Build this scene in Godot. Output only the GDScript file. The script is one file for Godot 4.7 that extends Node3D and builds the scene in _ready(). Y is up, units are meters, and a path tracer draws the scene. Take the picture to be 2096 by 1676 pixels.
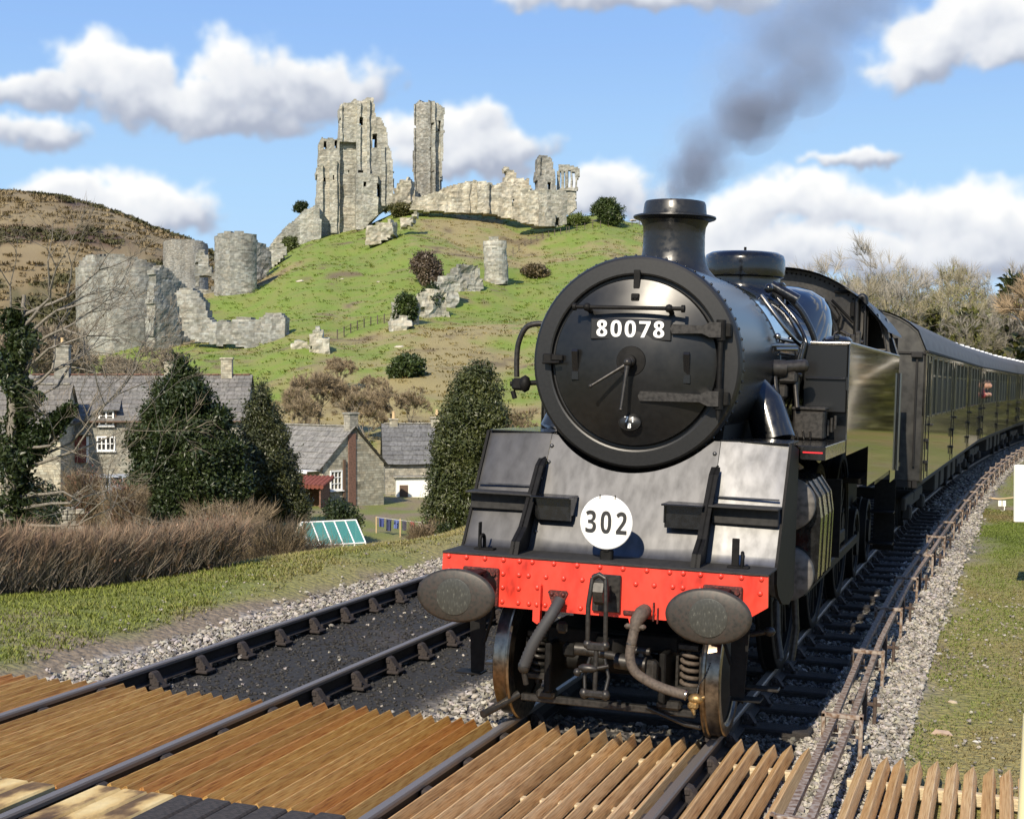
extends Node3D

const F = 3079.2                      # focal length of the photograph in its own pixels
const CAM = Vector3(2.737, 2.497, 9.585)
const YAW = 0.3186
const PITCH = -0.0158
const CANT = 0.0347                   # the curve's superelevation
const K = 0.0015                      # curvature of the line behind the engine
var CT = Transform3D(Basis(Vector3(0, 0, 1), -CANT), Vector3.ZERO)
var CB = Basis.from_euler(Vector3(PITCH, YAW, 0))
var hf = Vector3(-sin(YAW), 0, -cos(YAW))
var hr = Vector3(cos(YAW), 0, -sin(YAW))
var rng = RandomNumberGenerator.new()
var nz = FastNoiseLite.new()
var nf = FastNoiseLite.new()
var M = {}
var names = {}


# ---------------------------------------------------------------- mesh helper
class G:
	var v = PackedVector3Array()
	var n = PackedVector3Array()
	var c = PackedColorArray()
	var t = Transform3D.IDENTITY
	var nb = Basis.IDENTITY
	var col = null

	func at(tr):
		t = tr
		nb = tr.basis.inverse().transposed()
		return self

	func tri(a, b, d, na, nb_, nd):
		if (d - a).cross(b - a).dot(na) < 0:
			var s = b
			b = d
			d = s
			s = nb_
			nb_ = nd
			nd = s
		v.append(t * a)
		v.append(t * b)
		v.append(t * d)
		n.append((nb * na).normalized())
		n.append((nb * nb_).normalized())
		n.append((nb * nd).normalized())
		if col != null:
			c.append(col)
			c.append(col)
			c.append(col)

	func face(p, inside):
		var nn = (p[1] - p[0]).cross(p[2] - p[0])
		if nn.length_squared() < 1e-16 and p.size() > 3:
			nn = (p[2] - p[0]).cross(p[3] - p[0])
		if nn.dot(p[0] - inside) < 0:
			nn = -nn
		nn = nn.normalized()
		for i in range(1, p.size() - 1):
			tri(p[0], p[i], p[i + 1], nn, nn, nn)

	func box(ctr, s, b = 0.0):
		var h = s * 0.5
		b = minf(b, minf(h.x, minf(h.y, h.z)) * 0.9)
		if b <= 0.0:
			for ax in 3:
				for sg in [-1, 1]:
					var p = []
					for q in [[-1, -1], [1, -1], [1, 1], [-1, 1]]:
						var w = Vector3.ZERO
						w[ax] = sg * h[ax]
						w[(ax + 1) % 3] = q[0] * h[(ax + 1) % 3]
						w[(ax + 2) % 3] = q[1] * h[(ax + 2) % 3]
						p.append(ctr + w)
					face(p, ctr)
			return self
		var e = func(sx, sy, sz, ax):
			var w = Vector3(sx * (h.x - b), sy * (h.y - b), sz * (h.z - b))
			w[ax] = [sx, sy, sz][ax] * h[ax]
			return ctr + w
		for ax in 3:
			var a1 = (ax + 1) % 3
			var a2 = (ax + 2) % 3
			for sg in [-1, 1]:
				var p = []
				for q in [[-1, -1], [1, -1], [1, 1], [-1, 1]]:
					var s3 = [0, 0, 0]
					s3[ax] = sg
					s3[a1] = q[0]
					s3[a2] = q[1]
					p.append(e.call(s3[0], s3[1], s3[2], ax))
				face(p, ctr)
				for s2 in [-1, 1]:
					var k1 = [0, 0, 0]
					var k2 = [0, 0, 0]
					k1[ax] = -1
					k2[ax] = 1
					for k in [k1, k2]:
						k[a1] = sg
						k[a2] = s2
					face([e.call(k1[0], k1[1], k1[2], a1), e.call(k2[0], k2[1], k2[2], a1), e.call(k2[0], k2[1], k2[2], a2), e.call(k1[0], k1[1], k1[2], a2)], ctr)
		for sx in [-1, 1]:
			for sy in [-1, 1]:
				for sz in [-1, 1]:
					face([e.call(sx, sy, sz, 0), e.call(sx, sy, sz, 1), e.call(sx, sy, sz, 2)], ctr)
		return self

	func poly(pts, z0, z1):               # an outline in the x-y plane, extruded along z
		var pp = PackedVector2Array(pts)
		if Geometry2D.is_polygon_clockwise(pp):
			pp.reverse()
		var ix = Geometry2D.triangulate_polygon(pp)
		for k in range(0, ix.size(), 3):
			for zz in [z0, z1]:
				var nn = Vector3(0, 0, -1 if (zz == minf(z0, z1)) else 1)
				var a = pp[ix[k]]
				var b = pp[ix[k + 1]]
				var d = pp[ix[k + 2]]
				tri(Vector3(a.x, a.y, zz), Vector3(b.x, b.y, zz), Vector3(d.x, d.y, zz), nn, nn, nn)
		for i in pp.size():
			var a = pp[i]
			var b = pp[(i + 1) % pp.size()]
			var e = (b - a).normalized()
			var nn = Vector3(e.y, -e.x, 0)
			tri(Vector3(a.x, a.y, z0), Vector3(b.x, b.y, z0), Vector3(b.x, b.y, z1), nn, nn, nn)
			tri(Vector3(a.x, a.y, z0), Vector3(b.x, b.y, z1), Vector3(a.x, a.y, z1), nn, nn, nn)
		return self

	func lathe(prof, seg = 24, a0 = 0.0, a1 = TAU, crease = 40.0):   # round the y axis; the outline runs upwards on the outside
		var m = prof.size()
		var sn = []
		for i in m - 1:
			var d = prof[i + 1] - prof[i]
			sn.append(Vector2(d.y, -d.x).normalized())
		for i in m - 1:
			var na = sn[i]
			var nd = sn[i]
			if i > 0 and sn[i - 1].dot(sn[i]) > cos(deg_to_rad(crease)):
				na = (sn[i] + sn[i - 1]).normalized()
			if i < m - 2 and sn[i + 1].dot(sn[i]) > cos(deg_to_rad(crease)):
				nd = (sn[i] + sn[i + 1]).normalized()
			for k in seg:
				var p = a0 + (a1 - a0) * k / seg
				var q = a0 + (a1 - a0) * (k + 1) / seg
				var cp = Vector2(cos(p), sin(p))
				var cq = Vector2(cos(q), sin(q))
				var A = Vector3(cp.x * prof[i].x, prof[i].y, cp.y * prof[i].x)
				var B = Vector3(cq.x * prof[i].x, prof[i].y, cq.y * prof[i].x)
				var C = Vector3(cq.x * prof[i + 1].x, prof[i + 1].y, cq.y * prof[i + 1].x)
				var D = Vector3(cp.x * prof[i + 1].x, prof[i + 1].y, cp.y * prof[i + 1].x)
				var nA = Vector3(cp.x * na.x, na.y, cp.y * na.x)
				var nB = Vector3(cq.x * na.x, na.y, cq.y * na.x)
				var nC = Vector3(cq.x * nd.x, nd.y, cq.y * nd.x)
				var nD = Vector3(cp.x * nd.x, nd.y, cp.y * nd.x)
				if prof[i].x > 1e-6:
					tri(A, B, C, nA, nB, nC)
				if prof[i + 1].x > 1e-6:
					tri(A, C, D, nA, nC, nD)
		return self

	func tube(path, r, seg = 8, caps = true):
		var m = path.size()
		var rings = []
		var up = Vector3(0.31, 0.87, 0.38)
		for i in m:
			var d = (path[mini(i + 1, m - 1)] - path[maxi(i - 1, 0)]).normalized()
			if absf(up.dot(d)) > 0.95:
				up = Vector3(0.9, 0.1, -0.42)
			var x = up.cross(d).normalized()
			var y = d.cross(x)
			up = y
			var rr = r[i] if r is Array else r
			var ring = []
			for k in seg:
				var a = TAU * k / seg
				ring.append([path[i] + (x * cos(a) + y * sin(a)) * rr, x * cos(a) + y * sin(a)])
			rings.append(ring)
		for i in m - 1:
			for k in seg:
				var k2 = (k + 1) % seg
				var a = rings[i][k]
				var b = rings[i][k2]
				var cc = rings[i + 1][k2]
				var d = rings[i + 1][k]
				tri(a[0], b[0], cc[0], a[1], b[1], cc[1])
				tri(a[0], cc[0], d[0], a[1], cc[1], d[1])
		if caps:
			for e in [0, m - 1]:
				var p = []
				for k in seg:
					p.append(rings[e][k][0])
				face(p, path[1 if e == 0 else m - 2])
		return self

	func cyl(a, b, r, seg = 14):
		return tube([a, b], r, seg)

	func ball(ctr, r, seg = 10, half = false):   # r: Vector3 of radii
		var keep = t
		at(keep * Transform3D(Basis.from_scale(r), ctr))
		var prof = []
		var k = seg / 2
		for i in k + 1:
			var a = (-PI / 2 + PI * i / k) if not half else (PI / 2 * i / k)
			prof.append(Vector2(cos(a) if i < k else 0.0, sin(a)))
		if not half:
			prof[0].x = 0.0
		lathe(prof, seg, 0.0, TAU, 80.0)
		at(keep)
		return self

	func loft(rings, closed = true, caps = false):       # smooth skin through rings of equal length
		var m = rings.size()
		var k = rings[0].size()
		var mid = Vector3.ZERO
		var cs = []
		for r in rings:
			var ct = Vector3.ZERO
			for p in r:
				ct += p
			cs.append(ct / k)
		var ns = []
		for i in m:
			var row = []
			for j in k:
				var du = rings[mini(i + 1, m - 1)][j] - rings[maxi(i - 1, 0)][j]
				var j1 = (j + 1) % k if closed else mini(j + 1, k - 1)
				var j0 = (j + k - 1) % k if closed else maxi(j - 1, 0)
				var dv = rings[i][j1] - rings[i][j0]
				var nn = du.cross(dv).normalized()
				if nn.dot(rings[i][j] - cs[i]) < 0:
					nn = -nn
				row.append(nn)
			ns.append(row)
		for i in m - 1:
			for j in (k if closed else k - 1):
				var j1 = (j + 1) % k
				tri(rings[i][j], rings[i][j1], rings[i + 1][j1], ns[i][j], ns[i][j1], ns[i + 1][j1])
				tri(rings[i][j], rings[i + 1][j1], rings[i + 1][j], ns[i][j], ns[i + 1][j1], ns[i + 1][j])
		if caps:
			face(rings[0], cs[1])
			face(rings[m - 1], cs[m - 2])
		return self

	func skin(rows, hint, back):           # a smooth sheet of that thickness over a grid of points
		var m = rows.size()
		var k = rows[0].size()
		for i in m - 1:
			for j in k - 1:
				var q = [[i, j], [i + 1, j], [i + 1, j + 1], [i, j + 1]]
				var p = []
				var nn = []
				for e in q:
					var du = rows[mini(e[0] + 1, m - 1)][e[1]] - rows[maxi(e[0] - 1, 0)][e[1]]
					var dv = rows[e[0]][mini(e[1] + 1, k - 1)] - rows[e[0]][maxi(e[1] - 1, 0)]
					var n_ = du.cross(dv).normalized()
					if n_.dot(hint) < 0:
						n_ = -n_
					p.append(rows[e[0]][e[1]])
					nn.append(n_)
				tri(p[0], p[1], p[2], nn[0], nn[1], nn[2])
				tri(p[0], p[2], p[3], nn[0], nn[2], nn[3])
				tri(p[0] + back, p[1] + back, p[2] + back, -nn[0], -nn[1], -nn[2])
				tri(p[0] + back, p[2] + back, p[3] + back, -nn[0], -nn[2], -nn[3])
		for i in m - 1:
			for j in [0, k - 1]:
				face([rows[i][j], rows[i + 1][j], rows[i + 1][j] + back, rows[i][j] + back], rows[i][k / 2])
		for j in k - 1:
			for i in [0, m - 1]:
				face([rows[i][j], rows[i][j + 1], rows[i][j + 1] + back, rows[i][j] + back], rows[m / 2][j])
		return self

	func sheet(w, h, holes, z0, z1):       # a wall in the x-y plane from (0,0) to (w,h), pierced by holes (Rect2), with reveals
		var xs = [0.0, w]
		var ys = [0.0, h]
		for r in holes:
			xs.append_array([r.position.x, r.end.x])
			ys.append_array([r.position.y, r.end.y])
		xs.sort()
		ys.sort()
		for i in xs.size() - 1:
			for j in ys.size() - 1:
				if xs[i + 1] - xs[i] < 1e-5 or ys[j + 1] - ys[j] < 1e-5:
					continue
				var cp = Vector2((xs[i] + xs[i + 1]) / 2, (ys[j] + ys[j + 1]) / 2)
				var inhole = false
				for r in holes:
					if r.has_point(cp):
						inhole = true
				if inhole:
					continue
				for zz in [z0, z1]:
					face([Vector3(xs[i], ys[j], zz), Vector3(xs[i + 1], ys[j], zz), Vector3(xs[i + 1], ys[j + 1], zz), Vector3(xs[i], ys[j + 1], zz)], Vector3(cp.x, cp.y, (z0 + z1) / 2))
		var all = [[Rect2(0, 0, w, h), false]]
		for r in holes:
			all.append([r, true])
		for q in all:
			var r = q[0]
			var p = [r.position, Vector2(r.end.x, r.position.y), r.end, Vector2(r.position.x, r.end.y)]
			for k in 4:
				var a = p[k]
				var b = p[(k + 1) % 4]
				var ct = r.get_center()
				var ins = Vector3(ct.x, ct.y, (z0 + z1) / 2)
				if q[1]:
					var mid = (a + b) / 2
					ins = Vector3(2 * mid.x - ct.x, 2 * mid.y - ct.y, (z0 + z1) / 2)
				face([Vector3(a.x, a.y, z0), Vector3(b.x, b.y, z0), Vector3(b.x, b.y, z1), Vector3(a.x, a.y, z1)], ins)
		return self

	func mesh(mat):
		var arr = []
		arr.resize(Mesh.ARRAY_MAX)
		arr[Mesh.ARRAY_VERTEX] = v
		arr[Mesh.ARRAY_NORMAL] = n
		if c.size() == v.size() and c.size() > 0:
			arr[Mesh.ARRAY_COLOR] = c
		var m = ArrayMesh.new()
		m.add_surface_from_arrays(Mesh.PRIMITIVE_TRIANGLES, arr)
		m.surface_set_material(0, mat)
		return m


# ---------------------------------------------------------------- scene tree helpers
func numbered(called):
	if not names.has(called):
		names[called] = 0
		return called
	names[called] += 1
	return "%s_%03d" % [called, names[called]]


func tag(o, label, category, group = "", kind = ""):
	o.set_meta("label", label)
	if category != "":
		o.set_meta("category", category)
	if group != "":
		o.set_meta("group", group)
	if kind != "":
		o.set_meta("kind", kind)
	return o


func thing(called, label, category, tr = Transform3D.IDENTITY, group = ""):
	var o = Node3D.new()
	o.name = numbered(called)
	add_child(o)
	o.transform = tr
	return tag(o, label, category, group)


func put(called, msh, parent = self, tr = Transform3D.IDENTITY):
	var o = MeshInstance3D.new()
	o.mesh = msh
	if parent == self:
		o.name = numbered(called)
		add_child(o)
	else:
		var k = called
		var i = 0
		while parent.has_node(NodePath(k)):
			i += 1
			k = "%s_%03d" % [called, i]
		o.name = k
		parent.add_child(o)
	o.transform = tr
	return o


func obj(called, g, mat, parent = self, tr = Transform3D.IDENTITY):
	return put(called, g.mesh(mat), parent, tr)


func copy(root, label, tr):
	var r = root.duplicate()
	var stem = String(root.name)
	var rx = stem.rfind("_")
	if rx > 0 and stem.substr(rx + 1).is_valid_int():
		stem = stem.substr(0, rx)
	r.name = numbered(stem)
	add_child(r)
	r.transform = tr
	r.set_meta("label", label)
	return r


func multi(called, msh, list, parent, tints = null):
	var mm = MultiMesh.new()
	mm.transform_format = MultiMesh.TRANSFORM_3D
	mm.use_colors = tints != null
	mm.mesh = msh
	mm.instance_count = list.size()
	for i in list.size():
		mm.set_instance_transform(i, list[i])
		if tints != null:
			mm.set_instance_color(i, tints[i])
	var o = MultiMeshInstance3D.new()
	o.multimesh = mm
	if parent == self:
		o.name = numbered(called)
	else:
		var k = called
		var i2 = 0
		while parent.has_node(NodePath(k)):
			i2 += 1
			k = "%s_%03d" % [called, i2]
		o.name = k
	parent.add_child(o)
	o.set_meta("kind", "stuff")
	return o


func lin(tab, x):
	if x <= tab[0][0]:
		return tab[0][1]
	for i in range(1, tab.size()):
		if x <= tab[i][0]:
			var t = (x - tab[i - 1][0]) / float(tab[i][0] - tab[i - 1][0])
			return lerpf(tab[i - 1][1], tab[i][1], t)
	return tab[-1][1]


func ss(a, b, x):
	var t = clampf((x - a) / (b - a), 0.0, 1.0)
	return t * t * (3.0 - 2.0 * t)


func V2(a):
	var p = PackedVector2Array()
	for i in range(0, a.size(), 2):
		p.append(Vector2(a[i], a[i + 1]))
	return p


func at(u, v, d):                     # the point seen in that direction at that distance, for laying out what stands far off
	return CAM + CB * Vector3((u - 1048.0) / F * d, (838.0 - v) / F * d, -d)


func T3(o, yaw = 0.0, s = 1.0):
	return Transform3D(Basis(Vector3.UP, yaw).scaled(Vector3.ONE * s), o)


# ---------------------------------------------------------------- materials
func lc(r, g, b):
	return Color(r, g, b).linear_to_srgb()


func ntex(freq, cols, seed_, size = 512, oct = 5, type = FastNoiseLite.TYPE_SIMPLEX_SMOOTH, normal = 0.0):
	var f = FastNoiseLite.new()
	f.noise_type = type
	f.frequency = freq
	f.fractal_octaves = oct
	f.seed = seed_
	var t = NoiseTexture2D.new()
	t.width = size
	t.height = size
	t.seamless = true
	t.noise = f
	if normal > 0.0:
		t.as_normal_map = true
		t.bump_strength = normal
	elif cols != null:
		var g = Gradient.new()
		var offs = PackedFloat32Array()
		var cc = PackedColorArray()
		for i in cols.size():
			offs.append(i / float(cols.size() - 1))
			cc.append(cols[i])
		g.offsets = offs
		g.colors = cc
		t.color_ramp = g
	return t


func mk(called, col, rough, metal = 0.0):
	var m = StandardMaterial3D.new()
	m.resource_name = called
	m.albedo_color = col
	m.roughness = rough
	m.metallic = metal
	M[called] = m
	return m


func tri_tex(m, tex, sc, world = true):
	m.albedo_texture = tex
	m.uv1_triplanar = true
	m.uv1_world_triplanar = world
	m.uv1_scale = sc if sc is Vector3 else Vector3.ONE * sc
	return m


func bump(m, tex, cm):
	m.heightmap_enabled = true
	m.heightmap_texture = tex
	m.heightmap_scale = cm
	return m


func masonry(rows, wmin, wmax, dark, seed_):     # courses of blocks of varied tone, the joints darker
	var r = RandomNumberGenerator.new()
	r.seed = seed_
	var im = Image.create(512, 512, false, Image.FORMAT_RGB8)
	im.fill(Color(dark, dark * 0.97, dark * 0.93))
	var y = 0
	for i in rows:
		var h = int(512.0 * (i + 1) / rows) - y
		var x = -r.randi_range(0, wmin)
		while x < 512:
			var w = r.randi_range(wmin, wmax)
			var v = clampf(r.randfn(0.86, 0.09), 0.55, 1.0)
			var t = r.randf_range(-0.02, 0.02)
			im.fill_rect(Rect2i(x, y, w - r.randi_range(1, 2), h - r.randi_range(1, 2)), Color(v + t, v, v - t - 0.03))
			x += w
		y += h
	var f = FastNoiseLite.new()
	f.seed = seed_
	f.frequency = 0.02
	var ov = f.get_seamless_image(512, 512)
	for yy in 512:
		for xx in 512:
			im.set_pixel(xx, yy, im.get_pixel(xx, yy) * (0.72 + 0.32 * ov.get_pixel(xx, yy).r))
	return ImageTexture.create_from_image(im)


func materials():
	var g = func(x): return Color(x, x, x)
	var dirt = ntex(0.012, [g.call(0.55), g.call(0.8), g.call(1.0), g.call(0.9)], 3)
	var fine = ntex(0.05, [g.call(0.62), g.call(0.85), g.call(1.0)], 5)
	var hgt = ntex(0.06, [g.call(0.0), g.call(1.0)], 8)
	var blot = ntex(0.02, [g.call(0.25), g.call(0.55), g.call(1.0), g.call(1.0)], 13)
	M["_fine"] = fine
	# engine paint
	var m = mk("black_gloss", lc(0.008, 0.008, 0.008), 0.3)
	m.roughness_texture = blot
	m.roughness_texture_channel = BaseMaterial3D.TEXTURE_CHANNEL_RED
	m.uv1_triplanar = true
	m.uv1_scale = Vector3.ONE * 1.3
	m.clearcoat_enabled = true
	m.clearcoat = 0.5
	m.clearcoat_roughness = 0.06
	m = mk("boiler_black", lc(0.010, 0.011, 0.012), 0.10)
	m.clearcoat_enabled = true
	m.clearcoat = 1.0
	m.clearcoat_roughness = 0.05
	m = mk("smokebox_black", lc(0.009, 0.009, 0.009), 0.26)
	m = mk("chimney_black", lc(0.013, 0.013, 0.013), 0.42)
	m.roughness_texture = blot
	m.roughness_texture_channel = BaseMaterial3D.TEXTURE_CHANNEL_RED
	m.uv1_triplanar = true
	m.uv1_scale = Vector3.ONE * 1.5
	m = mk("cab_grey", lc(0.060, 0.055, 0.048), 0.5)
	tri_tex(m, fine, 0.8, false)
	m = mk("ring_black", lc(0.011, 0.0108, 0.0105), 0.42)
	tri_tex(m, fine, 1.2, false)
	m = mk("door_black", lc(0.010, 0.0098, 0.0094), 0.40)
	m.roughness_texture = ntex(0.012, [g.call(0.72), g.call(0.85), g.call(1.0)], 14)
	m.roughness_texture_channel = BaseMaterial3D.TEXTURE_CHANNEL_RED
	tri_tex(m, fine, 0.6, false)
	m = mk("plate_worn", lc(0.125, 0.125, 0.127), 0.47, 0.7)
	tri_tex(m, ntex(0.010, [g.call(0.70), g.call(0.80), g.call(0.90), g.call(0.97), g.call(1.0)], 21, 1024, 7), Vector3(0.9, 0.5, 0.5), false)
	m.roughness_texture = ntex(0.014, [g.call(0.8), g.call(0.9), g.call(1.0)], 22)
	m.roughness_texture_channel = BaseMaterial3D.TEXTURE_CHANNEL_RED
	m = mk("plate_glare", lc(0.26, 0.26, 0.257), 0.42, 0.75)  # lighter copy for the right plate: sun glare put into the colour
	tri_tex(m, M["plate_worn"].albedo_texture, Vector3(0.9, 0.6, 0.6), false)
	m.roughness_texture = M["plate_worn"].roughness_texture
	m = mk("plate_dim", lc(0.09, 0.09, 0.093), 0.5, 0.65)  # darker copy for the left plate: its weaker glare put into the colour
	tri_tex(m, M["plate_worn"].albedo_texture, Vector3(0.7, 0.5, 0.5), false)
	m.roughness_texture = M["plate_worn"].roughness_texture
	m = mk("frame_black", lc(0.009, 0.0085, 0.008), 0.62)
	m.metallic_specular = 0.3
	tri_tex(m, dirt, 2.0, false)
	m = mk("grimy_steel", lc(0.05, 0.046, 0.042), 0.42, 0.5)
	tri_tex(m, dirt, 3.0, false)
	m = mk("bright_steel", lc(0.45, 0.43, 0.40), 0.28, 1.0)
	tri_tex(m, fine, 4.0, false)
	m = mk("wheel_steel", lc(0.36, 0.30, 0.23), 0.32, 1.0)
	tri_tex(m, dirt, 2.5, false)
	m = mk("platform_black", lc(0.022, 0.021, 0.020), 0.75)
	tri_tex(m, dirt, 2.0, false)
	m = mk("buffer_red", lc(0.78, 0.060, 0.036), 0.42)
	tri_tex(m, ntex(0.01, [Color(0.55, 0.5, 0.5), Color(0.88, 0.84, 0.84), g.call(0.97), g.call(1.0), g.call(1.0)], 31, 512, 6), Vector3(0.8, 0.35, 0.8), false)
	m.roughness_texture = fine
	m.roughness_texture_channel = BaseMaterial3D.TEXTURE_CHANNEL_RED
	m = mk("dirty_red", lc(0.30, 0.05, 0.035), 0.6)
	tri_tex(m, ntex(0.03, [g.call(0.2), g.call(0.5), g.call(1.0)], 33), 3.0, false)
	m = mk("buffer_grey", lc(0.048, 0.044, 0.041), 0.5, 0.2)
	tri_tex(m, ntex(0.02, [Color(0.55, 0.55, 0.58), Color(0.85, 0.85, 0.8), Color(1, 0.95, 0.9), Color(1.0, 0.78, 0.7)], 35), 2.5, false)
	m = mk("buffer_grease", lc(0.19, 0.19, 0.16), 0.36)
	tri_tex(m, ntex(0.02, [g.call(0.42), g.call(0.48), g.call(0.50), g.call(0.52), g.call(0.62), g.call(1.0)], 36, 512, 4), Vector3(5.0, 2.2, 3.0), false)
	m = mk("hose_brown", lc(0.105, 0.082, 0.065), 0.75)
	tri_tex(m, dirt, 5.0, false)
	m = mk("hose_black", lc(0.035, 0.035, 0.037), 0.7)
	m = mk("brass", lc(0.42, 0.27, 0.11), 0.45, 0.8)
	tri_tex(m, dirt, 8.0, false)
	m = mk("copper", lc(0.32, 0.13, 0.08), 0.4, 0.8)
	m = mk("white_paint", lc(0.80, 0.80, 0.78), 0.5)
	m = mk("disc_white", lc(0.82, 0.81, 0.77), 0.45)
	tri_tex(m, ntex(0.03, [g.call(0.9), g.call(0.99), g.call(1.0), g.call(1.0)], 41), 4.0, false)
	m = mk("digit_black", lc(0.02, 0.02, 0.02), 0.55)
	tri_tex(m, ntex(0.06, [g.call(1.0), g.call(1.0), Color(2.4, 2.4, 2.3)], 42), 6.0, false)
	m = mk("plate_black", lc(0.012, 0.012, 0.012), 0.4)
	m = mk("cyl_grey", lc(0.14, 0.13, 0.12), 0.6)
	tri_tex(m, dirt, 2.0, false)
	m = mk("red_line", lc(0.6, 0.02, 0.03), 0.4)
	m = mk("tank_black", lc(0.011, 0.011, 0.011), 0.07)
	m.clearcoat_enabled = true
	m.clearcoat = 0.6
	m.clearcoat_roughness = 0.04
	m.metallic_specular = 0.7
	# coaches
	m = mk("coach_green", lc(0.088, 0.083, 0.055), 0.19)
	m.clearcoat_enabled = true
	m.clearcoat = 0.8
	m.clearcoat_roughness = 0.06
	m.metallic_specular = 0.7
	m = mk("coach_end", lc(0.052, 0.050, 0.044), 0.5)
	tri_tex(m, dirt, 0.8, false)
	m = mk("coach_roof", lc(0.11, 0.108, 0.10), 0.6)
	tri_tex(m, dirt, 0.7, false)
	m = mk("coach_glass", lc(0.008, 0.009, 0.010), 0.03)
	m = mk("coach_under", lc(0.02, 0.018, 0.016), 0.8)
	# track
	m = mk("rail_side", lc(0.022, 0.017, 0.014), 0.75)
	tri_tex(m, dirt, 3.0, false)
	m = mk("rail_top", lc(0.16, 0.14, 0.125), 0.55, 0.2)
	m.roughness_texture = fine
	m.uv1_triplanar = true
	m.uv1_scale = Vector3.ONE * 3.0
	m = mk("rail_rust", lc(0.075, 0.048, 0.034), 0.7)
	tri_tex(m, dirt, 4.0, false)
	m = mk("chair_iron", lc(0.040, 0.031, 0.028), 0.85)
	tri_tex(m, dirt, 5.0, false)
	m = mk("sleeper_wood", lc(0.045, 0.038, 0.033), 0.85)
	tri_tex(m, ntex(0.03, [g.call(0.5), g.call(0.8), g.call(1.0)], 61), Vector3(0.6, 4, 4), false)
	bump(m, hgt, 0.6)
	for k in 3:
		m = mk("slat_wood_%d" % k, [lc(0.72, 0.52, 0.28), lc(0.66, 0.46, 0.23), lc(0.78, 0.59, 0.34)][k], 0.65)
		tri_tex(m, ntex(0.02, [Color(0.62, 0.52, 0.42), Color(0.86, 0.8, 0.74), Color(0.97, 0.95, 0.92), Color(1, 1, 1)], 65 + k), Vector3(7, 7, 0.8), false)
		bump(m, hgt, 0.15)
		m.uv1_offset = Vector3(k * 0.37, 0.2 * k, 0)
	for k in 4:
		m = mk("slat_brown_%d" % k, [lc(0.47, 0.29, 0.085), lc(0.40, 0.24, 0.07), lc(0.50, 0.32, 0.11), lc(0.44, 0.22, 0.06)][k], 0.6)  # browner timber tones, used by the left panels
		tri_tex(m, ntex(0.025, [Color(0.35, 0.25, 0.2), Color(0.8, 0.68, 0.55), Color(0.95, 0.93, 0.88), Color(1, 1, 1), Color(0.9, 0.55, 0.4)], 71 + k), Vector3(6, 6, 0.7), false)
		bump(m, hgt, 0.25)
	m = mk("bearer_wood", lc(0.72, 0.59, 0.38), 0.7)
	tri_tex(m, fine, Vector3(0.8, 5, 5), false)
	m = mk("deck_wood", lc(0.085, 0.072, 0.065), 0.85)
	tri_tex(m, ntex(0.02, [g.call(0.35), g.call(0.6), g.call(0.8), Color(1.0, 0.9, 0.75)], 81), Vector3(1.5, 5, 5), false)
	bump(m, hgt, 0.5)
	m = mk("deck_fresh", lc(0.66, 0.53, 0.27), 0.8)
	tri_tex(m, ntex(0.007, [Color(0.28, 0.23, 0.20), Color(0.42, 0.34, 0.28), Color(0.92, 0.86, 0.76), Color(1, 0.98, 0.94), Color(1, 1, 1)], 82, 512, 6), Vector3(0.8, 0.8, 0.35), true)
	bump(m, hgt, 0.3)
	m = mk("rodding_grey", lc(0.33, 0.28, 0.235), 0.75)
	tri_tex(m, ntex(0.02, [Color(0.3, 0.22, 0.17), Color(0.7, 0.6, 0.52), g.call(0.95), g.call(1.0)], 85), 1.5)
	m = mk("stone_pale", lc(1, 1, 1), 0.9)
	m.vertex_color_use_as_albedo = true
	m = mk("cream_paint", lc(0.80, 0.70, 0.40), 0.5)
	m = mk("board_white", lc(0.80, 0.80, 0.74), 0.5)
	# land
	m = mk("land", Color(1, 1, 1), 0.95)
	m.vertex_color_use_as_albedo = true
	tri_tex(m, ntex(0.03, [g.call(0.6), g.call(0.85), g.call(1.0), g.call(1.0)], 91, 1024, 6), 0.35)
	bump(m, ntex(0.05, [g.call(0.0), g.call(1.0)], 92, 512, 6), 3.0)
	m = mk("blade", Color(1, 1, 1), 0.75)
	m.vertex_color_use_as_albedo = true
	m.backlight_enabled = true
	m.backlight = lc(0.35, 0.35, 0.2)
	m = mk("leaf", Color(1, 1, 1), 0.42)
	m.vertex_color_use_as_albedo = true
	m.backlight_enabled = true
	m.backlight = lc(0.3, 0.32, 0.15)
	m = mk("bark", lc(0.13, 0.105, 0.08), 0.9)
	tri_tex(m, dirt, 2.0, false)
	m = mk("bark_pale", lc(0.24, 0.215, 0.175), 0.9)
	tri_tex(m, dirt, 2.0, false)
	m = mk("twig", lc(1, 1, 1), 0.9)
	m.vertex_color_use_as_albedo = true
	# masonry
	var streak = ntex(0.02, [Color(0.50, 0.49, 0.47), Color(0.76, 0.74, 0.70), Color(0.93, 0.91, 0.87), Color(1.0, 0.99, 0.96)], 101, 1024, 6)
	var mas = masonry(26, 18, 60, 0.70, 5)
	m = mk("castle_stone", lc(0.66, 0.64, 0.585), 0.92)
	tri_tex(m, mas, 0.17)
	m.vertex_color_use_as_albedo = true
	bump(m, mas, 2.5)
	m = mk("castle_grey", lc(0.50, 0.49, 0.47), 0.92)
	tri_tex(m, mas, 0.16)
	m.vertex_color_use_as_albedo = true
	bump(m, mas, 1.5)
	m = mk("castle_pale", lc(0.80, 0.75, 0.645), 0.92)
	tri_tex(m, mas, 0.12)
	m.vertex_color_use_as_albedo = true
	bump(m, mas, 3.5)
	m = mk("house_stone", lc(0.50, 0.475, 0.425), 0.9)
	var hm = masonry(26, 14, 52, 0.58, 6)
	tri_tex(m, hm, 0.30)
	bump(m, hm, 2.0)
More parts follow.
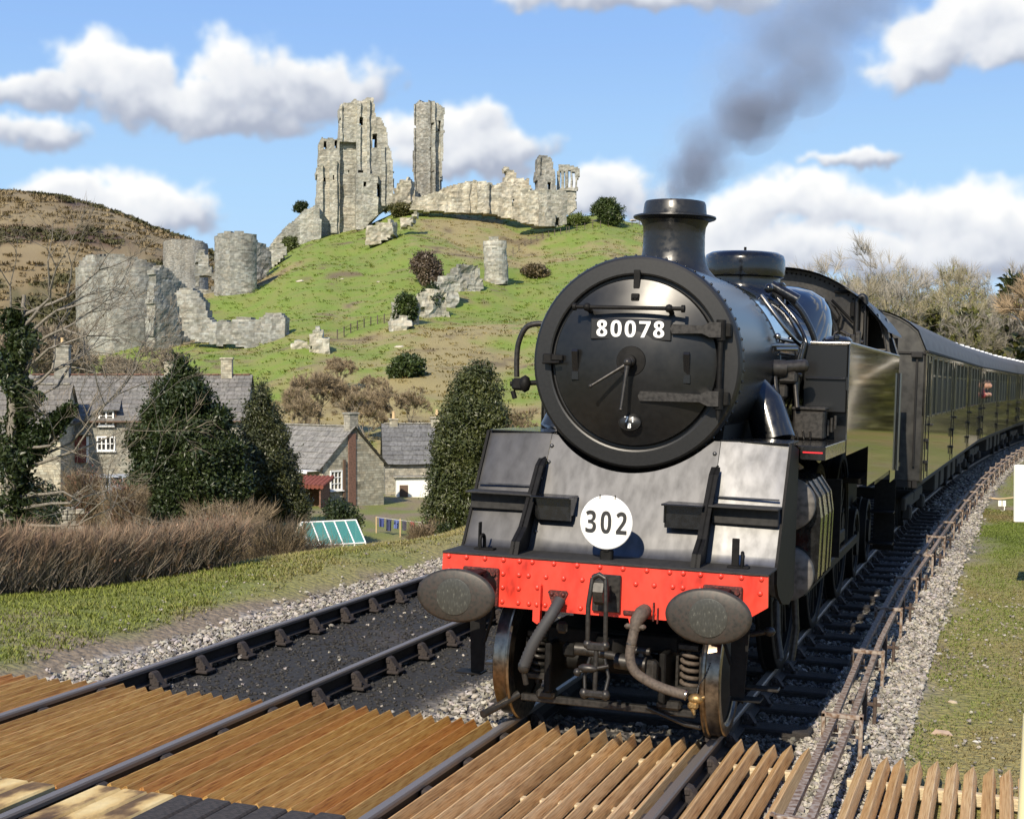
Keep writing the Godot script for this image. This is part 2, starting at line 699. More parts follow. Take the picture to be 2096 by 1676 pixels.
	m = mk("house_pale", lc(0.66, 0.61, 0.50), 0.9)
	tri_tex(m, hm, 0.28)
	bump(m, hm, 2.0)
	m = mk("roof_slate", Color(1, 1, 1), 0.75)
	m.vertex_color_use_as_albedo = true
	tri_tex(m, dirt, 0.7)
	m = mk("brick_red", lc(0.22, 0.12, 0.085), 0.9)
	tri_tex(m, dirt, 1.2)
	m = mk("rust_roof", lc(0.24, 0.07, 0.045), 0.8)
	tri_tex(m, dirt, 0.8)
	m = mk("pot_clay", lc(0.55, 0.40, 0.22), 0.8)
	m = mk("window_glass", lc(0.015, 0.017, 0.02), 0.06)
	m = mk("door_red", lc(0.16, 0.03, 0.022), 0.55)
	m = mk("timber_brown", lc(0.11, 0.07, 0.045), 0.85)
	m = mk("bark_white", lc(0.62, 0.58, 0.50), 0.8)
	m = mk("green_glass", Color(lc(0.10, 0.34, 0.30), 0.5), 0.12)
	m.transparency = BaseMaterial3D.TRANSPARENCY_ALPHA
	m = mk("car_paint", lc(0.42, 0.47, 0.55), 0.25)
	m = mk("tyre", lc(0.015, 0.015, 0.015), 0.8)
	m = mk("flesh", lc(0.36, 0.20, 0.14), 0.6)
	m = mk("cloth_red", lc(0.30, 0.05, 0.04), 0.8)
	m = mk("hair_dark", lc(0.04, 0.025, 0.018), 0.7)


# ---------------------------------------------------------------- sky
var clouds = []


func cloud_list():
	# azimuth and elevation (in pixels of the photograph's lens), half widths, whiteness
	for a in [[60, 225, 110, 42, 0.86], [110, 232, 90, 46, 0.84], [235, 190, 95, 80, 1.0], [300, 165, 60, 50, 1.0], [330, 230, 150, 62, 0.85], [505, 165, 105, 82, 1.0], [450, 225, 110, 62, 0.86], [610, 205, 120, 72, 0.86], [700, 200, 100, 62, 0.84], [520, 265, 130, 42, 0.70],
			[75, 315, 85, 38, 0.85], [150, 420, 95, 40, 1.0], [300, 405, 120, 58, 1.1], [390, 425, 90, 62, 1.1], [240, 450, 150, 45, 1.0],
			[880, 300, 100, 52, 0.95], [960, 275, 70, 45, 0.95], [1010, 320, 105, 45, 0.9], [930, 345, 150, 34, 0.8],
			[1130, 8, 150, 34, 0.9], [1290, 22, 190, 40, 0.85], [1440, 30, 120, 45, 0.8], [1260, 385, 75, 48, 1.1], [1240, 420, 90, 40, 1.0],
			[1900, 120, 130, 75, 1.1], [2020, 90, 130, 90, 1.1], [1840, 160, 90, 55, 1.0], [2090, 160, 120, 55, 1.0], [2200, 120, 160, 100, 1.05],
			[1650, 430, 140, 60, 1.05], [1790, 450, 140, 58, 1.05], [1930, 470, 150, 70, 1.1], [2060, 480, 140, 70, 1.1], [1500, 460, 140, 60, 1.0], [1560, 520, 260, 60, 0.95], [1850, 540, 320, 60, 0.95], [2250, 490, 220, 80, 1.05], [1720, 345, 60, 18, 0.95]]:
		clouds.append([(a[0] - 1048.0) / F, (789.0 - a[1]) / F, a[2] / F, a[3] / F, a[4]])
	var r = RandomNumberGenerator.new()
	r.seed = 77
	for i in 70:
		var az = r.randf_range(0.55, TAU - 0.55)
		var el = r.randf_range(0.03, 0.75)
		var big = 0.5 + el * 1.6
		for k in 4:
			clouds.append([wrapf(az + r.randf_range(-0.07, 0.07) * big, -PI, PI), el + r.randf_range(-0.01, 0.012) * big, r.randf_range(0.03, 0.07) * big, r.randf_range(0.014, 0.03) * big, r.randf_range(0.85, 1.08)])
	for i in 16:                          # above the frame, as the rest of the sky
		var az = r.randf_range(-0.5, 0.5)
		var el = r.randf_range(0.36, 0.75)
		for k in 3:
			clouds.append([az + r.randf_range(-0.07, 0.07), el + r.randf_range(-0.02, 0.02), r.randf_range(0.05, 0.1), r.randf_range(0.02, 0.04), r.randf_range(0.85, 1.05)])


func sky_color(az, el, near):
	var e = clampf(el, 0.0, 1.5)
	var b0 = Color(0.80, 0.89, 0.975)
	var b1 = Color(0.69, 0.84, 0.975)
	var b2 = Color(0.565, 0.725, 0.945)
	var b3 = Color(0.27, 0.44, 0.76)
	var c = b0.lerp(b1, ss(0.0, 0.13, e)).lerp(b2, ss(0.10, 0.27, e)).lerp(b3, ss(0.25, 1.2, e))
	if el < 0.0:
		return c
	var d = Vector3(sin(az) * cos(el), sin(el), -cos(az) * cos(el))
	var wx = nf.get_noise_3dv(d * 900.0) * 0.030 + nf.get_noise_3dv(d * 2600.0) * 0.012
	var wy = nf.get_noise_3dv(d * 900.0 + Vector3(50, 9, 3)) * 0.018 + nf.get_noise_3dv(d * 2600.0 + Vector3(5, 90, 3)) * 0.008
	var best = -9.0
	var lit = 0.0
	var wsum = 0.0001
	var body = 0.0
	for q in near:
		var dx = wrapf(az + wx - q[0], -PI, PI) / (q[2] * 1.18)
		if absf(dx) > 1.6:
			continue
		var dy = (el + wy - q[1]) / q[3]
		var dyy = dy / 0.8 if dy < 0.0 else dy / 1.12
		var f = 1.0 - sqrt(dx * dx + dyy * dyy)
		best = maxf(best, f)
		if f > -0.3:
			var w = (f + 0.3) * (f + 0.3)
			lit += w * (clampf(0.52 + dy * 0.62 - dx * 0.22, 0.0, 1.0) * q[4])
			wsum += w
	if best < -0.5:
		return c
	var fine = nf.get_noise_3dv(d * 4200.0) * 0.30 + nf.get_noise_3dv(d * 11000.0) * 0.12
	var dens = ss(-0.14, 0.36, best + fine * 0.8)
	if dens <= 0.0:
		return c
	var l = clampf(lit / wsum + fine * 0.5 + 0.02, 0.0, 1.1)
	var grey = Color(0.665, 0.695, 0.765)
	var cc = grey.lerp(Color(0.90, 0.91, 0.93), ss(0.15, 0.6, l)).lerp(Color(1.0, 0.995, 0.985), ss(0.5, 0.95, l))
	return c.lerp(cc, dens * 0.97)


func sky_image():
	cloud_list()
	nf.noise_type = FastNoiseLite.TYPE_SIMPLEX_SMOOTH
	nf.frequency = 0.01
	nf.fractal_octaves = 5
	nf.seed = 4
	var small = Image.create(1024, 512, false, Image.FORMAT_RGBA8)
	for s in 64:
		var near = []
		var a0 = TAU * (s * 16) / 1024.0
		var a1 = TAU * (s * 16 + 16) / 1024.0
		for q in clouds:                      # azimuths are given from the camera's forward direction, to the right
			var m = wrapf((a0 + a1) / 2 + YAW - q[0], -PI, PI)
			if absf(m) < q[2] * 1.7 + 0.12:
				near.append(q)
		for x in range(s * 16, s * 16 + 16):
			var az = wrapf(TAU * (x + 0.5) / 1024.0 + YAW, -PI, PI)
			for y in 260:
				small.set_pixel(x, y, sky_color(az, PI / 2 - PI * (y + 0.5) / 512.0, near))
			for y in range(260, 512):
				small.set_pixel(x, y, Color(0.42, 0.42, 0.34))
	small.resize(4096, 2048, Image.INTERPOLATE_CUBIC)
	for s in 75:
		var near = []
		var mid = -0.44 + (s + 0.5) * 0.0123
		for q in clouds:
			if absf(mid - q[0]) < q[2] * 1.7 + 0.07:
				near.append(q)
		for k in 8:
			var x = posmod(int(round((-0.44 + s * 0.0123 - YAW) / TAU * 4096.0)) + k, 4096)
			var az = wrapf((x + 0.5) / 4096.0 * TAU + YAW, -PI, PI)
			for y in range(800, 1026):
				var el = PI / 2 - PI * (y + 0.5) / 2048.0
				var c = sky_color(az, el, near)
				small.set_pixel(x, y, c if el > 0.0 else small.get_pixel(x, y))
	return small


# ---------------------------------------------------------------- land
const SKYLINE = [[-900, 770], [-300, 735], [0, 715], [150, 705], [300, 650], [410, 604], [520, 566], [560, 535], [600, 505], [650, 484], [700, 472], [760, 458], [800, 438], [840, 427], [900, 428], [1000, 437], [1060, 452], [1170, 444], [1230, 440], [1320, 462], [1450, 560], [1560, 660], [1700, 715], [2000, 765], [3000, 785]]
const RIDGE_D = [[-900, 160], [0, 185], [150, 200], [410, 228], [560, 258], [700, 272], [1100, 276], [1320, 270], [1560, 250], [3000, 220]]
const FARLINE = [[-900, 430], [-300, 400], [0, 398], [60, 404], [130, 415], [200, 432], [260, 448], [330, 478], [400, 505], [440, 525], [520, 600], [600, 690], [800, 755], [3000, 780]]
const CREST = [[-60, -6.5], [-30, -5.6], [-14, -5.3], [-12.4, -5.4], [-10.2, -6.0], [-7.6, -6.5], [-5.9, -7.15], [-4.5, -7.8], [2, -9.6], [14, -13]]


func track_x(z):
	var d = maxf(-7.0 - z, 0.0)
	return K * d * d * 0.5


func lift(v, d):                          # the height at which a point at that distance shows on that line
	return CAM.y + d * tan(atan((838.0 - v) / F) + PITCH)


func far_land(dep, r):
	if dep < 40.0:
		return -4.0
	var u = clampf(1048.0 + F * r / dep, -900.0, 3000.0)
	var ds = lin(RIDGE_D, u)
	var ys = lift(lin(SKYLINE, u), ds)
	var t = (dep - 95.0) / (ds - 95.0)
	var y = -4.0
	if t > 1.0:
		y = ys - (dep - ds) * 0.5 - 0.004 * (dep - ds) * (dep - ds)
	elif t > 0.0:
		y = -4.0 + (ys + 4.0) * pow(t, 1.12)
		y += nz.get_noise_2d(r * 1.1, dep * 0.9) * 2.2 * ss(0.0, 0.2, t) * (1.0 - ss(0.8, 1.0, t))
	y = maxf(y, -6.0)
	if dep > 340.0:
		var yf = lift(lin(FARLINE, u), 620.0) + nz.get_noise_2d(r, dep) * 2.0
		var tf = ss(0.0, 1.0, (dep - 340.0) / 280.0)
		y = maxf(y, -6.0 + (yf + 6.0) * tf)
	return y


func form(xt):
	if xt < -4.9:
		return -0.20 + 0.12 * ss(-4.9, -5.7, xt)
	if xt > 2.1:
		return -0.22
	return -0.20


func H(x, z):
	var xt = x - track_x(z)
	var rx = x - CAM.x
	var rz = z - CAM.z
	var dep = rx * hf.x + rz * hf.z
	var r = rx * hr.x + rz * hr.z
	var top = -tan(CANT) * clampf(xt, -6.5, 3.2) + form(xt)
	if xt > -4.0:
		var y = top - 0.03 * clampf(xt - 3.5, 0.0, 8.0)
		if xt > 13.0:
			y += minf((xt - 13.0) * 0.10, 3.0)
		return y + nz.get_noise_2d(x * 6.0, z * 6.0) * 0.06 * ss(2.4, 4.0, xt)
	var s = ss(0.0, 1.0, (lin(CREST, z) - xt) / 9.0)
	top += nz.get_noise_2d(x * 8.0, z * 8.0) * 0.07 * ss(-5.2, -6.2, xt)
	if s <= 0.0:
		return top
	return lerpf(top, far_land(dep, r) + nz.get_noise_2d(x * 3.0, z * 3.0) * 0.3, s)


func ground(u, v, d0 = 6.0):              # where the line of sight meets the land
	var d = d0
	while d < 900.0:
		var p = at(u, v, d)
		if p.y <= H(p.x, p.z):
			return p
		d *= 1.004
	return at(u, v, 300.0)


func land_color(x, z, y):
	var xt = x - track_x(z)
	var rx = x - CAM.x
	var rz = z - CAM.z
	var dep = rx * hf.x + rz * hf.z
	var r = rx * hr.x + rz * hr.z
	var a = nz.get_noise_2d(x * 2.0, z * 2.0)
	var b = nz.get_noise_2d(x * 9.0 + 100.0, z * 9.0)
	var e = nz.get_noise_2d(x * 30.0, z * 30.0 + 70.0)
	var j = xt + e * 0.25 + b * 0.15
	var pale = Color(0.33, 0.30, 0.26)
	var cinder = Color(0.026, 0.024, 0.024)
	if j > -5.0 and j < 2.0:
		if j < -4.22:
			return pale
		if j < -2.25:
			return cinder.lerp(Color(0.05, 0.045, 0.04), ss(0.2, 0.6, e))
		if j < -0.95:
			return cinder.lerp(pale, ss(-1.95, -1.5, j + 0.12 * (z + 2.0) + b * 0.4))
		if j < 1.25:
			return Color(0.05, 0.046, 0.043)
		return Color(0.20, 0.185, 0.165)
	var green = Color(0.19, 0.215, 0.045)
	var yellow = Color(0.31, 0.265, 0.10)
	var brown = Color(0.25, 0.195, 0.12)
	if dep < 95.0 or xt > -4.0:
		var g = green.lerp(yellow, ss(-0.25, 0.35, a + b * 0.6)).lerp(brown, ss(0.05, 0.5, b + e * 0.5 - a * 0.3))
		if xt < -4.0:
			g = g.lerp(Color(0.24, 0.19, 0.13), 1.0 - ss(-5.0, -5.55, j + b * 0.6))
		elif xt < 14.0:
			g = Color(0.25, 0.215, 0.165).lerp(g, ss(1.7, 2.3, j + b * 0.5))
		return g
	if dep < 330.0:
		var u = clampf(1048.0 + F * r / dep, -900.0, 3000.0)
		var c1 = nz.get_noise_2d(x * 0.9 + 30.0, z * 0.9)
		var c2 = nz.get_noise_2d(x * 3.5, z * 3.5 + 11.0)
		var c3 = nz.get_noise_2d(x * 14.0, z * 14.0 + 11.0)
		var lush = Color(0.185, 0.26, 0.036)
		var tan_ = Color(0.32, 0.265, 0.12)
		var dry = ss(-0.10, 0.38, c1 * 0.9 + c2 * 0.5 + c3 * 0.25 + ss(1500.0, 700.0, absf(u - 950.0) * 2.0 + dep * 5.0) * 0.55 - 0.12)
		return lush.lerp(Color(0.22, 0.25, 0.055), ss(-0.3, 0.3, c3)).lerp(tan_, dry).lerp(Color(0.17, 0.13, 0.07), ss(0.3, 0.65, c2 + c3 * 0.5))
	var g1 = nz.get_noise_2d(x * 0.7 + 200.0, z * 0.35)
	var g2 = nz.get_noise_2d(x * 2.6, z * 1.2 + 200.0)
	var f = Color(0.235, 0.178, 0.092).lerp(Color(0.28, 0.22, 0.12), ss(-0.3, 0.3, g2))
	return f.lerp(Color(0.085, 0.08, 0.03), ss(0.08, 0.28, g1 * 0.7 + g2 * 0.55)).lerp(Color(0.10, 0.062, 0.045), ss(0.1, 0.4, nz.get_noise_2d(x * 0.8, z * 0.8 + 500.0)))


func land():
	var az = []
	var a = -180.0
	while a < 180.0:
		az.append(deg_to_rad(a))
		if a > -24.0 and a < 26.0:
			a += 0.16
		elif a > -40.0 and a < 45.0:
			a += 1.0
		else:
			a += 4.0
	az.append(PI)
	var rad = []
	var r = 1.2
	while r < 2600.0:
		rad.append(r)
		if r < 9.0:
			r *= 1.06
		elif r < 36.0:
			r *= 1.012
		elif r < 95.0:
			r *= 1.025
		elif r < 300.0:
			r *= 1.0075
		elif r < 660.0:
			r *= 1.016
		else:
			r *= 1.12
	var v = PackedVector3Array()
	var c = PackedColorArray()
	var ix = PackedInt32Array()
	var na = az.size()
	for rr in rad:
		for q in az:
			var dx = hf * cos(q) * rr + hr * sin(q) * rr
			var x = CAM.x + dx.x
			var z = CAM.z + dx.z
			var y = H(x, z)
			v.append(Vector3(x, y, z))
			c.append(land_color(x, z, y))
	for i in rad.size() - 1:
		for k in na - 1:
			var p = i * na + k
			ix.append_array([p, p + na, p + 1, p + 1, p + na, p + na + 1])
	var nn = PackedVector3Array()
	nn.resize(v.size())
	for i in range(0, ix.size(), 3):
		var q = (v[ix[i + 2]] - v[ix[i]]).cross(v[ix[i + 1]] - v[ix[i]])
		nn[ix[i]] += q
		nn[ix[i + 1]] += q
		nn[ix[i + 2]] += q
	for i in nn.size():
		nn[i] = nn[i].normalized()
	var arr = []
	arr.resize(Mesh.ARRAY_MAX)
	arr[Mesh.ARRAY_VERTEX] = v
	arr[Mesh.ARRAY_NORMAL] = nn
	arr[Mesh.ARRAY_COLOR] = c
	arr[Mesh.ARRAY_INDEX] = ix
	var m = ArrayMesh.new()
	m.add_surface_from_arrays(Mesh.PRIMITIVE_TRIANGLES, arr)
	m.surface_set_material(0, M.land)
	var o = put("ground", m)
	o.set_meta("kind", "structure")
	o.set_meta("label", "grassy ground with the railway formation, the castle hill and the brown far hill")


func stone_mesh(sd):
	var g = G.new()
	var r = RandomNumberGenerator.new()
	r.seed = sd
	var ic = []
	var ph = (1.0 + sqrt(5.0)) / 2.0
	for s in [-1, 1]:
		for q in [-1, 1]:
			ic.append(Vector3(0, s, q * ph))
			ic.append(Vector3(s, q * ph, 0))
			ic.append(Vector3(q * ph, 0, s))
	for i in ic.size():
		ic[i] = ic[i].normalized() * r.randf_range(0.7, 1.15) * Vector3(1.0, 0.68, 0.85)
	for i in 12:
		for j in range(i + 1, 12):
			for k in range(j + 1, 12):
				if ic[i].distance_to(ic[j]) < 1.75 and ic[j].distance_to(ic[k]) < 1.75 and ic[i].distance_to(ic[k]) < 1.75 and (ic[i] + ic[j] + ic[k]).length() > 1.6:
					g.face([ic[i], ic[j], ic[k]], Vector3.ZERO)
	return g.mesh(M.stone_pale)


func ballast():
	var root = Node3D.new()
	root.name = "ballast"
	add_child(root)
	tag(root, "pale limestone ballast along the tracks with dark cinders between the left rails", "", "", "stuff")
	var lists = [[], [], []]
	var tints = [[], [], []]
	# lanes: from, to, near z, far z, how many, size, dark
	for q in [[-5.0, -4.2, 2.5, -30.0, 13000, 0.036, 0.0], [-4.15, -2.3, -0.7, -32.0, 15000, 0.020, 1.0], [-2.3, -0.95, 0.0, -26.0, 9000, 0.032, 0.5], [-0.7, 0.75, 2.0, -14.0, 5000, 0.034, 0.7],
			[0.8, 1.35, 3.2, -24.0, 9000, 0.034, 0.72], [1.25, 2.02, 3.2, -8.0, 10000, 0.030, 0.0], [1.25, 2.0, -8.0, -24.0, 7000, 0.036, 0.0], [0.8, 2.0, -24.0, -70.0, 6000, 0.055, 0.2], [2.0, 3.2, 3.5, -12.0, 380, 0.020, 0.1], [-6.3, -4.9, 2.0, -18.0, 260, 0.017, 0.0]]:  # dark lane beside the right rail has the train's shadow in its tint
		for i in q[4]:
			var xt = rng.randf_range(q[0], q[1])
			if q[6] == 0.0 and q[5] > 0.03:
				xt = clampf(xt + rng.randfn(0.0, 0.07), q[0] - 0.25, q[1] + 0.5)
			var z = lerpf(q[2], q[3], rng.randf())
			var s = q[5] * rng.randf_range(0.55, 1.35)
			var x = xt + track_x(z)
			var dark = q[6]
			if q[6] == 0.5:
				dark = 1.0 - ss(-1.95, -1.5, xt + 0.12 * (z + 2.0) + nz.get_noise_2d(x * 9.0 + 100.0, z * 9.0) * 0.4)
				if dark > 0.5:
					s *= 0.55
			var sh = rng.randf_range(0.0, 0.035) if dark < 0.3 else 0.0
			var b = Basis.from_euler(Vector3(rng.randf_range(-0.6, 0.6), rng.randf() * TAU, rng.randf_range(-0.6, 0.6))).scaled(Vector3.ONE * s)
			var k = i % 3
			lists[k].append(Transform3D(b, Vector3(x, H(x, z) + s * 0.25 + sh, z)))
			var w = rng.randf_range(0.15, 0.46)
			var col = Color(w, w * rng.randf_range(0.88, 0.96), w * rng.randf_range(0.72, 0.88))
			var dk = rng.randf_range(0.018, 0.05)
			tints[k].append(col.lerp(Color(dk, dk * 0.95, dk * 0.9), dark if rng.randf() < 0.96 else 0.0))
	for k in 3:
		multi("ballast_stones", stone_mesh(11 + k), lists[k], root, tints[k])


func tuft_mesh(sd, blades, h, spread, w):
	var g = G.new()
	var r = RandomNumberGenerator.new()
	r.seed = sd
	for i in blades:
		var a = r.randf() * TAU
		var o = Vector3(cos(a), 0, sin(a)) * spread * sqrt(r.randf())
		var a2 = r.randf() * TAU
		var side = Vector3(cos(a2), 0, sin(a2)) * w
		var lean = Vector3(cos(a), 0, sin(a)) * h * r.randf_range(0.1, 0.7)
		var hh = h * r.randf_range(0.5, 1.0)
		var m = o + lean * 0.4 + Vector3(0, hh * 0.6, 0)
		var tip = o + lean + Vector3(0, hh, 0)
		var nn = (side.cross(Vector3.UP).normalized() * 0.4 + Vector3.UP).normalized()
		g.tri(o - side, o + side, m + side * 0.7, nn, nn, nn)
		g.tri(o - side, m + side * 0.7, m - side * 0.7, nn, nn, nn)
		g.tri(m - side * 0.7, m + side * 0.7, tip, nn, nn, nn)
	return g.mesh(M.blade)


func grass():
	var near = []
	var nt = []
	for q in [[-12.0, -5.4, 3.0, -24.0, 46000], [1.95, 6.5, 4.0, -26.0, 60000], [1.95, 12.0, -26.0, -75.0, 16000]]:
		for i in q[4]:
			var z = lerpf(q[2], q[3], pow(rng.randf(), 0.85))
			var xt = rng.randf_range(q[0], q[1])
			if xt < 0 and xt < lin(CREST, z) - 1.5:
				continue
			var x = xt + track_x(z)
			var b = nz.get_noise_2d(x * 9.0 + 100.0, z * 9.0)
			if xt < 0 and xt > -5.6 + b and rng.randf() < 0.8:
				continue
			if xt > 0 and xt < 2.15 - b * 1.0 and rng.randf() < 0.8:
				continue
			var a = nz.get_noise_2d(x * 2.0, z * 2.0)
			var s = rng.randf_range(0.6, 1.25) * (1.0 + clampf((-z - 12.0) * 0.02, 0.0, 1.2))
			if xt > 0:
				s *= 0.75
			near.append(Transform3D(Basis(Vector3.UP, rng.randf() * TAU).scaled(Vector3(s, s * rng.randf_range(0.6, 1.1) * (0.7 if xt > 0 else 1.0), s)), Vector3(x, H(x, z) - 0.005, z)))
			var c = Color(0.23, 0.27, 0.045).lerp(Color(0.36, 0.30, 0.12), ss(-0.3, 0.4, a + b * 0.5 + rng.randf_range(-0.3, 0.3))) * rng.randf_range(0.8, 1.25)
			if xt > 0:
				c = Color(0.20, 0.26, 0.04).lerp(Color(0.30, 0.24, 0.10), ss(-0.12, 0.2, nz.get_noise_2d(x * 13.0, z * 5.0 + 40.0) + rng.randf_range(-0.12, 0.12))) * rng.randf_range(0.8, 1.3)
			nt.append(c)
	var root = Node3D.new()
	root.name = "grass"
	add_child(root)
	tag(root, "short spring grass on the banks on both sides of the tracks", "", "", "stuff")
	multi("grass_tufts", tuft_mesh(5, 9, 0.052, 0.075, 0.0045), near, root, nt)
	var far = []
	var ft = []
	for i in 9000:
		var u = rng.randf_range(-60.0, 1340.0)
		var d = rng.randf_range(100.0, 285.0)
		var p = CAM + hf * d + hr * ((u - 1048.0) / F * d)
		var y = H(p.x, p.z)
		var s = rng.randf_range(0.35, 1.0)
		far.append(Transform3D(Basis(Vector3.UP, rng.randf() * TAU).scaled(Vector3(s * 1.5, s * 0.5, s * 1.5)), Vector3(p.x, y - 0.05, p.z)))
		var c = land_color(p.x, p.z, y)
		ft.append(c * rng.randf_range(1.1, 1.6))
	multi("hill_tussocks", tuft_mesh(6, 14, 0.55, 0.5, 0.05), far, root, ft)
	var scrub = []
	var st = []
	for i in 5000:
		var u = rng.randf_range(-40.0, 470.0)
		var d = rng.randf_range(420.0, 640.0)
		var p = CAM + hf * d + hr * ((u - 1048.0) / F * d)
		var y = H(p.x, p.z)
		var c = land_color(p.x, p.z, y)
		if c.r > 0.12 and rng.randf() < 0.8:
			continue
		var s = rng.randf_range(0.8, 2.2)
		scrub.append(Transform3D(Basis(Vector3.UP, rng.randf() * TAU).scaled(Vector3.ONE * s), Vector3(p.x, y, p.z)))
		st.append(Color(0.095, 0.09, 0.036) * rng.randf_range(0.7, 1.4) if c.r < 0.15 else c * 1.1)
	multi("far_gorse", tuft_mesh(8, 40, 0.7, 1.2, 0.12), scrub, root, st)


# ---------------------------------------------------------------- the engine (x to the engine's left = picture right, y up from the rail, z forwards, origin below the buffer faces)
func ZAX(o):                              # a frame whose y axis points along the engine's z
	return Transform3D(Basis(Vector3(1, 0, 0), Vector3(0, 0, 1), Vector3(0, -1, 0)), o)


func XAX(o):                              # a frame whose y axis points along the engine's x
	return Transform3D(Basis(Vector3(0, -1, 0), Vector3(1, 0, 0), Vector3(0, 0, 1)), o)


func YZ():                                # poly() outlines given as (z, y), extruded along x
	return Transform3D(Basis(Vector3(0, 0, 1), Vector3(0, 1, 0), Vector3(-1, 0, 0)), Vector3.ZERO)


func spring_path(o, r, h, turns):
	var p = []
	for i in turns * 12 + 1:
		var a = TAU * i / 12.0
		p.append(o + Vector3(cos(a) * r, h * i / (turns * 12.0), sin(a) * r))
	return p


func text(called, s, size, depth, mat, parent, tr, fnt = "Droid Sans"):
	var f = SystemFont.new()
	f.font_names = PackedStringArray([fnt])
	f.font_weight = 700
	var t = TextMesh.new()
	t.text = s
	t.font = f
	t.font_size = 64
	t.pixel_size = size / 64.0
	t.depth = depth
	t.curve_step = 1.0
	t.material = mat
	return put(called, t, parent, tr)


func bez(p, n = 6):                       # a smooth path through points
	var r = []
	for i in p.size() - 1:
		var a = p[maxi(i - 1, 0)]
		var b = p[i]
		var c = p[i + 1]
		var d = p[mini(i + 2, p.size() - 1)]
		for k in n:
			r.append(b.cubic_interpolate(c, a, d, k / float(n)))
	r.append(p[-1])
	return r


func wheel(r, face, spokes, hub = 0.16):
	# tread and flange round the x axis; the flange at -x
	var g = G.new()
	g.at(XAX(Vector3.ZERO))
	g.lathe([Vector2(r - 0.10, -0.065), Vector2(r + 0.02, -0.065), Vector2(r + 0.028, -0.05), Vector2(r + 0.022, -0.036), Vector2(r + 0.004, -0.028), Vector2(r, 0.0), Vector2(r - 0.004, 0.062), Vector2(r - 0.012, 0.068), Vector2(r - 0.075, 0.068), Vector2(r - 0.085, 0.05), Vector2(r - 0.10, 0.045), Vector2(r - 0.10, -0.065)], 56)
	return g


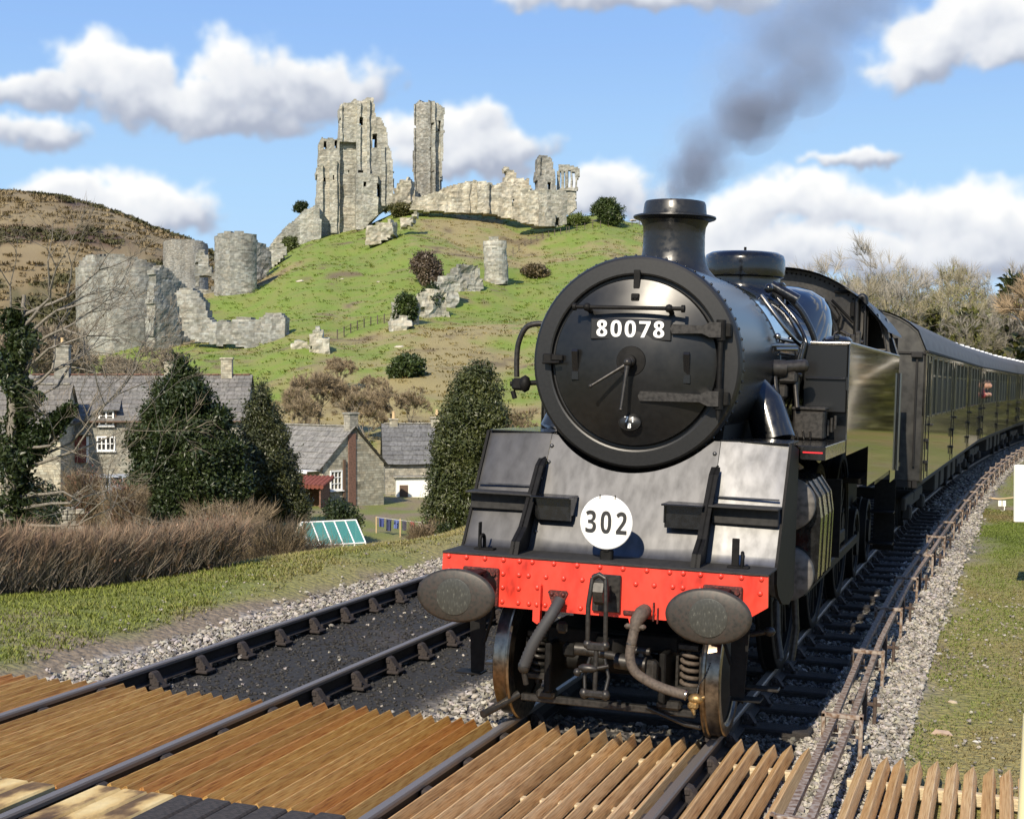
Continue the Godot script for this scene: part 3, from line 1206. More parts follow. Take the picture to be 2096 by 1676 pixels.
func loco():
	var L = thing("steam_locomotive", "black tank steam engine with a red buffer beam at the head of the train", "locomotive", CT)
	var g
	# --- frames, stretchers
	g = G.new()
	for s in [-1, 1]:
		g.at(YZ()).poly(V2([-0.60, 0.88, -0.60, 1.24, -13.0, 1.24, -13.0, 0.85, -9.5, 0.75, -5.0, 0.75, -2.6, 0.78, -1.9, 0.98, -1.2, 1.04]), -s * 0.56, -s * 0.60)
	g.at(Transform3D.IDENTITY)
	for z in [-0.75, -2.2, -3.1, -5.0, -7.4, -9.6, -11.5]:
		g.box(Vector3(0, 1.05, z), Vector3(1.1, 0.36, 0.05))
	g.box(Vector3(0, 0.86, -1.9), Vector3(1.1, 0.5, 0.06))
	g.box(Vector3(0, 1.0, -7.0), Vector3(1.0, 0.3, 9.5))
	obj("main_frame", g, M.frame_black, L)
	# --- buffer beam
	g = G.new()
	g.poly(V2([-1.17, 1.262, -1.175, 1.045, -1.07, 0.975, -0.99, 0.965, -0.95, 0.90, 0.215, 0.895, 0.225, 0.86, 0.27, 0.86, 0.28, 0.90, 0.95, 0.905, 0.99, 0.965, 1.07, 0.975, 1.175, 1.045, 1.17, 1.262]), -0.575, -0.54)
	var beam = obj("buffer_beam", g, M.buffer_red, L)
	g = G.new()
	g.ball(Vector3.ZERO, Vector3(0.0195, 0.0195, 0.016), 10)
	var rivet = g.mesh(M.buffer_red)
	for q in [[1.235, [1.125, 0.99, 0.85, 0.71, 0.59, 0.495, 0.335, 0.165, 0.0]], [1.137, [1.12, 0.71, 0.59, 0.52, 0.39, 0.26, 0.125]], [1.04, [0.71, 0.59]], [0.938, [0.71, 0.59, 0.51, 0.39, 0.13]]]:
		for x in q[1]:
			for s in [-1, 1]:
				if x == 0.0 and s < 0:
					continue
				if s > 0 and q[0] < 1.1 and x > 0.45:
					continue
				put("rivet", rivet, beam, Transform3D(Basis(), Vector3(s * x, q[0], -0.539)))
	g = G.new()
	g.poly(V2([-0.475, 1.085, -0.42, 1.085, -0.415, 0.83, -0.44, 0.80, -0.475, 0.82]), -0.538, -0.526)
	g.box(Vector3(-0.418, 0.95, -0.515), Vector3(0.012, 0.26, 0.05))
	for y in [1.06, 0.94]:
		g.ball(Vector3(-0.447, y, -0.525), Vector3(0.02, 0.02, 0.016), 8)
	obj("strap_bracket", g, M.buffer_red, beam)
	g = G.new()
	g.poly(V2([-0.37, 1.035, -0.355, 1.05, -0.235, 1.05, -0.222, 1.035, -0.27, 0.93, -0.33, 0.93]), -0.538, -0.528)
	for x in [-0.34, -0.255]:
		g.ball(Vector3(x, 1.022, -0.528), Vector3(0.017, 0.017, 0.015), 8)
	obj("hose_bracket", g, M.dirty_red, beam)
	g = G.new()
	g.box(Vector3(0.26, 0.935, -0.53), Vector3(0.16, 0.03, 0.02), 0.004)
	g.box(Vector3(0.395, 0.955, -0.532), Vector3(0.012, 0.13, 0.03), 0.003)
	g.box(Vector3(0.425, 0.93, -0.532), Vector3(0.01, 0.11, 0.03), 0.003)
	obj("pipe_clip", g, M.dirty_red, beam)
	# --- buffers
	for s in [-1, 1]:
		var c = Vector3(s * 0.87, 1.038, 0)
		g = G.new()
		g.box(c + Vector3(0, 0, -0.525), Vector3(0.27, 0.27, 0.03), 0.008)
		for q in [[-1, -1], [1, -1], [1, 1], [-1, 1]]:
			g.at(ZAX(c + Vector3(q[0] * 0.1, q[1] * 0.1, -0.51))).lathe([Vector2(0.02, 0), Vector2(0.02, 0.02), Vector2(0, 0.02)], 6)
		var bf = obj("buffer", g, M.dirty_red, L)
		g = G.new()
		g.at(ZAX(c)).lathe([Vector2(0.125, -0.51), Vector2(0.11, -0.46), Vector2(0.10, -0.22), Vector2(0.108, -0.215), Vector2(0.108, -0.17), Vector2(0.07, -0.165), Vector2(0.065, -0.03), Vector2(0.09, -0.02)], 20)
		g.at(Transform3D.IDENTITY).box(c + Vector3(0, 0.118, -0.3), Vector3(0.14, 0.02, 0.3), 0.004)
		obj("buffer_housing", g, M.frame_black, bf)
		g = G.new()
		g.at(ZAX(c) * Transform3D(Basis.from_scale(Vector3(0.284, 1.0, 0.184)), Vector3.ZERO))
		g.lathe([Vector2(0.3, -0.045), Vector2(0.93, -0.045), Vector2(0.99, -0.035), Vector2(1.0, -0.02), Vector2(0.985, -0.008), Vector2(0.9, 0.0), Vector2(0.6, 0.010), Vector2(0.3, 0.014), Vector2(0, 0.015)], 48, 0, TAU, 60.0)
		obj("buffer_head", g, M.buffer_grey, bf)
		g = G.new()
		g.at(ZAX(c + Vector3(s * 0.005, -0.005, 0.008))).lathe([Vector2(0.128, 0.0), Vector2(0.126, 0.006), Vector2(0.118, 0.008), Vector2(0.05, 0.0095), Vector2(0, 0.0095)], 32)
		obj("grease_patch", g, M.buffer_grease, bf)
	# --- coupling
	g = G.new()
	g.at(YZ()).poly(V2([-0.54, 1.12, -0.44, 1.12, -0.40, 1.16, -0.34, 1.18, -0.29, 1.16, -0.27, 1.10, -0.29, 1.03, -0.35, 1.0, -0.40, 1.02, -0.54, 1.0]), -0.095, -0.025)
	g.at(Transform3D.IDENTITY).box(Vector3(0.06, 1.06, -0.52), Vector3(0.2, 0.26, 0.03), 0.006)
	var hook = obj("draw_hook", g, M.grimy_steel, L)
	g = G.new()
	for s in [-1, 1]:
		g.tube([Vector3(0.06 + s * 0.045, 1.19, -0.30), Vector3(0.06 + s * 0.062, 1.0, -0.27), Vector3(0.06 + s * 0.062, 0.74, -0.29)], 0.017, 8)
		g.ball(Vector3(0.06 + s * 0.062, 0.735, -0.29), Vector3(0.034, 0.034, 0.03), 8)
	g.tube([Vector3(0.015, 1.19, -0.30), Vector3(0.06, 1.215, -0.30), Vector3(0.105, 1.19, -0.30)], 0.02, 8)
	g.box(Vector3(0.06, 0.725, -0.29), Vector3(0.14, 0.055, 0.055), 0.012)
	g.cyl(Vector3(0.06, 0.70, -0.29), Vector3(0.06, 0.42, -0.29), 0.017, 10)
	g.ball(Vector3(0.01, 0.575, -0.28), Vector3(0.075, 0.03, 0.035), 10)
	g.ball(Vector3(-0.065, 0.54, -0.28), Vector3(0.03, 0.03, 0.03), 8)
	g.cyl(Vector3(-0.05, 0.545, -0.28), Vector3(0.15, 0.60, -0.29), 0.014, 8)
	g.box(Vector3(0.06, 0.40, -0.29), Vector3(0.16, 0.05, 0.05), 0.014)
	for s in [-1, 1]:
		g.ball(Vector3(0.06 + s * 0.075, 0.40, -0.29), Vector3(0.035, 0.038, 0.034), 8)
		g.tube([Vector3(0.06 + s * 0.07, 0.41, -0.29), Vector3(0.06 + s * 0.085, 0.52, -0.32), Vector3(0.06 + s * 0.05, 0.64, -0.33)], 0.013, 6)
	obj("screw_coupling", g, M.grimy_steel, hook)
	# --- hoses
	g = G.new()
	g.tube(bez([Vector3(0.295, 0.845, -0.40), Vector3(0.285, 0.76, -0.38), Vector3(0.278, 0.66, -0.37), Vector3(0.315, 0.565, -0.37), Vector3(0.42, 0.50, -0.38), Vector3(0.54, 0.46, -0.38), Vector3(0.68, 0.435, -0.38)]), 0.034, 12)
	var vh = obj("brake_hose", g, M.hose_brown, L)
	g = G.new()
	g.tube([Vector3(0.33, 0.955, -0.54), Vector3(0.33, 0.95, -0.44), Vector3(0.305, 0.90, -0.40), Vector3(0.298, 0.84, -0.40)], [0.05, 0.052, 0.045, 0.036], 12)
	g.box(Vector3(0.30, 0.865, -0.40), Vector3(0.15, 0.035, 0.05), 0.014)
	obj("hose_elbow", g, M.hose_brown, vh)
	g = G.new()
	for q in [[Vector3(0.282, 0.755, -0.38), Vector3(0.28, 0.745, -0.38)], [Vector3(0.668, 0.437, -0.38), Vector3(0.676, 0.436, -0.38)]]:
		g = G.new()
		g.cyl(q[0], q[1], 0.038, 12)
		obj("hose_clip", g, M.bright_steel, vh)
	g = G.new()
	g.ball(Vector3(0.74, 0.415, -0.38), Vector3(0.055, 0.04, 0.04), 10)
	g.box(Vector3(0.725, 0.375, -0.37), Vector3(0.07, 0.05, 0.05), 0.012)
	g.tube([Vector3(0.72, 0.36, -0.37), Vector3(0.735, 0.31, -0.37)], [0.02, 0.008], 8)
	g.cyl(Vector3(0.76, 0.42, -0.38), Vector3(0.80, 0.435, -0.38), 0.012, 8)
	obj("hose_coupling", g, M.brass, vh)
	g = G.new()
	var chain = bez([Vector3(0.74, 0.43, -0.40), Vector3(0.745, 0.50, -0.44), Vector3(0.775, 0.55, -0.5), Vector3(0.80, 0.64, -0.55)], 5)
	for i in chain.size() - 1:
		g.cyl(chain[i], chain[i].lerp(chain[i + 1], 0.8), 0.006, 5)
	obj("dust_cap_chain", g, M.grimy_steel, vh)
	g = G.new()
	var hp = bez([Vector3(-0.27, 0.985, -0.50), Vector3(-0.30, 0.90, -0.42), Vector3(-0.36, 0.79, -0.38), Vector3(-0.42, 0.67, -0.36), Vector3(-0.47, 0.54, -0.36)], 10)
	var hr2 = []
	for i in hp.size():
		hr2.append(0.044 if i % 2 == 0 else 0.039)
	g.tube(hp, hr2, 12)
	var sh = obj("steam_heating_hose", g, M.hose_black, L)
	g = G.new()
	g.ball(Vector3(-0.475, 0.525, -0.36), Vector3(0.045, 0.05, 0.045), 10)
	g.cyl(Vector3(-0.48, 0.52, -0.36), Vector3(-0.46, 0.40, -0.38), 0.02, 8)
	obj("hose_end", g, M.grimy_steel, sh)
	# --- front platform and its plates
	g = G.new()
	g.box(Vector3(0, 1.262, -0.83), Vector3(2.345, 0.016, 0.60), 0.003)
	obj("front_platform", g, M.platform_black, L)
	g = G.new()
	g.ball(Vector3.ZERO, Vector3(0.017, 0.017, 0.014), 8)
	var bolt = g.mesh(M.plate_worn)
	g = G.new()
	g.ball(Vector3.ZERO, Vector3(0.012, 0.012, 0.012), 6)
	var bolt2 = g.mesh(M.black_gloss)
	var prof = [Vector2(-0.93, 1.270), Vector2(-0.955, 1.285), Vector2(-0.985, 1.33), Vector2(-1.02, 1.40), Vector2(-1.15, 1.63), Vector2(-1.30, 1.90), Vector2(-1.42, 2.11)]
	for q in [[-0.64, 0.655, 0.0], [-1.172, -0.645, -0.05], [0.66, 1.165, 0.05]]:
		g = G.new()
		var rings = []
		if q[2] == 0.0:                          # the middle plate is cut round under the smokebox ring
			for i in 29:
				var x = lerpf(q[0], q[1], i / 28.0)
				var top = minf(2.11, 2.672 - sqrt(maxf(0.0, 0.822 * 0.822 - x * x)))
				var r = []
				for k in 9:
					var y = 1.27 + (top - 1.27) * pow(k / 8.0, 1.6)
					var z = prof[0].x
					for j in prof.size() - 1:
						if y >= prof[j].y:
							z = lerpf(prof[j].x, prof[j + 1].x, clampf((y - prof[j].y) / (prof[j + 1].y - prof[j].y), 0, 1))
					r.append(Vector3(x, y, z))
				rings.append(r)
			g.skin(rings, Vector3(0, 0.5, 0.8), Vector3(0, -0.006, -0.008))
			obj("front_plate", g, M.plate_worn, L)
			continue
		for p in prof:
			var a = Vector3(q[0], p.y, p.x)
			var b = Vector3(q[1], p.y, p.x)
			var k = (p.y - 1.27) * q[2]           # flat outer plates are bent outwards here to change how they catch glare
			a.z -= maxf(-k, 0.0) * 1.2
			b.z -= maxf(k, 0.0) * 1.2
			rings.append([a, a.lerp(b, 0.25), a.lerp(b, 0.5), a.lerp(b, 0.75), b, b + Vector3(0, -0.006, -0.008), a.lerp(b, 0.5) + Vector3(0, -0.006, -0.008), a + Vector3(0, -0.006, -0.008)])
		g.loft(rings, true, true)
		var pl = obj("front_plate", g, M.plate_glare if q[2] > 0.0 else M.plate_dim, L)
		if q[2] != 0.0:
			var s = signf(q[2])
			for y in [2.02, 1.90, 1.62, 1.40]:
				var zz = -0.985 - (y - 1.33) * 0.556
				put("bolt", bolt, pl, T3(Vector3(s * 0.625, y, zz + 0.006)))
			g = G.new()                        # the step across the plate
			g.box(Vector3((q[0] + q[1]) / 2, 1.668, -1.07), Vector3(q[1] - q[0] - 0.01, 0.014, 0.22), 0.003)
			g.box(Vector3((q[0] + q[1]) / 2, 1.60, -1.085), Vector3(q[1] - q[0] - 0.03, 0.12, 0.05), 0.006)  # black box under the tread stands in for its shadow
			obj("plate_step", g, M.platform_black, pl)
			g = G.new()                        # raised lip of the upper field
			g.box(Vector3((q[0] + q[1]) / 2, 1.72, -1.185), Vector3(q[1] - q[0] - 0.06, 0.012, 0.02), 0.003)
			obj("plate_lip", g, M.plate_worn, pl)
	for s in [-1, 1]:
		g = G.new()
		g.at(YZ()).poly(V2([-0.92, 1.262, -0.95, 1.30, -1.44, 2.115, -1.85, 2.06, -1.85, 0.98, -1.75, 0.94, -1.6, 0.92, -1.25, 0.97, -1.03, 1.06, -0.93, 1.15]), -s * 1.155, -s * 1.175)
		obj("side_valance", g, M.frame_black, L)
		g = G.new()
		g.at(YZ()).poly(V2([-0.60, 1.27, -0.98, 1.27, -1.335, 1.94, -1.25, 1.93, -1.16, 1.88, -0.80, 1.45, -0.64, 1.36]), -s * 0.655, -s * 0.667)
		g.at(YZ()).poly(V2([-0.60, 1.27, -0.64, 1.36, -0.80, 1.45, -1.16, 1.88, -1.25, 1.93, -1.25, 1.90, -1.16, 1.85, -0.80, 1.42, -0.66, 1.34, -0.625, 1.27]), -s * 0.625, -s * 0.69)
		var rib = obj("stay_plate", g, M.frame_black, L)
		for y in [1.60, 1.66, 1.78]:
			for dz in [0.0, 0.05]:
				put("bolt", bolt2, rib, T3(Vector3(s * 0.652, y, -1.1 - (y - 1.6) * 0.6 + dz)))
		g = G.new()
		g.box(Vector3(s * 0.49, 1.665, -1.02), Vector3(0.30, 0.014, 0.26), 0.004)
		g.poly(V2([s * 0.35, 1.66, s * 0.64, 1.66, s * 0.64, 1.54, s * 0.60, 1.495, s * 0.35, 1.495]), -0.98, -1.0)
		g.box(Vector3(s * 0.352, 1.60, -1.06), Vector3(0.012, 0.14, 0.2), 0.003)
		obj("lamp_step", g, M.black_gloss, L)
		# lamp irons on the platform
		g = G.new()
		if s < 0:
			g.box(Vector3(-0.97, 1.37, -0.76), Vector3(0.012, 0.20, 0.05), 0.003)
		else:
			g.box(Vector3(0.90, 1.37, -0.80), Vector3(0.052, 0.20, 0.012), 0.004)
		g.box(Vector3(s * 0.93, 1.277, -0.77), Vector3(0.15, 0.014, 0.08), 0.003)
		g.tube(bez([Vector3(s * 0.955, 1.27, -0.74), Vector3(s * 0.96, 1.34, -0.74), Vector3(s * 0.955, 1.375, -0.76), Vector3(s * 0.95, 1.36, -0.80), Vector3(s * 0.95, 1.27, -0.81)], 4), 0.013, 8)
		obj("lamp_iron", g, M.frame_black, L)
	g = G.new()
	g.box(Vector3(0.0, 1.30, -0.72), Vector3(0.09, 0.08, 0.06), 0.01)
	g.box(Vector3(0.0, 1.40, -0.70), Vector3(0.05, 0.26, 0.012), 0.003)
	obj("lamp_iron", g, M.frame_black, L)
	# --- smokebox
	g = G.new()
	g.at(ZAX(Vector3(0, 2.672, 0))).lathe([Vector2(0.795, -3.35), Vector2(0.795, -1.46)], 72)
	var sbx = obj("smokebox", g, M.smokebox_black, L)
	g = G.new()
	g.at(ZAX(Vector3(0, 2.672, 0))).lathe([Vector2(0.80, -1.47), Vector2(0.80, -1.40), Vector2(0.788, -1.372), Vector2(0.772, -1.362), Vector2(0.668, -1.357), Vector2(0.655, -1.362), Vector2(0.648, -1.40), Vector2(0.0, -1.41)], 80, 0, TAU, 16.0)
	obj("front_ring", g, M.ring_black, sbx)
	g = G.new()
	for i in 64:
		var a = TAU * (i + 0.5) / 64
		g.ball(Vector3(cos(a) * 0.802, 2.672 + sin(a) * 0.802, -1.44), Vector3(0.013, 0.013, 0.013), 6)
		g.ball(Vector3(cos(a) * 0.797, 2.672 + sin(a) * 0.797, -3.25), Vector3(0.012, 0.012, 0.012), 6)
	obj("ring_bolts", g, M.smokebox_black, sbx).set_meta("kind", "stuff")
	g = G.new()
	var dp = [Vector2(0.625, -1.41), Vector2(0.628, -1.372), Vector2(0.618, -1.352)]
	for i in 9:
		var a = (8 - i) / 8.0 * 0.40
		dp.append(Vector2(0.60 * sin(a) / sin(0.40), -1.235 - 1.54 * (1.0 - cos(a)) * 0.92))
	dp[-1].x = 0.0
	g.at(ZAX(Vector3(0, 2.672, 0))).lathe(dp, 72, 0, TAU, 35.0)
	var door = obj("smokebox_door", g, M.door_black, L)
	g = G.new()
	g.at(ZAX(Vector3(0, 2.68, 0))).lathe([Vector2(0.115, -1.245), Vector2(0.108, -1.232), Vector2(0.045, -1.226), Vector2(0.042, -1.19), Vector2(0.0, -1.185)], 28)
	obj("locking_boss", g, M.frame_black, door)
	for q in [[Vector3(0.015, 2.675, -1.17), Vector3(-0.265, 2.487, -1.10), 0.017], [Vector3(0.0, 2.67, -1.14), Vector3(-0.03, 2.325, -1.10), 0.018]]:
		g = G.new()
		g.ball(q[0], Vector3(0.034, 0.034, 0.04), 10)
		g.tube([q[0], q[0].lerp(q[1], 0.3), q[1]], [0.024, 0.015, 0.011], 10)
		g.ball(q[1], Vector3.ONE * q[2], 8)
		obj("locking_handle", g, M.grimy_steel, door)
	for q in [[0.30, 2.925], [0.075, 2.425]]:
		g = G.new()
		g.poly(V2([q[0], q[1] - 0.035, q[0] - 0.015, q[1], q[0], q[1] + 0.035, 0.52, q[1] + 0.028, 0.58, q[1] + 0.055, 0.66, q[1] + 0.055, 0.66, q[1] - 0.055, 0.58, q[1] - 0.055, 0.52, q[1] - 0.028]), -1.335, -1.238)
		obj("hinge_strap", g, M.grimy_steel, door)
	g = G.new()
	g.cyl(Vector3(0.652, 2.33, -1.29), Vector3(0.652, 3.0, -1.29), 0.02, 12)
	for y in [2.425, 2.925]:
		g.cyl(Vector3(0.652, y - 0.075, -1.29), Vector3(0.652, y + 0.075, -1.29), 0.036, 12)
		g.box(Vector3(0.69, y, -1.325), Vector3(0.07, 0.10, 0.06), 0.008)
	g.tube([Vector3(0.652, 2.34, -1.29), Vector3(0.652, 2.27, -1.29)], [0.022, 0.01], 8)
	obj("hinge_post", g, M.frame_black, door)
	g = G.new()
	g.cyl(Vector3(-0.435, 3.071, -1.20), Vector3(0.385, 3.071, -1.20), 0.0155, 12)
	for x in [-0.435, 0.385]:
		g.cyl(Vector3(x - 0.012, 3.071, -1.20), Vector3(x + 0.012, 3.071, -1.20), 0.028, 12)
	for x in [-0.34, 0.28]:
		g.ball(Vector3(x, 3.071, -1.20), Vector3(0.032, 0.032, 0.032), 10)
		g.cyl(Vector3(x, 3.065, -1.21), Vector3(x, 3.045, -1.30), 0.02, 8)
	obj("door_handrail", g, M.frame_black, door)
	g = G.new()
	g.box(Vector3(-0.015, 2.913, -1.262), Vector3(0.615, 0.158, 0.022), 0.008)
	g.box(Vector3(-0.015, 2.913, -1.29), Vector3(0.3, 0.08, 0.05))
	var np = obj("number_plate", g, M.plate_black, L)
	for i in 5:
		text("digit", "80078"[i], 0.168, 0.012, M.white_paint, np, Transform3D(Basis.from_scale(Vector3(1.02, 1, 1)), Vector3(-0.231 + i * 0.108, 2.914, -1.247)))
	g = G.new()
	g.at(ZAX(Vector3(0, 2.225, -1.262)) * Transform3D(Basis.from_scale(Vector3(0.085, 1, 0.058)), Vector3.ZERO)).lathe([Vector2(1, -0.06), Vector2(1, 0.0), Vector2(0.93, 0.006), Vector2(0, 0.006)], 32)
	var sp = obj("shed_plate", g, M.plate_black, L)
	g = G.new()
	g.at(ZAX(Vector3(0, 2.225, -1.256)) * Transform3D(Basis.from_scale(Vector3(0.085, 1, 0.058)), Vector3.ZERO)).lathe([Vector2(0.99, 0), Vector2(0.98, 0.003), Vector2(0.95, 0.003), Vector2(0.94, 0)], 32)
	obj("plate_rim", g, M.grimy_steel, sp)
	text("digit", "7", 0.058, 0.006, M.white_paint, sp, T3(Vector3(-0.024, 2.248, -1.254)))
	text("digit", "1", 0.058, 0.006, M.white_paint, sp, T3(Vector3(0.022, 2.248, -1.254)))
	text("letter", "B", 0.050, 0.006, M.white_paint, sp, T3(Vector3(0.0, 2.201, -1.254)))
	for q in [[-0.44, 2.54, 2.76], [0.41, 2.54, 2.76]]:
		g = G.new()
		g.at(YZ()).poly(V2([-1.37, q[1] + 0.02, -1.30, q[1] + 0.02, -1.285, q[1] + 0.07, -1.245, q[1] + 0.2, -1.26, q[2], -1.275, q[2], -1.30, q[1] + 0.1]), -q[0] - 0.022, -q[0] + 0.022)
		g.at(Transform3D.IDENTITY).box(Vector3(q[0], q[1] + 0.02, -1.30), Vector3(0.06, 0.07, 0.03), 0.006)
		obj("lamp_iron", g, M.smokebox_black, door)
	g = G.new()
	g.box(Vector3(0.0, 3.26, -1.335), Vector3(0.05, 0.20, 0.014), 0.004)
	g.box(Vector3(0.0, 3.155, -1.315), Vector3(0.062, 0.055, 0.05), 0.006)
	for x in [-0.014, 0.014]:
		g.ball(Vector3(x, 3.15, -1.288), Vector3(0.011, 0.011, 0.008), 6)
	obj("top_lamp_iron", g, M.frame_black, door)
	g = G.new()
	g.box(Vector3(-0.665, 2.685, -1.325), Vector3(0.075, 0.07, 0.07), 0.01)
	g.box(Vector3(-0.59, 2.69, -1.31), Vector3(0.09, 0.045, 0.03), 0.006)
	g.cyl(Vector3(-0.70, 2.65, -1.30), Vector3(-0.56, 2.655, -1.27), 0.012, 8)
	obj("door_clamp", g, M.frame_black, door)
	# saddle
	g = G.new()
	g.poly(V2([-0.7, 1.2, 0.7, 1.2, 0.62, 1.9, 0.66, 2.25, -0.66, 2.25, -0.62, 1.9]), -3.1, -1.55)
	obj("smokebox_saddle", g, M.frame_black, L)
	# --- chimney
	g = G.new()
	g.at(Transform3D(Basis(), Vector3(0, 0, -2.57))).lathe([Vector2(0.40, 3.36), Vector2(0.345, 3.40), Vector2(0.295, 3.455), Vector2(0.268, 3.52), Vector2(0.255, 3.60), Vector2(0.252, 3.74), Vector2(0.258, 3.80), Vector2(0.28, 3.845), Vector2(0.33, 3.862), Vector2(0.34, 3.872), Vector2(0.338, 3.884), Vector2(0.31, 3.892), Vector2(0.262, 3.90), Vector2(0.252, 3.985), Vector2(0.242, 4.005), Vector2(0.21, 4.01), Vector2(0.19, 3.99), Vector2(0.18, 3.6)], 56, 0, TAU, 45.0)
	obj("chimney", g, M.chimney_black, L)
	# --- boiler, firebox
	g = G.new()
	g.at(ZAX(Vector3(0, 2.66, 0))).lathe([Vector2(0.835, -6.2), Vector2(0.80, -3.36)], 72)
	var bo = obj("boiler_barrel", g, M.boiler_black, L)
	for z in [-3.36, -4.3, -5.25, -6.05]:
		g = G.new()
		var r = 0.80 + 0.035 * (-3.36 - z) / 2.84
		g.at(ZAX(Vector3(0, 2.66, z))).lathe([Vector2(r, -0.035), Vector2(r + 0.009, -0.03), Vector2(r + 0.009, 0.03), Vector2(r, 0.035)], 72)
		obj("boiler_band", g, M.boiler_black, bo)
	var fb = []
	for q in [[-6.02, 0.84, 0.84, 0.0], [-6.22, 0.87, 0.87, 0.45], [-6.42, 0.885, 0.89, 0.85], [-6.6, 0.89, 0.90, 1.0], [-8.0, 0.89, 0.84, 1.0]]:
		var ring = []
		for i in 48:
			var a = TAU * i / 48
			var ca = cos(a)
			var sa = sin(a)
			var p = lerpf(2.0, 4.6, q[3])
			var rr = pow(pow(absf(ca), p) + pow(absf(sa), p), -1.0 / p)
			var y = sa * rr * q[2]
			ring.append(Vector3(ca * rr * q[1], 2.68 + (y if y > 0 else y * 1.35), q[0]))
		fb.append(ring)
	g = G.new()
	g.loft(fb, true, false)
	obj("firebox", g, M.boiler_black, L)
	g = G.new()
	g.at(Transform3D(Basis(), Vector3(0, 0, -6.05))).lathe([Vector2(0.50, 3.40), Vector2(0.40, 3.47), Vector2(0.375, 3.55), Vector2(0.38, 3.615), Vector2(0.412, 3.63), Vector2(0.418, 3.66), Vector2(0.418, 3.80), Vector2(0.40, 3.85), Vector2(0.35, 3.878), Vector2(0.2, 3.89), Vector2(0.0, 3.893)], 48, 0, TAU, 50.0)
	var dome = obj("steam_dome", g, M.black_gloss, L)
	g = G.new()
	g.cyl(Vector3(0, 3.88, -6.05), Vector3(0, 3.94, -6.05), 0.014, 8)
	obj("dome_stud", g, M.frame_black, dome)
	# top feed and fittings beside the dome
	for s in [-1, 1]:
		g = G.new()
		g.box(Vector3(s * 0.46, 3.42, -5.35), Vector3(0.14, 0.22, 0.16), 0.02)
		g.cyl(Vector3(s * 0.40, 3.5, -5.3), Vector3(s * 0.66, 3.36, -5.3), 0.055, 12)
		g.tube(bez([Vector3(s * 0.60, 3.36, -5.3), Vector3(s * 0.72, 3.22, -5.32), Vector3(s * 0.84, 2.95, -5.36), Vector3(s * 0.86, 2.6, -5.4)], 6), 0.032, 10)
		g.tube(bez([Vector3(s * 0.5, 3.36, -5.05), Vector3(s * 0.70, 3.14, -5.0), Vector3(s * 0.82, 2.9, -4.9), Vector3(s * 0.87, 2.5, -4.9)], 6), 0.02, 8)
		g.ball(Vector3(s * 0.40, 3.46, -5.12), Vector3(0.05, 0.05, 0.05), 8)
		obj("top_feed", g, M.black_gloss, L)
		g = G.new()
		g.tube(bez([Vector3(s * 0.60, 3.30, -3.4), Vector3(s * 0.885, 2.93, -3.5), Vector3(s * 0.93, 2.86, -4.6), Vector3(s * 0.95, 2.86, -7.9)], 6), 0.018, 8)
		g.cyl(Vector3(s * 0.52, 2.965, -2.95), Vector3(s * 0.93, 2.90, -3.9), 0.017, 8)
		for z in [-3.1, -3.9]:
			g.ball(Vector3(s * 0.8, 2.94, z), Vector3(0.03, 0.03, 0.03), 8)
		obj("boiler_handrail", g, M.bright_steel, L)
	# ejector gear and pipes on the engine's left, pipe loop on its right
	g = G.new()
	g.tube(bez([Vector3(-0.78, 2.95, -1.75), Vector3(-0.90, 2.955, -1.75), Vector3(-0.99, 2.92, -1.75), Vector3(-1.045, 2.80, -1.75), Vector3(-1.055, 2.66, -1.75), Vector3(-1.05, 2.53, -1.75)], 5), 0.022, 10)
	var lp = obj("snifting_pipe", g, M.grimy_steel, L)
	g = G.new()
	g.box(Vector3(-1.03, 2.475, -1.75), Vector3(0.10, 0.10, 0.10), 0.02)
	g.cyl(Vector3(-1.10, 2.475, -1.75), Vector3(-0.78, 2.5, -1.75), 0.022, 8)
	g.ball(Vector3(-0.97, 2.48, -1.72), Vector3(0.05, 0.07, 0.05), 8)
	g.cyl(Vector3(-1.08, 2.42, -1.75), Vector3(-1.06, 2.36, -1.75), 0.02, 8)
	g.cyl(Vector3(-0.83, 2.72, -1.72), Vector3(-0.83, 2.52, -1.72), 0.03, 8)
	obj("pipe_valve", g, M.frame_black, lp)
	g = G.new()
	g.tube(bez([Vector3(0.62, 2.94, -2.75), Vector3(0.70, 2.965, -2.9), Vector3(0.715, 2.85, -2.9), Vector3(0.725, 2.72, -2.9), Vector3(0.715, 2.58, -2.9)], 5), 0.02, 8)
	g.cyl(Vector3(0.60, 2.572, -2.8), Vector3(0.72, 2.57, -2.9), 0.016, 8)
	g.ball(Vector3(0.715, 2.57, -2.9), Vector3(0.03, 0.03, 0.03), 8)
	g.cyl(Vector3(0.74, 2.86, -3.0), Vector3(0.92, 2.87, -3.3), 0.018, 8)
	g.cyl(Vector3(0.80, 2.83, -3.0), Vector3(0.95, 2.84, -3.2), 0.018, 8)
	var ej = obj("ejector_pipe", g, M.bright_steel, L)
	g = G.new()
	g.box(Vector3(0.69, 2.955, -2.86), Vector3(0.07, 0.06, 0.06), 0.014)
	obj("ejector_valve", g, M.dirty_red, ej)
	g = G.new()
	g.cyl(Vector3(0.74, 2.67, -3.0), Vector3(0.88, 2.67, -3.05), 0.075, 14)
	g.cyl(Vector3(0.86, 2.68, -3.05), Vector3(1.02, 2.70, -3.12), 0.055, 12)
	g.box(Vector3(0.90, 2.60, -3.1), Vector3(0.16, 0.10, 0.14), 0.02)
	g.ball(Vector3(1.02, 2.70, -3.12), Vector3(0.05, 0.06, 0.05), 8)
	g.box(Vector3(0.84, 2.48, -3.1), Vector3(0.12, 0.12, 0.1), 0.02)
	g.cyl(Vector3(0.95, 2.62, -3.1), Vector3(0.99, 2.35, -3.05), 0.02, 8)
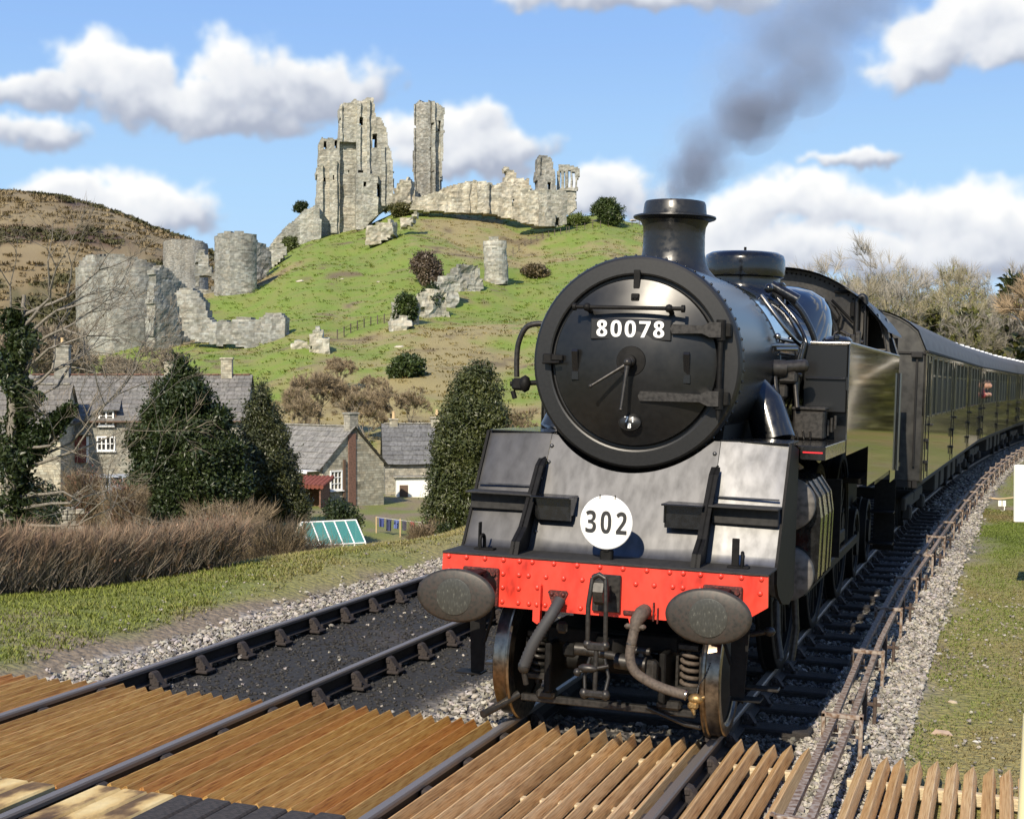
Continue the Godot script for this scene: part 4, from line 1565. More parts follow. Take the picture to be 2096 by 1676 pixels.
	g.cyl(Vector3(0.80, 2.6, -3.0), Vector3(0.84, 2.35, -2.95), 0.026, 8)
	obj("ejector_body", g, M.grimy_steel, ej)
	for s in [-1, 1]:
		g = G.new()                            # outside steam pipe casing
		g.tube([Vector3(s * 0.60, 2.55, -2.62), Vector3(s * 0.80, 2.36, -2.55), Vector3(s * 0.90, 2.08, -2.48)], [0.15, 0.16, 0.17], 20)
		g.tube([Vector3(s * 0.80, 2.52, -2.9), Vector3(s * 0.90, 2.28, -2.75), Vector3(s * 1.02, 2.06, -2.62)], 0.022, 8)
		obj("steam_pipe", g, M.black_gloss, L)
		# running plate and its edge
		g = G.new()
		g.box(Vector3(s * 0.99, 2.075, -2.70), Vector3(0.74, 0.016, 1.5), 0.003)
		g.box(Vector3(s * 0.9, 2.115, -1.72), Vector3(0.5, 0.012, 0.58), 0.003)
		g.box(Vector3(s * 1.352, 2.025, -2.70), Vector3(0.016, 0.095, 1.5), 0.003)
		g.box(Vector3(s * 1.265, 2.025, -1.955), Vector3(0.19, 0.095, 0.012), 0.003)
		var rp = obj("running_plate", g, M.black_gloss, L)
		g = G.new()
		g.box(Vector3(s * 1.265, 2.035, -1.946), Vector3(0.15, 0.012, 0.006))
		obj("lining", g, M.red_line, rp)
		# mechanical lubricators
		g = G.new()
		g.box(Vector3(s * 1.08, 2.21, -3.22), Vector3(0.26, 0.24, 0.22), 0.015)
		g.box(Vector3(s * 1.08, 2.345, -3.22), Vector3(0.28, 0.025, 0.24), 0.006)
		for k in 3:
			g.cyl(Vector3(s * (1.22 + k * 0.03), 2.12 + k * 0.03, -3.3), Vector3(s * (1.22 + k * 0.03), 2.25 + k * 0.02, -3.3), 0.014, 6)
			g.cyl(Vector3(s * (1.0 + k * 0.05), 2.09, -3.1), Vector3(s * (0.98 + k * 0.06), 2.16, -3.08), 0.009, 6)
		obj("lubricator", g, M.grimy_steel, L)
		# cylinders
		g = G.new()
		g.at(ZAX(Vector3(s * 1.05, 0, 0)))
		var cyl_o = []
		for p in [[1.05, 0.86], [1.20, 0.92], [1.285, 1.03], [1.295, 1.5], [1.27, 1.66], [1.19, 1.78], [1.05, 1.82], [0.62, 1.82], [0.62, 0.86]]:
			cyl_o.append(Vector2(s * p[0], p[1]))
		g.at(Transform3D.IDENTITY).poly(cyl_o, -3.25, -2.32)
		for z in [-2.36, -2.62, -2.95, -3.2]:
			var band = []
			for p in [[1.05, 0.852], [1.205, 0.912], [1.293, 1.025], [1.303, 1.505], [1.278, 1.668], [1.195, 1.79], [1.05, 1.828], [1.04, 1.82], [1.19, 1.77], [1.26, 1.66], [1.285, 1.5], [1.275, 1.03], [1.19, 0.93], [1.05, 0.87]]:
				band.append(Vector2(s * p[0], p[1]))
			g.poly(band, z - 0.03, z + 0.03)
		var cy = obj("cylinder", g, M.black_gloss, L)
		for q in [[1.06, 1.61, 0.205], [1.06, 1.065, 0.212]]:
			g = G.new()
			g.at(ZAX(Vector3(s * q[0], q[1], -2.32))).lathe([Vector2(q[2], 0), Vector2(q[2], 0.10), Vector2(q[2] - 0.015, 0.115), Vector2(q[2] * 0.5, 0.125), Vector2(0, 0.127)], 36)
			obj("cylinder_cover", g, M.cyl_grey, cy)
		# slide bars, motion bracket, footsteps
		g = G.new()
		g.box(Vector3(s * 1.05, 1.20, -3.7), Vector3(0.09, 0.06, 0.95))
		g.box(Vector3(s * 1.05, 0.94, -3.7), Vector3(0.09, 0.06, 0.95))
		g.box(Vector3(s * 1.02, 1.35, -4.15), Vector3(0.5, 0.7, 0.05))
		g.cyl(Vector3(s * 1.05, 1.06, -3.2), Vector3(s * 1.05, 1.06, -3.9), 0.035, 10)
		g.box(Vector3(s * 1.05, 1.07, -3.75), Vector3(0.12, 0.2, 0.3), 0.02)
		g.box(Vector3(s * 1.08, 1.0, -5.0), Vector3(0.06, 0.13, 2.5), 0.015)
		g.box(Vector3(s * 1.0, 0.72, -6.2), Vector3(0.05, 0.11, 4.8), 0.015)
		g.tube([Vector3(s * 1.1, 1.55, -4.2), Vector3(s * 1.1, 1.2, -5.3)], 0.04, 8)
		obj("motion", g, M.frame_black, L)
		# side tank, cab side and bunker side
		g = G.new()
		var side = V2([-3.46, 2.90, -3.46, 1.95, -5.6, 1.95, -5.62, 1.55, -8.7, 1.55, -8.72, 1.40, -9.55, 1.40, -9.55, 2.90])
		g.at(YZ()).poly(side, -s * 1.355, -s * 1.365)
		obj("tank_side", g, M.tank_black, L)
		g = G.new()
		g.box(Vector3(s * 1.165, 2.60, -3.50), Vector3(0.37, 0.58, 0.08), 0.01)
		g.box(Vector3(s * 1.165, 2.885, -6.5), Vector3(0.37, 0.02, 6.0), 0.004)
		g.box(Vector3(s * 0.99, 2.5, -6.5), Vector3(0.02, 0.8, 6.0))
		g.box(Vector3(s * 1.18, 2.24, -3.64), Vector3(0.34, 0.40, 0.02))
		g.box(Vector3(s * 1.17, 2.06, -4.5), Vector3(0.36, 0.02, 2.1))
		g.box(Vector3(s * 1.17, 2.60, -3.450), Vector3(0.34, 0.02, 0.03), 0.006)
		g.box(Vector3(s * 1.345, 2.56, -3.48), Vector3(0.02, 0.12, 0.05), 0.004)
		var tk = obj("side_tank", g, M.smokebox_black, L)
		g = G.new()
		g.cyl(Vector3(s * 1.03, 2.905, -3.47), Vector3(s * 1.36, 2.905, -3.47), 0.016, 8)
		g.cyl(Vector3(s * 1.36, 2.905, -3.47), Vector3(s * 1.36, 2.905, -9.5), 0.016, 8)
		obj("tank_beading", g, M.bright_steel, tk)
		g = G.new()
		g.tube([Vector3(s * 0.985, 2.9, -3.43), Vector3(s * 0.94, 2.66, -3.38), Vector3(s * 0.93, 2.10, -3.38)], 0.028, 8)
		g.cyl(Vector3(s * 0.97, 2.89, -3.40), Vector3(s * 0.91, 2.62, -3.36), 0.014, 6)
		g.box(Vector3(s * 0.935, 2.62, -3.38), Vector3(0.09, 0.04, 0.06), 0.01)
		g.cyl(Vector3(s * 0.92, 2.45, -3.38), Vector3(s * 0.92, 2.1, -3.38), 0.02, 6)
		obj("tank_vent_pipe", g, M.black_gloss, tk)
		g = G.new()
		g.at(Transform3D(Basis(), Vector3(s * 1.16, 2.895, -4.4))).lathe([Vector2(0.13, 0), Vector2(0.13, 0.06), Vector2(0.10, 0.09), Vector2(0, 0.1)], 18)
		g.at(Transform3D.IDENTITY).box(Vector3(s * 1.16, 2.98, -4.4), Vector3(0.05, 0.05, 0.3), 0.01)
		obj("tank_filler", g, M.black_gloss, tk)
		g = G.new()
		for k in 3:
			g.box(Vector3(s * (1.0 + k * 0.07), 2.97 + 0.03 * k, -6.9 + k * 0.2), Vector3(0.06, 0.16, 0.06), 0.012)
			g.cyl(Vector3(s * (0.92 + k * 0.07), 3.08, -7.0 + k * 0.15), Vector3(s * (0.92 + k * 0.07), 2.92, -7.0 + k * 0.15), 0.02, 6)
		g.cyl(Vector3(s * 0.9, 3.12, -7.1), Vector3(s * 1.15, 3.0, -7.0), 0.02, 6)
		obj("reverser_gear", g, M.grimy_steel, L)
		# cab side sheet with its window, leaning inwards
		g = G.new()
		var low = Vector3(s * 1.36, 2.92, 0)
		var up = Vector3(s * 1.215, 3.36, 0)
		for q in [[-8.02, -8.2], [-9.25, -9.55]]:
			g.loft([[Vector3(low.x, low.y, q[0]), Vector3(low.x, low.y, q[1]), Vector3(low.x - s * 0.02, low.y, q[1]), Vector3(low.x - s * 0.02, low.y, q[0])], [Vector3(up.x, up.y, q[0]), Vector3(up.x, up.y, q[1]), Vector3(up.x - s * 0.02, up.y, q[1]), Vector3(up.x - s * 0.02, up.y, q[0])]], true, true)
		obj("cab_side", g, M.black_gloss, L)
		g = G.new()
		g.box(Vector3(s * 1.08, 2.1, -11.5), Vector3(0.02, 1.65, 2.9), 0.004)
		obj("bunker_side", g, M.tank_black, L)
		g = G.new()
		g.cyl(Vector3(s * 1.13, 3.0, -10.75), Vector3(s * 1.13, 1.5, -10.75), 0.018, 8)
		g.cyl(Vector3(s * 1.385, 2.7, -9.57), Vector3(s * 1.385, 1.5, -9.57), 0.018, 8)
		obj("cab_handrail", g, M.bright_steel, L)
		g = G.new()
		g.box(Vector3(s * 1.2, 0.55, -9.9), Vector3(0.3, 0.02, 0.3))
		g.box(Vector3(s * 1.2, 0.95, -9.9), Vector3(0.3, 0.02, 0.3))
		g.box(Vector3(s * 1.22, 0.9, -10.05), Vector3(0.26, 0.9, 0.02))
		obj("cab_step", g, M.frame_black, L)
	# cab front, roof, back
	g = G.new()
	var arc = []
	for i in 25:
		var a = lerpf(-1.0, 1.0, i / 24.0)
		var x = a * 1.33
		arc.append(Vector2(x, 3.86 - 0.70 * pow(absf(a), 2.55)))
	var fr = arc.duplicate()
	fr.append(Vector2(1.355, 2.9))
	fr.append(Vector2(0.6, 2.88))
	fr.append(Vector2(-0.6, 2.88))
	fr.append(Vector2(-1.355, 2.9))
	for s in [-1, 1]:                          # the front is built in strips round its two spectacle openings
		for i in 24:
			var p = arc[i]
			var q = arc[i + 1]
			if (p.x + q.x) * s < 0.0:
				continue
			var lowp = []
			for e in [p, q]:
				var ax = absf(e.x)
				lowp.append(Vector2(e.x, 2.9 if ax < 1.08 else minf(e.y - 0.02, lin([[1.08, 3.45], [1.12, 3.43], [1.24, 3.245], [1.30, 3.10], [1.33, 2.95]], ax))))
			g.poly([p, q, lowp[1], lowp[0]], -8.03, -8.0)
		g.poly([Vector2(s * 1.285, 3.16), Vector2(s * 1.335, 3.16), Vector2(s * 1.36, 2.9), Vector2(s * 1.325, 2.9)], -8.031, -8.001)
	var cf = obj("cab_front", g, M.cab_grey, L)
	for s in [-1, 1]:
		g = G.new()
		var fo = [Vector2(1.10, 2.95), Vector2(1.10, 3.445), Vector2(1.125, 3.43), Vector2(1.245, 3.25), Vector2(1.285, 3.14), Vector2(1.32, 2.95)]
		for i in 6:
			var p = fo[i]
			var q = fo[(i + 1) % 6]
			g.tube([Vector3(s * p.x, p.y, -7.99), Vector3(s * q.x, q.y, -7.99)], 0.014, 6)
		obj("spectacle_frame", g, M.grimy_steel, cf)
		g = G.new()
		g.tube(bez([Vector3(s * 0.985, 2.9, -7.93), Vector3(s * 0.985, 3.44, -7.93), Vector3(s * 1.0, 3.52, -7.93), Vector3(s * 1.035, 3.55, -7.93), Vector3(s * 1.065, 3.53, -7.93), Vector3(s * 1.075, 3.46, -7.93)], 4), 0.035, 12)
		g.cyl(Vector3(s * 1.078, 3.48, -7.93), Vector3(s * 1.078, 2.9, -7.93), 0.02, 8)
		obj("vent_pipe", g, M.ring_black, cf)
		g = G.new()
		g.cyl(Vector3(s * 0.70, 3.50, -7.9), Vector3(s * 0.95, 3.25, -7.9), 0.016, 6)
		g.box(Vector3(s * 0.80, 3.60, -7.96), Vector3(0.16, 0.03, 0.05), 0.006)
		g.box(Vector3(s * 0.93, 3.40, -7.96), Vector3(0.05, 0.16, 0.05), 0.006)
		obj("cab_bracket", g, M.frame_black, cf)
	g = G.new()
	var inner = []
	var ring_a = []
	for p in arc:
		ring_a.append(p)
	for i in range(24, -1, -1):
		ring_a.append(arc[i] + Vector2(0, -0.02))
	var rl = []
	for z in [-7.82, -8.6, -9.4, -10.1]:
		var ring = []
		for p in ring_a:
			ring.append(Vector3(p.x * 1.01, p.y + 0.012, z))
		rl.append(ring)
	g.loft(rl, true, false)
	var roof = obj("cab_roof", g, M.ring_black, L)
	g = G.new()
	for i in range(1, 24):
		for k in 2:
			var p = arc[i].lerp(arc[i + 1] if i < 24 else arc[i], k * 0.5)
			g.ball(Vector3(p.x * 0.985, p.y - 0.045, -7.995), Vector3(0.012, 0.012, 0.01), 6)
	obj("roof_rivets", g, M.frame_black, cf).set_meta("kind", "stuff")
	g = G.new()
	g.box(Vector3(0, 2.3, -10.15), Vector3(2.6, 1.7, 0.04))
	g.box(Vector3(0, 3.2, -10.14), Vector3(2.2, 0.6, 0.03))
	g.box(Vector3(0, 2.2, -12.98), Vector3(2.2, 1.8, 0.04))
	g.box(Vector3(0, 1.4, -10.8), Vector3(2.4, 0.06, 4.4))
	obj("cab_back", g, M.smokebox_black, L)
	g = G.new()
	g.at(YZ()).poly(V2([-10.2, 2.9, -12.9, 2.9, -12.7, 3.05, -11.5, 3.15, -10.4, 3.1]), -1.0, 1.0)
	obj("coal", g, M.coach_under, L)
	# --- pony truck
	var pw = wheel(0.457, 0, 0)
	for s in [-1, 1]:
		var tr = Transform3D(Basis(Vector3.UP, 0.0 if s > 0 else PI), Vector3(s * 0.765, 0.457, -1.18))
		g = wheel(0.457, 0, 0)
		var w = obj("pony_wheel", g, M.wheel_steel, L, tr)
		g = G.new()
		g.at(XAX(Vector3.ZERO)).lathe([Vector2(0, -0.06), Vector2(0.36, -0.05), Vector2(0.362, 0.03), Vector2(0.2, 0.05), Vector2(0.13, 0.075), Vector2(0, 0.08)], 40)
		obj("wheel_disc", g, M.frame_black, w)
		g = G.new()
		g.tube(spring_path(Vector3(s * 0.565, 0.37, -1.02), 0.058, 0.26, 5), 0.0165, 8)
		var spg = obj("coil_spring", g, M.grimy_steel if s < 0 else M.hose_brown, L)
		g = G.new()
		g.box(Vector3(s * 0.565, 0.345, -1.02), Vector3(0.16, 0.05, 0.16), 0.01)
		g.box(Vector3(s * 0.565, 0.655, -1.02), Vector3(0.16, 0.05, 0.16), 0.01)
		for x in [-0.085, 0.085]:
			g.box(Vector3(s * 0.565 + x, 0.47, -0.99), Vector3(0.022, 0.30, 0.02), 0.004)
		g.cyl(Vector3(s * 0.565, 0.34, -1.02), Vector3(s * 0.565, 0.28, -1.02), 0.03, 10)
		obj("spring_seat", g, M.grimy_steel, spg)
		# steps hanging below the platform
		g = G.new()
		g.at(Transform3D(Basis(Vector3.UP, 0.0), Vector3.ZERO))
		g.poly(V2([s * 1.03, 0.90, s * 0.90, 0.90, s * 0.90, 0.50, s * 0.905, 0.385, s * 1.0, 0.33, s * 1.01, 0.52]), -0.76, -0.75)
		g.tube([Vector3(s * 0.83, 0.90, -0.72), Vector3(s * 0.84, 0.80, -0.72), Vector3(s * 0.905, 0.60, -0.75)], 0.014, 6)
		g.box(Vector3(s * 1.02, 0.36, -0.80), Vector3(0.20, 0.012, 0.16), 0.003)
		obj("front_step", g, M.frame_black, L)
		g = G.new()
		g.box(Vector3(s * 1.02, 0.30, -1.5), Vector3(0.24, 0.02, 0.12), 0.004)
		g.cyl(Vector3(s * 0.95, 0.78, -0.9), Vector3(s * 1.12, 0.82, -0.9), 0.018, 8)
		g.ball(Vector3(s * 1.14, 0.825, -0.9), Vector3(0.045, 0.035, 0.035), 8)
		g.tube([Vector3(s * 1.0, 0.85, -2.2), Vector3(s * 1.02, 0.6, -2.15), Vector3(s * 1.06, 0.42, -2.1)], 0.03, 8)
		g.tube([Vector3(s * 1.1, 0.85, -2.5), Vector3(s * 1.12, 0.6, -2.5), Vector3(s * 1.10, 0.35, -2.45)], 0.028, 8)
		obj("drain_pipe", g, M.grimy_steel, L)
	g = G.new()
	g.cyl(Vector3(-0.8, 0.457, -1.18), Vector3(0.8, 0.457, -1.18), 0.085, 16)
	g.box(Vector3(0, 0.66, -1.2), Vector3(1.0, 0.14, 0.5), 0.02)
	for x in [-0.42, 0.42]:
		g.box(Vector3(x, 0.45, -1.2), Vector3(0.05, 0.36, 0.9), 0.01)
	g.cyl(Vector3(0.02, 0.70, -0.9), Vector3(0.02, 0.55, -0.9), 0.12, 18)
	g.cyl(Vector3(0.28, 0.55, -0.8), Vector3(0.28, 0.5, -0.95), 0.07, 14)
	g.box(Vector3(-0.25, 0.6, -0.75), Vector3(0.1, 0.1, 0.1), 0.02)
	obj("pony_truck", g, M.frame_black, L)
	g = G.new()
	g.box(Vector3(0.0, 0.20, -0.88), Vector3(1.30, 0.05, 0.06), 0.008)
	g.box(Vector3(-0.45, 0.245, -0.86), Vector3(0.14, 0.07, 0.12), 0.02)
	g.box(Vector3(0.46, 0.25, -0.86), Vector3(0.18, 0.06, 0.10), 0.02)
	g.tube([Vector3(-0.66, 0.22, -0.85), Vector3(-0.78, 0.14, -0.75), Vector3(-0.85, 0.10, -0.6)], 0.03, 6)
	g.tube([Vector3(0.3, 0.22, -0.85), Vector3(0.6, 0.15, -0.75), Vector3(0.72, 0.15, -0.7)], 0.016, 6)
	obj("guard_bar", g, M.grimy_steel, L)
	g = G.new()
	g.cyl(Vector3(0.12, 0.58, -0.6), Vector3(0.34, 0.57, -0.6), 0.055, 14)
	g.cyl(Vector3(0.2, 0.66, -0.62), Vector3(0.36, 0.66, -0.62), 0.03, 10)
	g.cyl(Vector3(-0.2, 0.62, -0.7), Vector3(0.0, 0.62, -0.7), 0.045, 12)
	g.box(Vector3(0.36, 0.52, -0.65), Vector3(0.1, 0.16, 0.1), 0.02)
	g.cyl(Vector3(-0.1, 0.62, -0.66), Vector3(0.2, 0.6, -0.62), 0.03, 10)
	g.cyl(Vector3(0.3, 0.57, -0.6), Vector3(0.3, 0.67, -0.62), 0.025, 8)
	obj("drawgear", g, M.grimy_steel, L)
	g = G.new()
	g.box(Vector3(-0.28, 0.78, -0.62), Vector3(0.08, 0.09, 0.06), 0.02)
	obj("pipe_union", g, M.grimy_steel, L)
	# --- driving and trailing wheels
	for s in [-1, 1]:
		for q in [[-3.92, 0.864], [-6.26, 0.864], [-8.6, 0.864], [-10.6, 0.457], [-12.4, 0.457]]:
			g = wheel(q[1], 0, 0)
			var w = obj("driving_wheel" if q[1] > 0.6 else "trailing_wheel", g, M.frame_black, L, Transform3D(Basis(Vector3.UP, 0.0 if s > 0 else PI), Vector3(s * 0.765, q[1], q[0])))
			g = G.new()
			for k in 17:
				var a = TAU * k / 17
				g.cyl(Vector3(0.02, sin(a) * 0.1, cos(a) * 0.1), Vector3(0.0, sin(a) * (q[1] - 0.09), cos(a) * (q[1] - 0.09)), 0.028, 6)
			g.at(XAX(Vector3.ZERO)).lathe([Vector2(0, -0.06), Vector2(0.16, -0.06), Vector2(0.16, 0.09), Vector2(0, 0.09)], 20)
			obj("spokes", g, M.frame_black, w)
	# headcode disc: a thing of its own on the lamp iron
	var D = thing("headcode_disc", "round white headcode disc with the number 302 on the engine's front platform", "train sign", CT)
	g = G.new()
	g.at(ZAX(Vector3(0, 1.535, -0.672))).lathe([Vector2(0, -0.005), Vector2(0.186, -0.005), Vector2(0.191, 0.0), Vector2(0.186, 0.005), Vector2(0, 0.005)], 56)
	obj("disc", g, M.disc_white, D)
	for i in 3:
		text("digit", "302"[i], 0.215, 0.006, M.digit_black, D, Transform3D(Basis.from_scale(Vector3(0.74, 1.0, 1)), Vector3(-0.11 + 0.11 * i, 1.532, -0.665)))
	g = G.new()
	for x in [-0.05, 0.06]:
		g.box(Vector3(x, 1.715, -0.668), Vector3(0.006, 0.03, 0.006))
	g.box(Vector3(0, 1.40, -0.685), Vector3(0.04, 0.14, 0.01))
	obj("disc_clip", g, M.frame_black, D)


# ---------------------------------------------------------------- the line: coordinates (xt from the centre of the engine's track, y from the rail, z)
func on_track(xt, y, z):                  # follows the curve and the superelevation
	var d = maxf(-7.0 - z, 0.0)
	var a = K * d
	return CT * Vector3(track_x(z) + xt * cos(a), y, z + xt * sin(a))


func along(off, z, y = 0.0):              # a frame on the track, its z axis along the rails
	var d = maxf(-7.0 - z, 0.0)
	return Transform3D(CT.basis * Basis(Vector3.UP, -K * d), on_track(off, y, z))


func rail_line(off, z0, z1, step):
	var head = []
	var web = []
	var z = z0
	while z > z1:
		var t = along(off, z)
		var r1 = []
		for p in [[-0.034, -0.012], [-0.026, 0.0], [0.026, 0.0], [0.034, -0.012], [0.034, -0.035], [-0.034, -0.035]]:
			r1.append(t * Vector3(p[0], p[1], 0))
		head.append(r1)
		var r2 = []
		for p in [[-0.030, -0.034], [-0.012, -0.05], [-0.010, -0.125], [-0.06, -0.14], [-0.06, -0.15], [0.06, -0.15], [0.06, -0.14], [0.010, -0.125], [0.012, -0.05], [0.030, -0.034]]:
			r2.append(t * Vector3(p[0], p[1], 0))
		web.append(r2)
		z -= step
	return [head, web]


func flat_loft(rings):
	var g = G.new()
	var k = rings[0].size()
	for i in rings.size() - 1:
		var c = Vector3.ZERO
		for p in rings[i]:
			c += p / k
		for j in k:
			var a = rings[i][j]
			var b = rings[i][(j + 1) % k]
			g.face([a, b, rings[i + 1][(j + 1) % k], rings[i + 1][j]], c)
	for e in [[0, 1], [rings.size() - 1, rings.size() - 2]]:
		var c = Vector3.ZERO
		for p in rings[e[1]]:
			c += p / k
		var ix = []
		g.face(rings[e[0]], c)
	return g


func chair_mesh():
	var g = G.new()
	g.box(Vector3(0, -0.165, 0), Vector3(0.34, 0.03, 0.17), 0.008)
	for s in [-1, 1]:
		g.poly(V2([s * 0.025, -0.15, s * 0.16, -0.15, s * 0.13, -0.12, s * 0.075, -0.045, s * 0.045, -0.035, s * 0.04, -0.06, s * 0.03, -0.12]), -0.045, 0.045)
		g.cyl(Vector3(s * 0.13, -0.15, 0.06), Vector3(s * 0.13, -0.105, 0.06), 0.016, 6)
		g.cyl(Vector3(s * 0.13, -0.15, -0.06), Vector3(s * 0.13, -0.105, -0.06), 0.016, 6)
	g.box(Vector3(0.05, -0.07, 0), Vector3(0.05, 0.05, 0.11), 0.01)
	return g.mesh(M.chair_iron)


func track():
	var chair = chair_mesh()
	var g = G.new()
	g.box(Vector3(0, -0.235, 0), Vector3(2.6, 0.12, 0.25), 0.012)
	var sl = g.mesh(M.sleeper_wood)
	for q in [[0.0, "track under the train with dark sleepers showing beside the coaches", 4.2, -86.0], [-3.36, "empty left track with dark cinders between its rails", 4.2, -60.0]]:
		var T = thing("railway_track", q[1], "railway track")
		for s in [-1, 1]:
			var rl = rail_line(q[0] + s * 0.752, q[2], q[3], 1.5)
			var r = obj("rail", flat_loft(rl[1]), M.rail_side, T)
			obj("rail_head", flat_loft(rl[0]), M.rail_top, r)
		var z = 3.9
		var i = 0
		while z > q[3] and i < 130:
			if z < -1.5 or z > 1.5:
				if z < -1.5 and (q[0] == 0.0 or z > -40.0):
					var o = put("sleeper", sl, T, along(q[0], z) * Transform3D(Basis(Vector3.UP, rng.randf_range(-0.01, 0.01)), Vector3(rng.randf_range(-0.03, 0.03), (0.045 if q[0] == 0.0 else -0.05) + rng.randf_range(-0.006, 0.006), 0)))
			if z > -34.0:
				for s in [-1, 1]:
					put("rail_chair", chair, T, along(q[0] + s * 0.752, z))
			z -= 0.76
			i += 1
	# trespass guards: saw-tooth timber slats on bearers between and beside the rails
	var prisms = []
	for k in 7:
		var row = []
		for w in 2:
			g = G.new()
			if k < 3:
				g.poly(V2([-0.040, -0.115, 0.048, -0.115, 0.026, -0.034, 0.020, -0.030, -0.040, -0.094]), 0.0, -1.0)
			else:
				g.poly(V2([-0.055, -0.115, 0.055, -0.115, 0.055, -0.098, 0.020, -0.036, 0.014, -0.034, -0.055, -0.088]), 0.0, -1.0)
			row.append(g.mesh(M["slat_wood_%d" % k] if k < 3 else M["slat_brown_%d" % (k - 3)]))
		prisms.append(row)
	var places = [[-0.68, 0.66, -1.08, 1.62, 0.118, 0, "trespass guard panel of timber slats between the rails in front of the engine"], [0.90, 1.42, -1.22, 2.6, 0.118, 0, "narrow trespass guard panel of timber slats between the right rail and the point rodding"],
			[1.80, 3.35, -1.20, 2.6, 0.119, 0, "pale trespass guard panel of timber slats right of the point rodding"], [-2.52, -0.86, -0.98, 1.60, 0.112, 1, "brown trespass guard panel of timber slats between the two tracks"],
			[-4.02, -2.72, -0.86, 1.78, 0.112, 1, "brown trespass guard panel of timber slats between the left track's rails"], [-5.6, -4.24, -0.80, 2.2, 0.112, 1, "brown trespass guard panel of timber slats left of the left track"]]
	for q in places:
		var P = thing("trespass_guard", q[6], "trespass guard", CT, "timber trespass guards at the foot crossing")
		var x = q[0]
		while x < q[1]:
			var k = rng.randi() % 3 if q[5] == 0 else (3 + rng.randi() % 4)
			var z1 = q[2] + rng.randf_range(-0.035, 0.03) + (x - q[0]) * -0.02
			put("slat", prisms[k][0], P, Transform3D(Basis.from_euler(Vector3(0, rng.randf_range(-0.003, 0.003), rng.randf_range(-0.04, 0.04))).scaled_local(Vector3(1, 1, z1 * -1.0 + q[3])), Vector3(x + rng.randf_range(-0.004, 0.004), rng.randf_range(-0.004, 0.004), q[3])))
			x += q[4]
		for z in [q[2] + 0.42, (q[2] + q[3]) / 2 + 0.3, q[3] - 0.35]:
			g = G.new()
			g.box(Vector3(0, 0, 0), Vector3(q[1] - q[0] + 0.12, 0.085, 0.075), 0.008)
			put("bearer", g.mesh(M.bearer_wood if q[5] == 0 else M.sleeper_wood), P, Transform3D(Basis(), Vector3((q[0] + q[1]) / 2 - 0.03, -0.150, z)))
	# foot crossing boards at the bottom of the picture
	for q in [[-0.86, -2.5, 1.70, 9, "dark board crossing between the two tracks with one fresh pale corner", true], [-2.72, -4.05, 1.83, 7, "worn pale board crossing between the left track's rails", true], [2.05, 1.40, 2.72, 3, "dark board edge right of the point rodding at the bottom", false]]:
		var P = thing("board_crossing", q[4], "board crossing", CT, "board crossings over the tracks")
		var n = q[3]
		for i in n:
			g = G.new()
			var w = absf(q[1] - q[0]) / n
			g.box(Vector3(0, 0, 0), Vector3(w - 0.012, 0.09, 2.2), 0.012)
			var x = lerpf(q[0], q[1], (i + 0.5) / n)
			var fresh = q[5] and x < -1.85 and (x < -2.6 or x < -2.0)
			put("board", g.mesh(M.deck_fresh if fresh else M.deck_wood), P, Transform3D(Basis(Vector3(0, 0, 1), rng.randf_range(-0.01, 0.01)), Vector3(x, -0.05 + rng.randf_range(-0.004, 0.004), q[2] + 1.1 + (x - q[0]) * -0.035 + rng.randf_range(-0.01, 0.01))))
	rodding()


func rod_x(z):                            # the rodding's distance from the track centre
	return lin([[-60, 1.75], [-28, 1.68], [-14, 1.60], [-9, 1.52], [-5, 1.53], [-1.6, 1.60], [3.5, 1.66]], z)


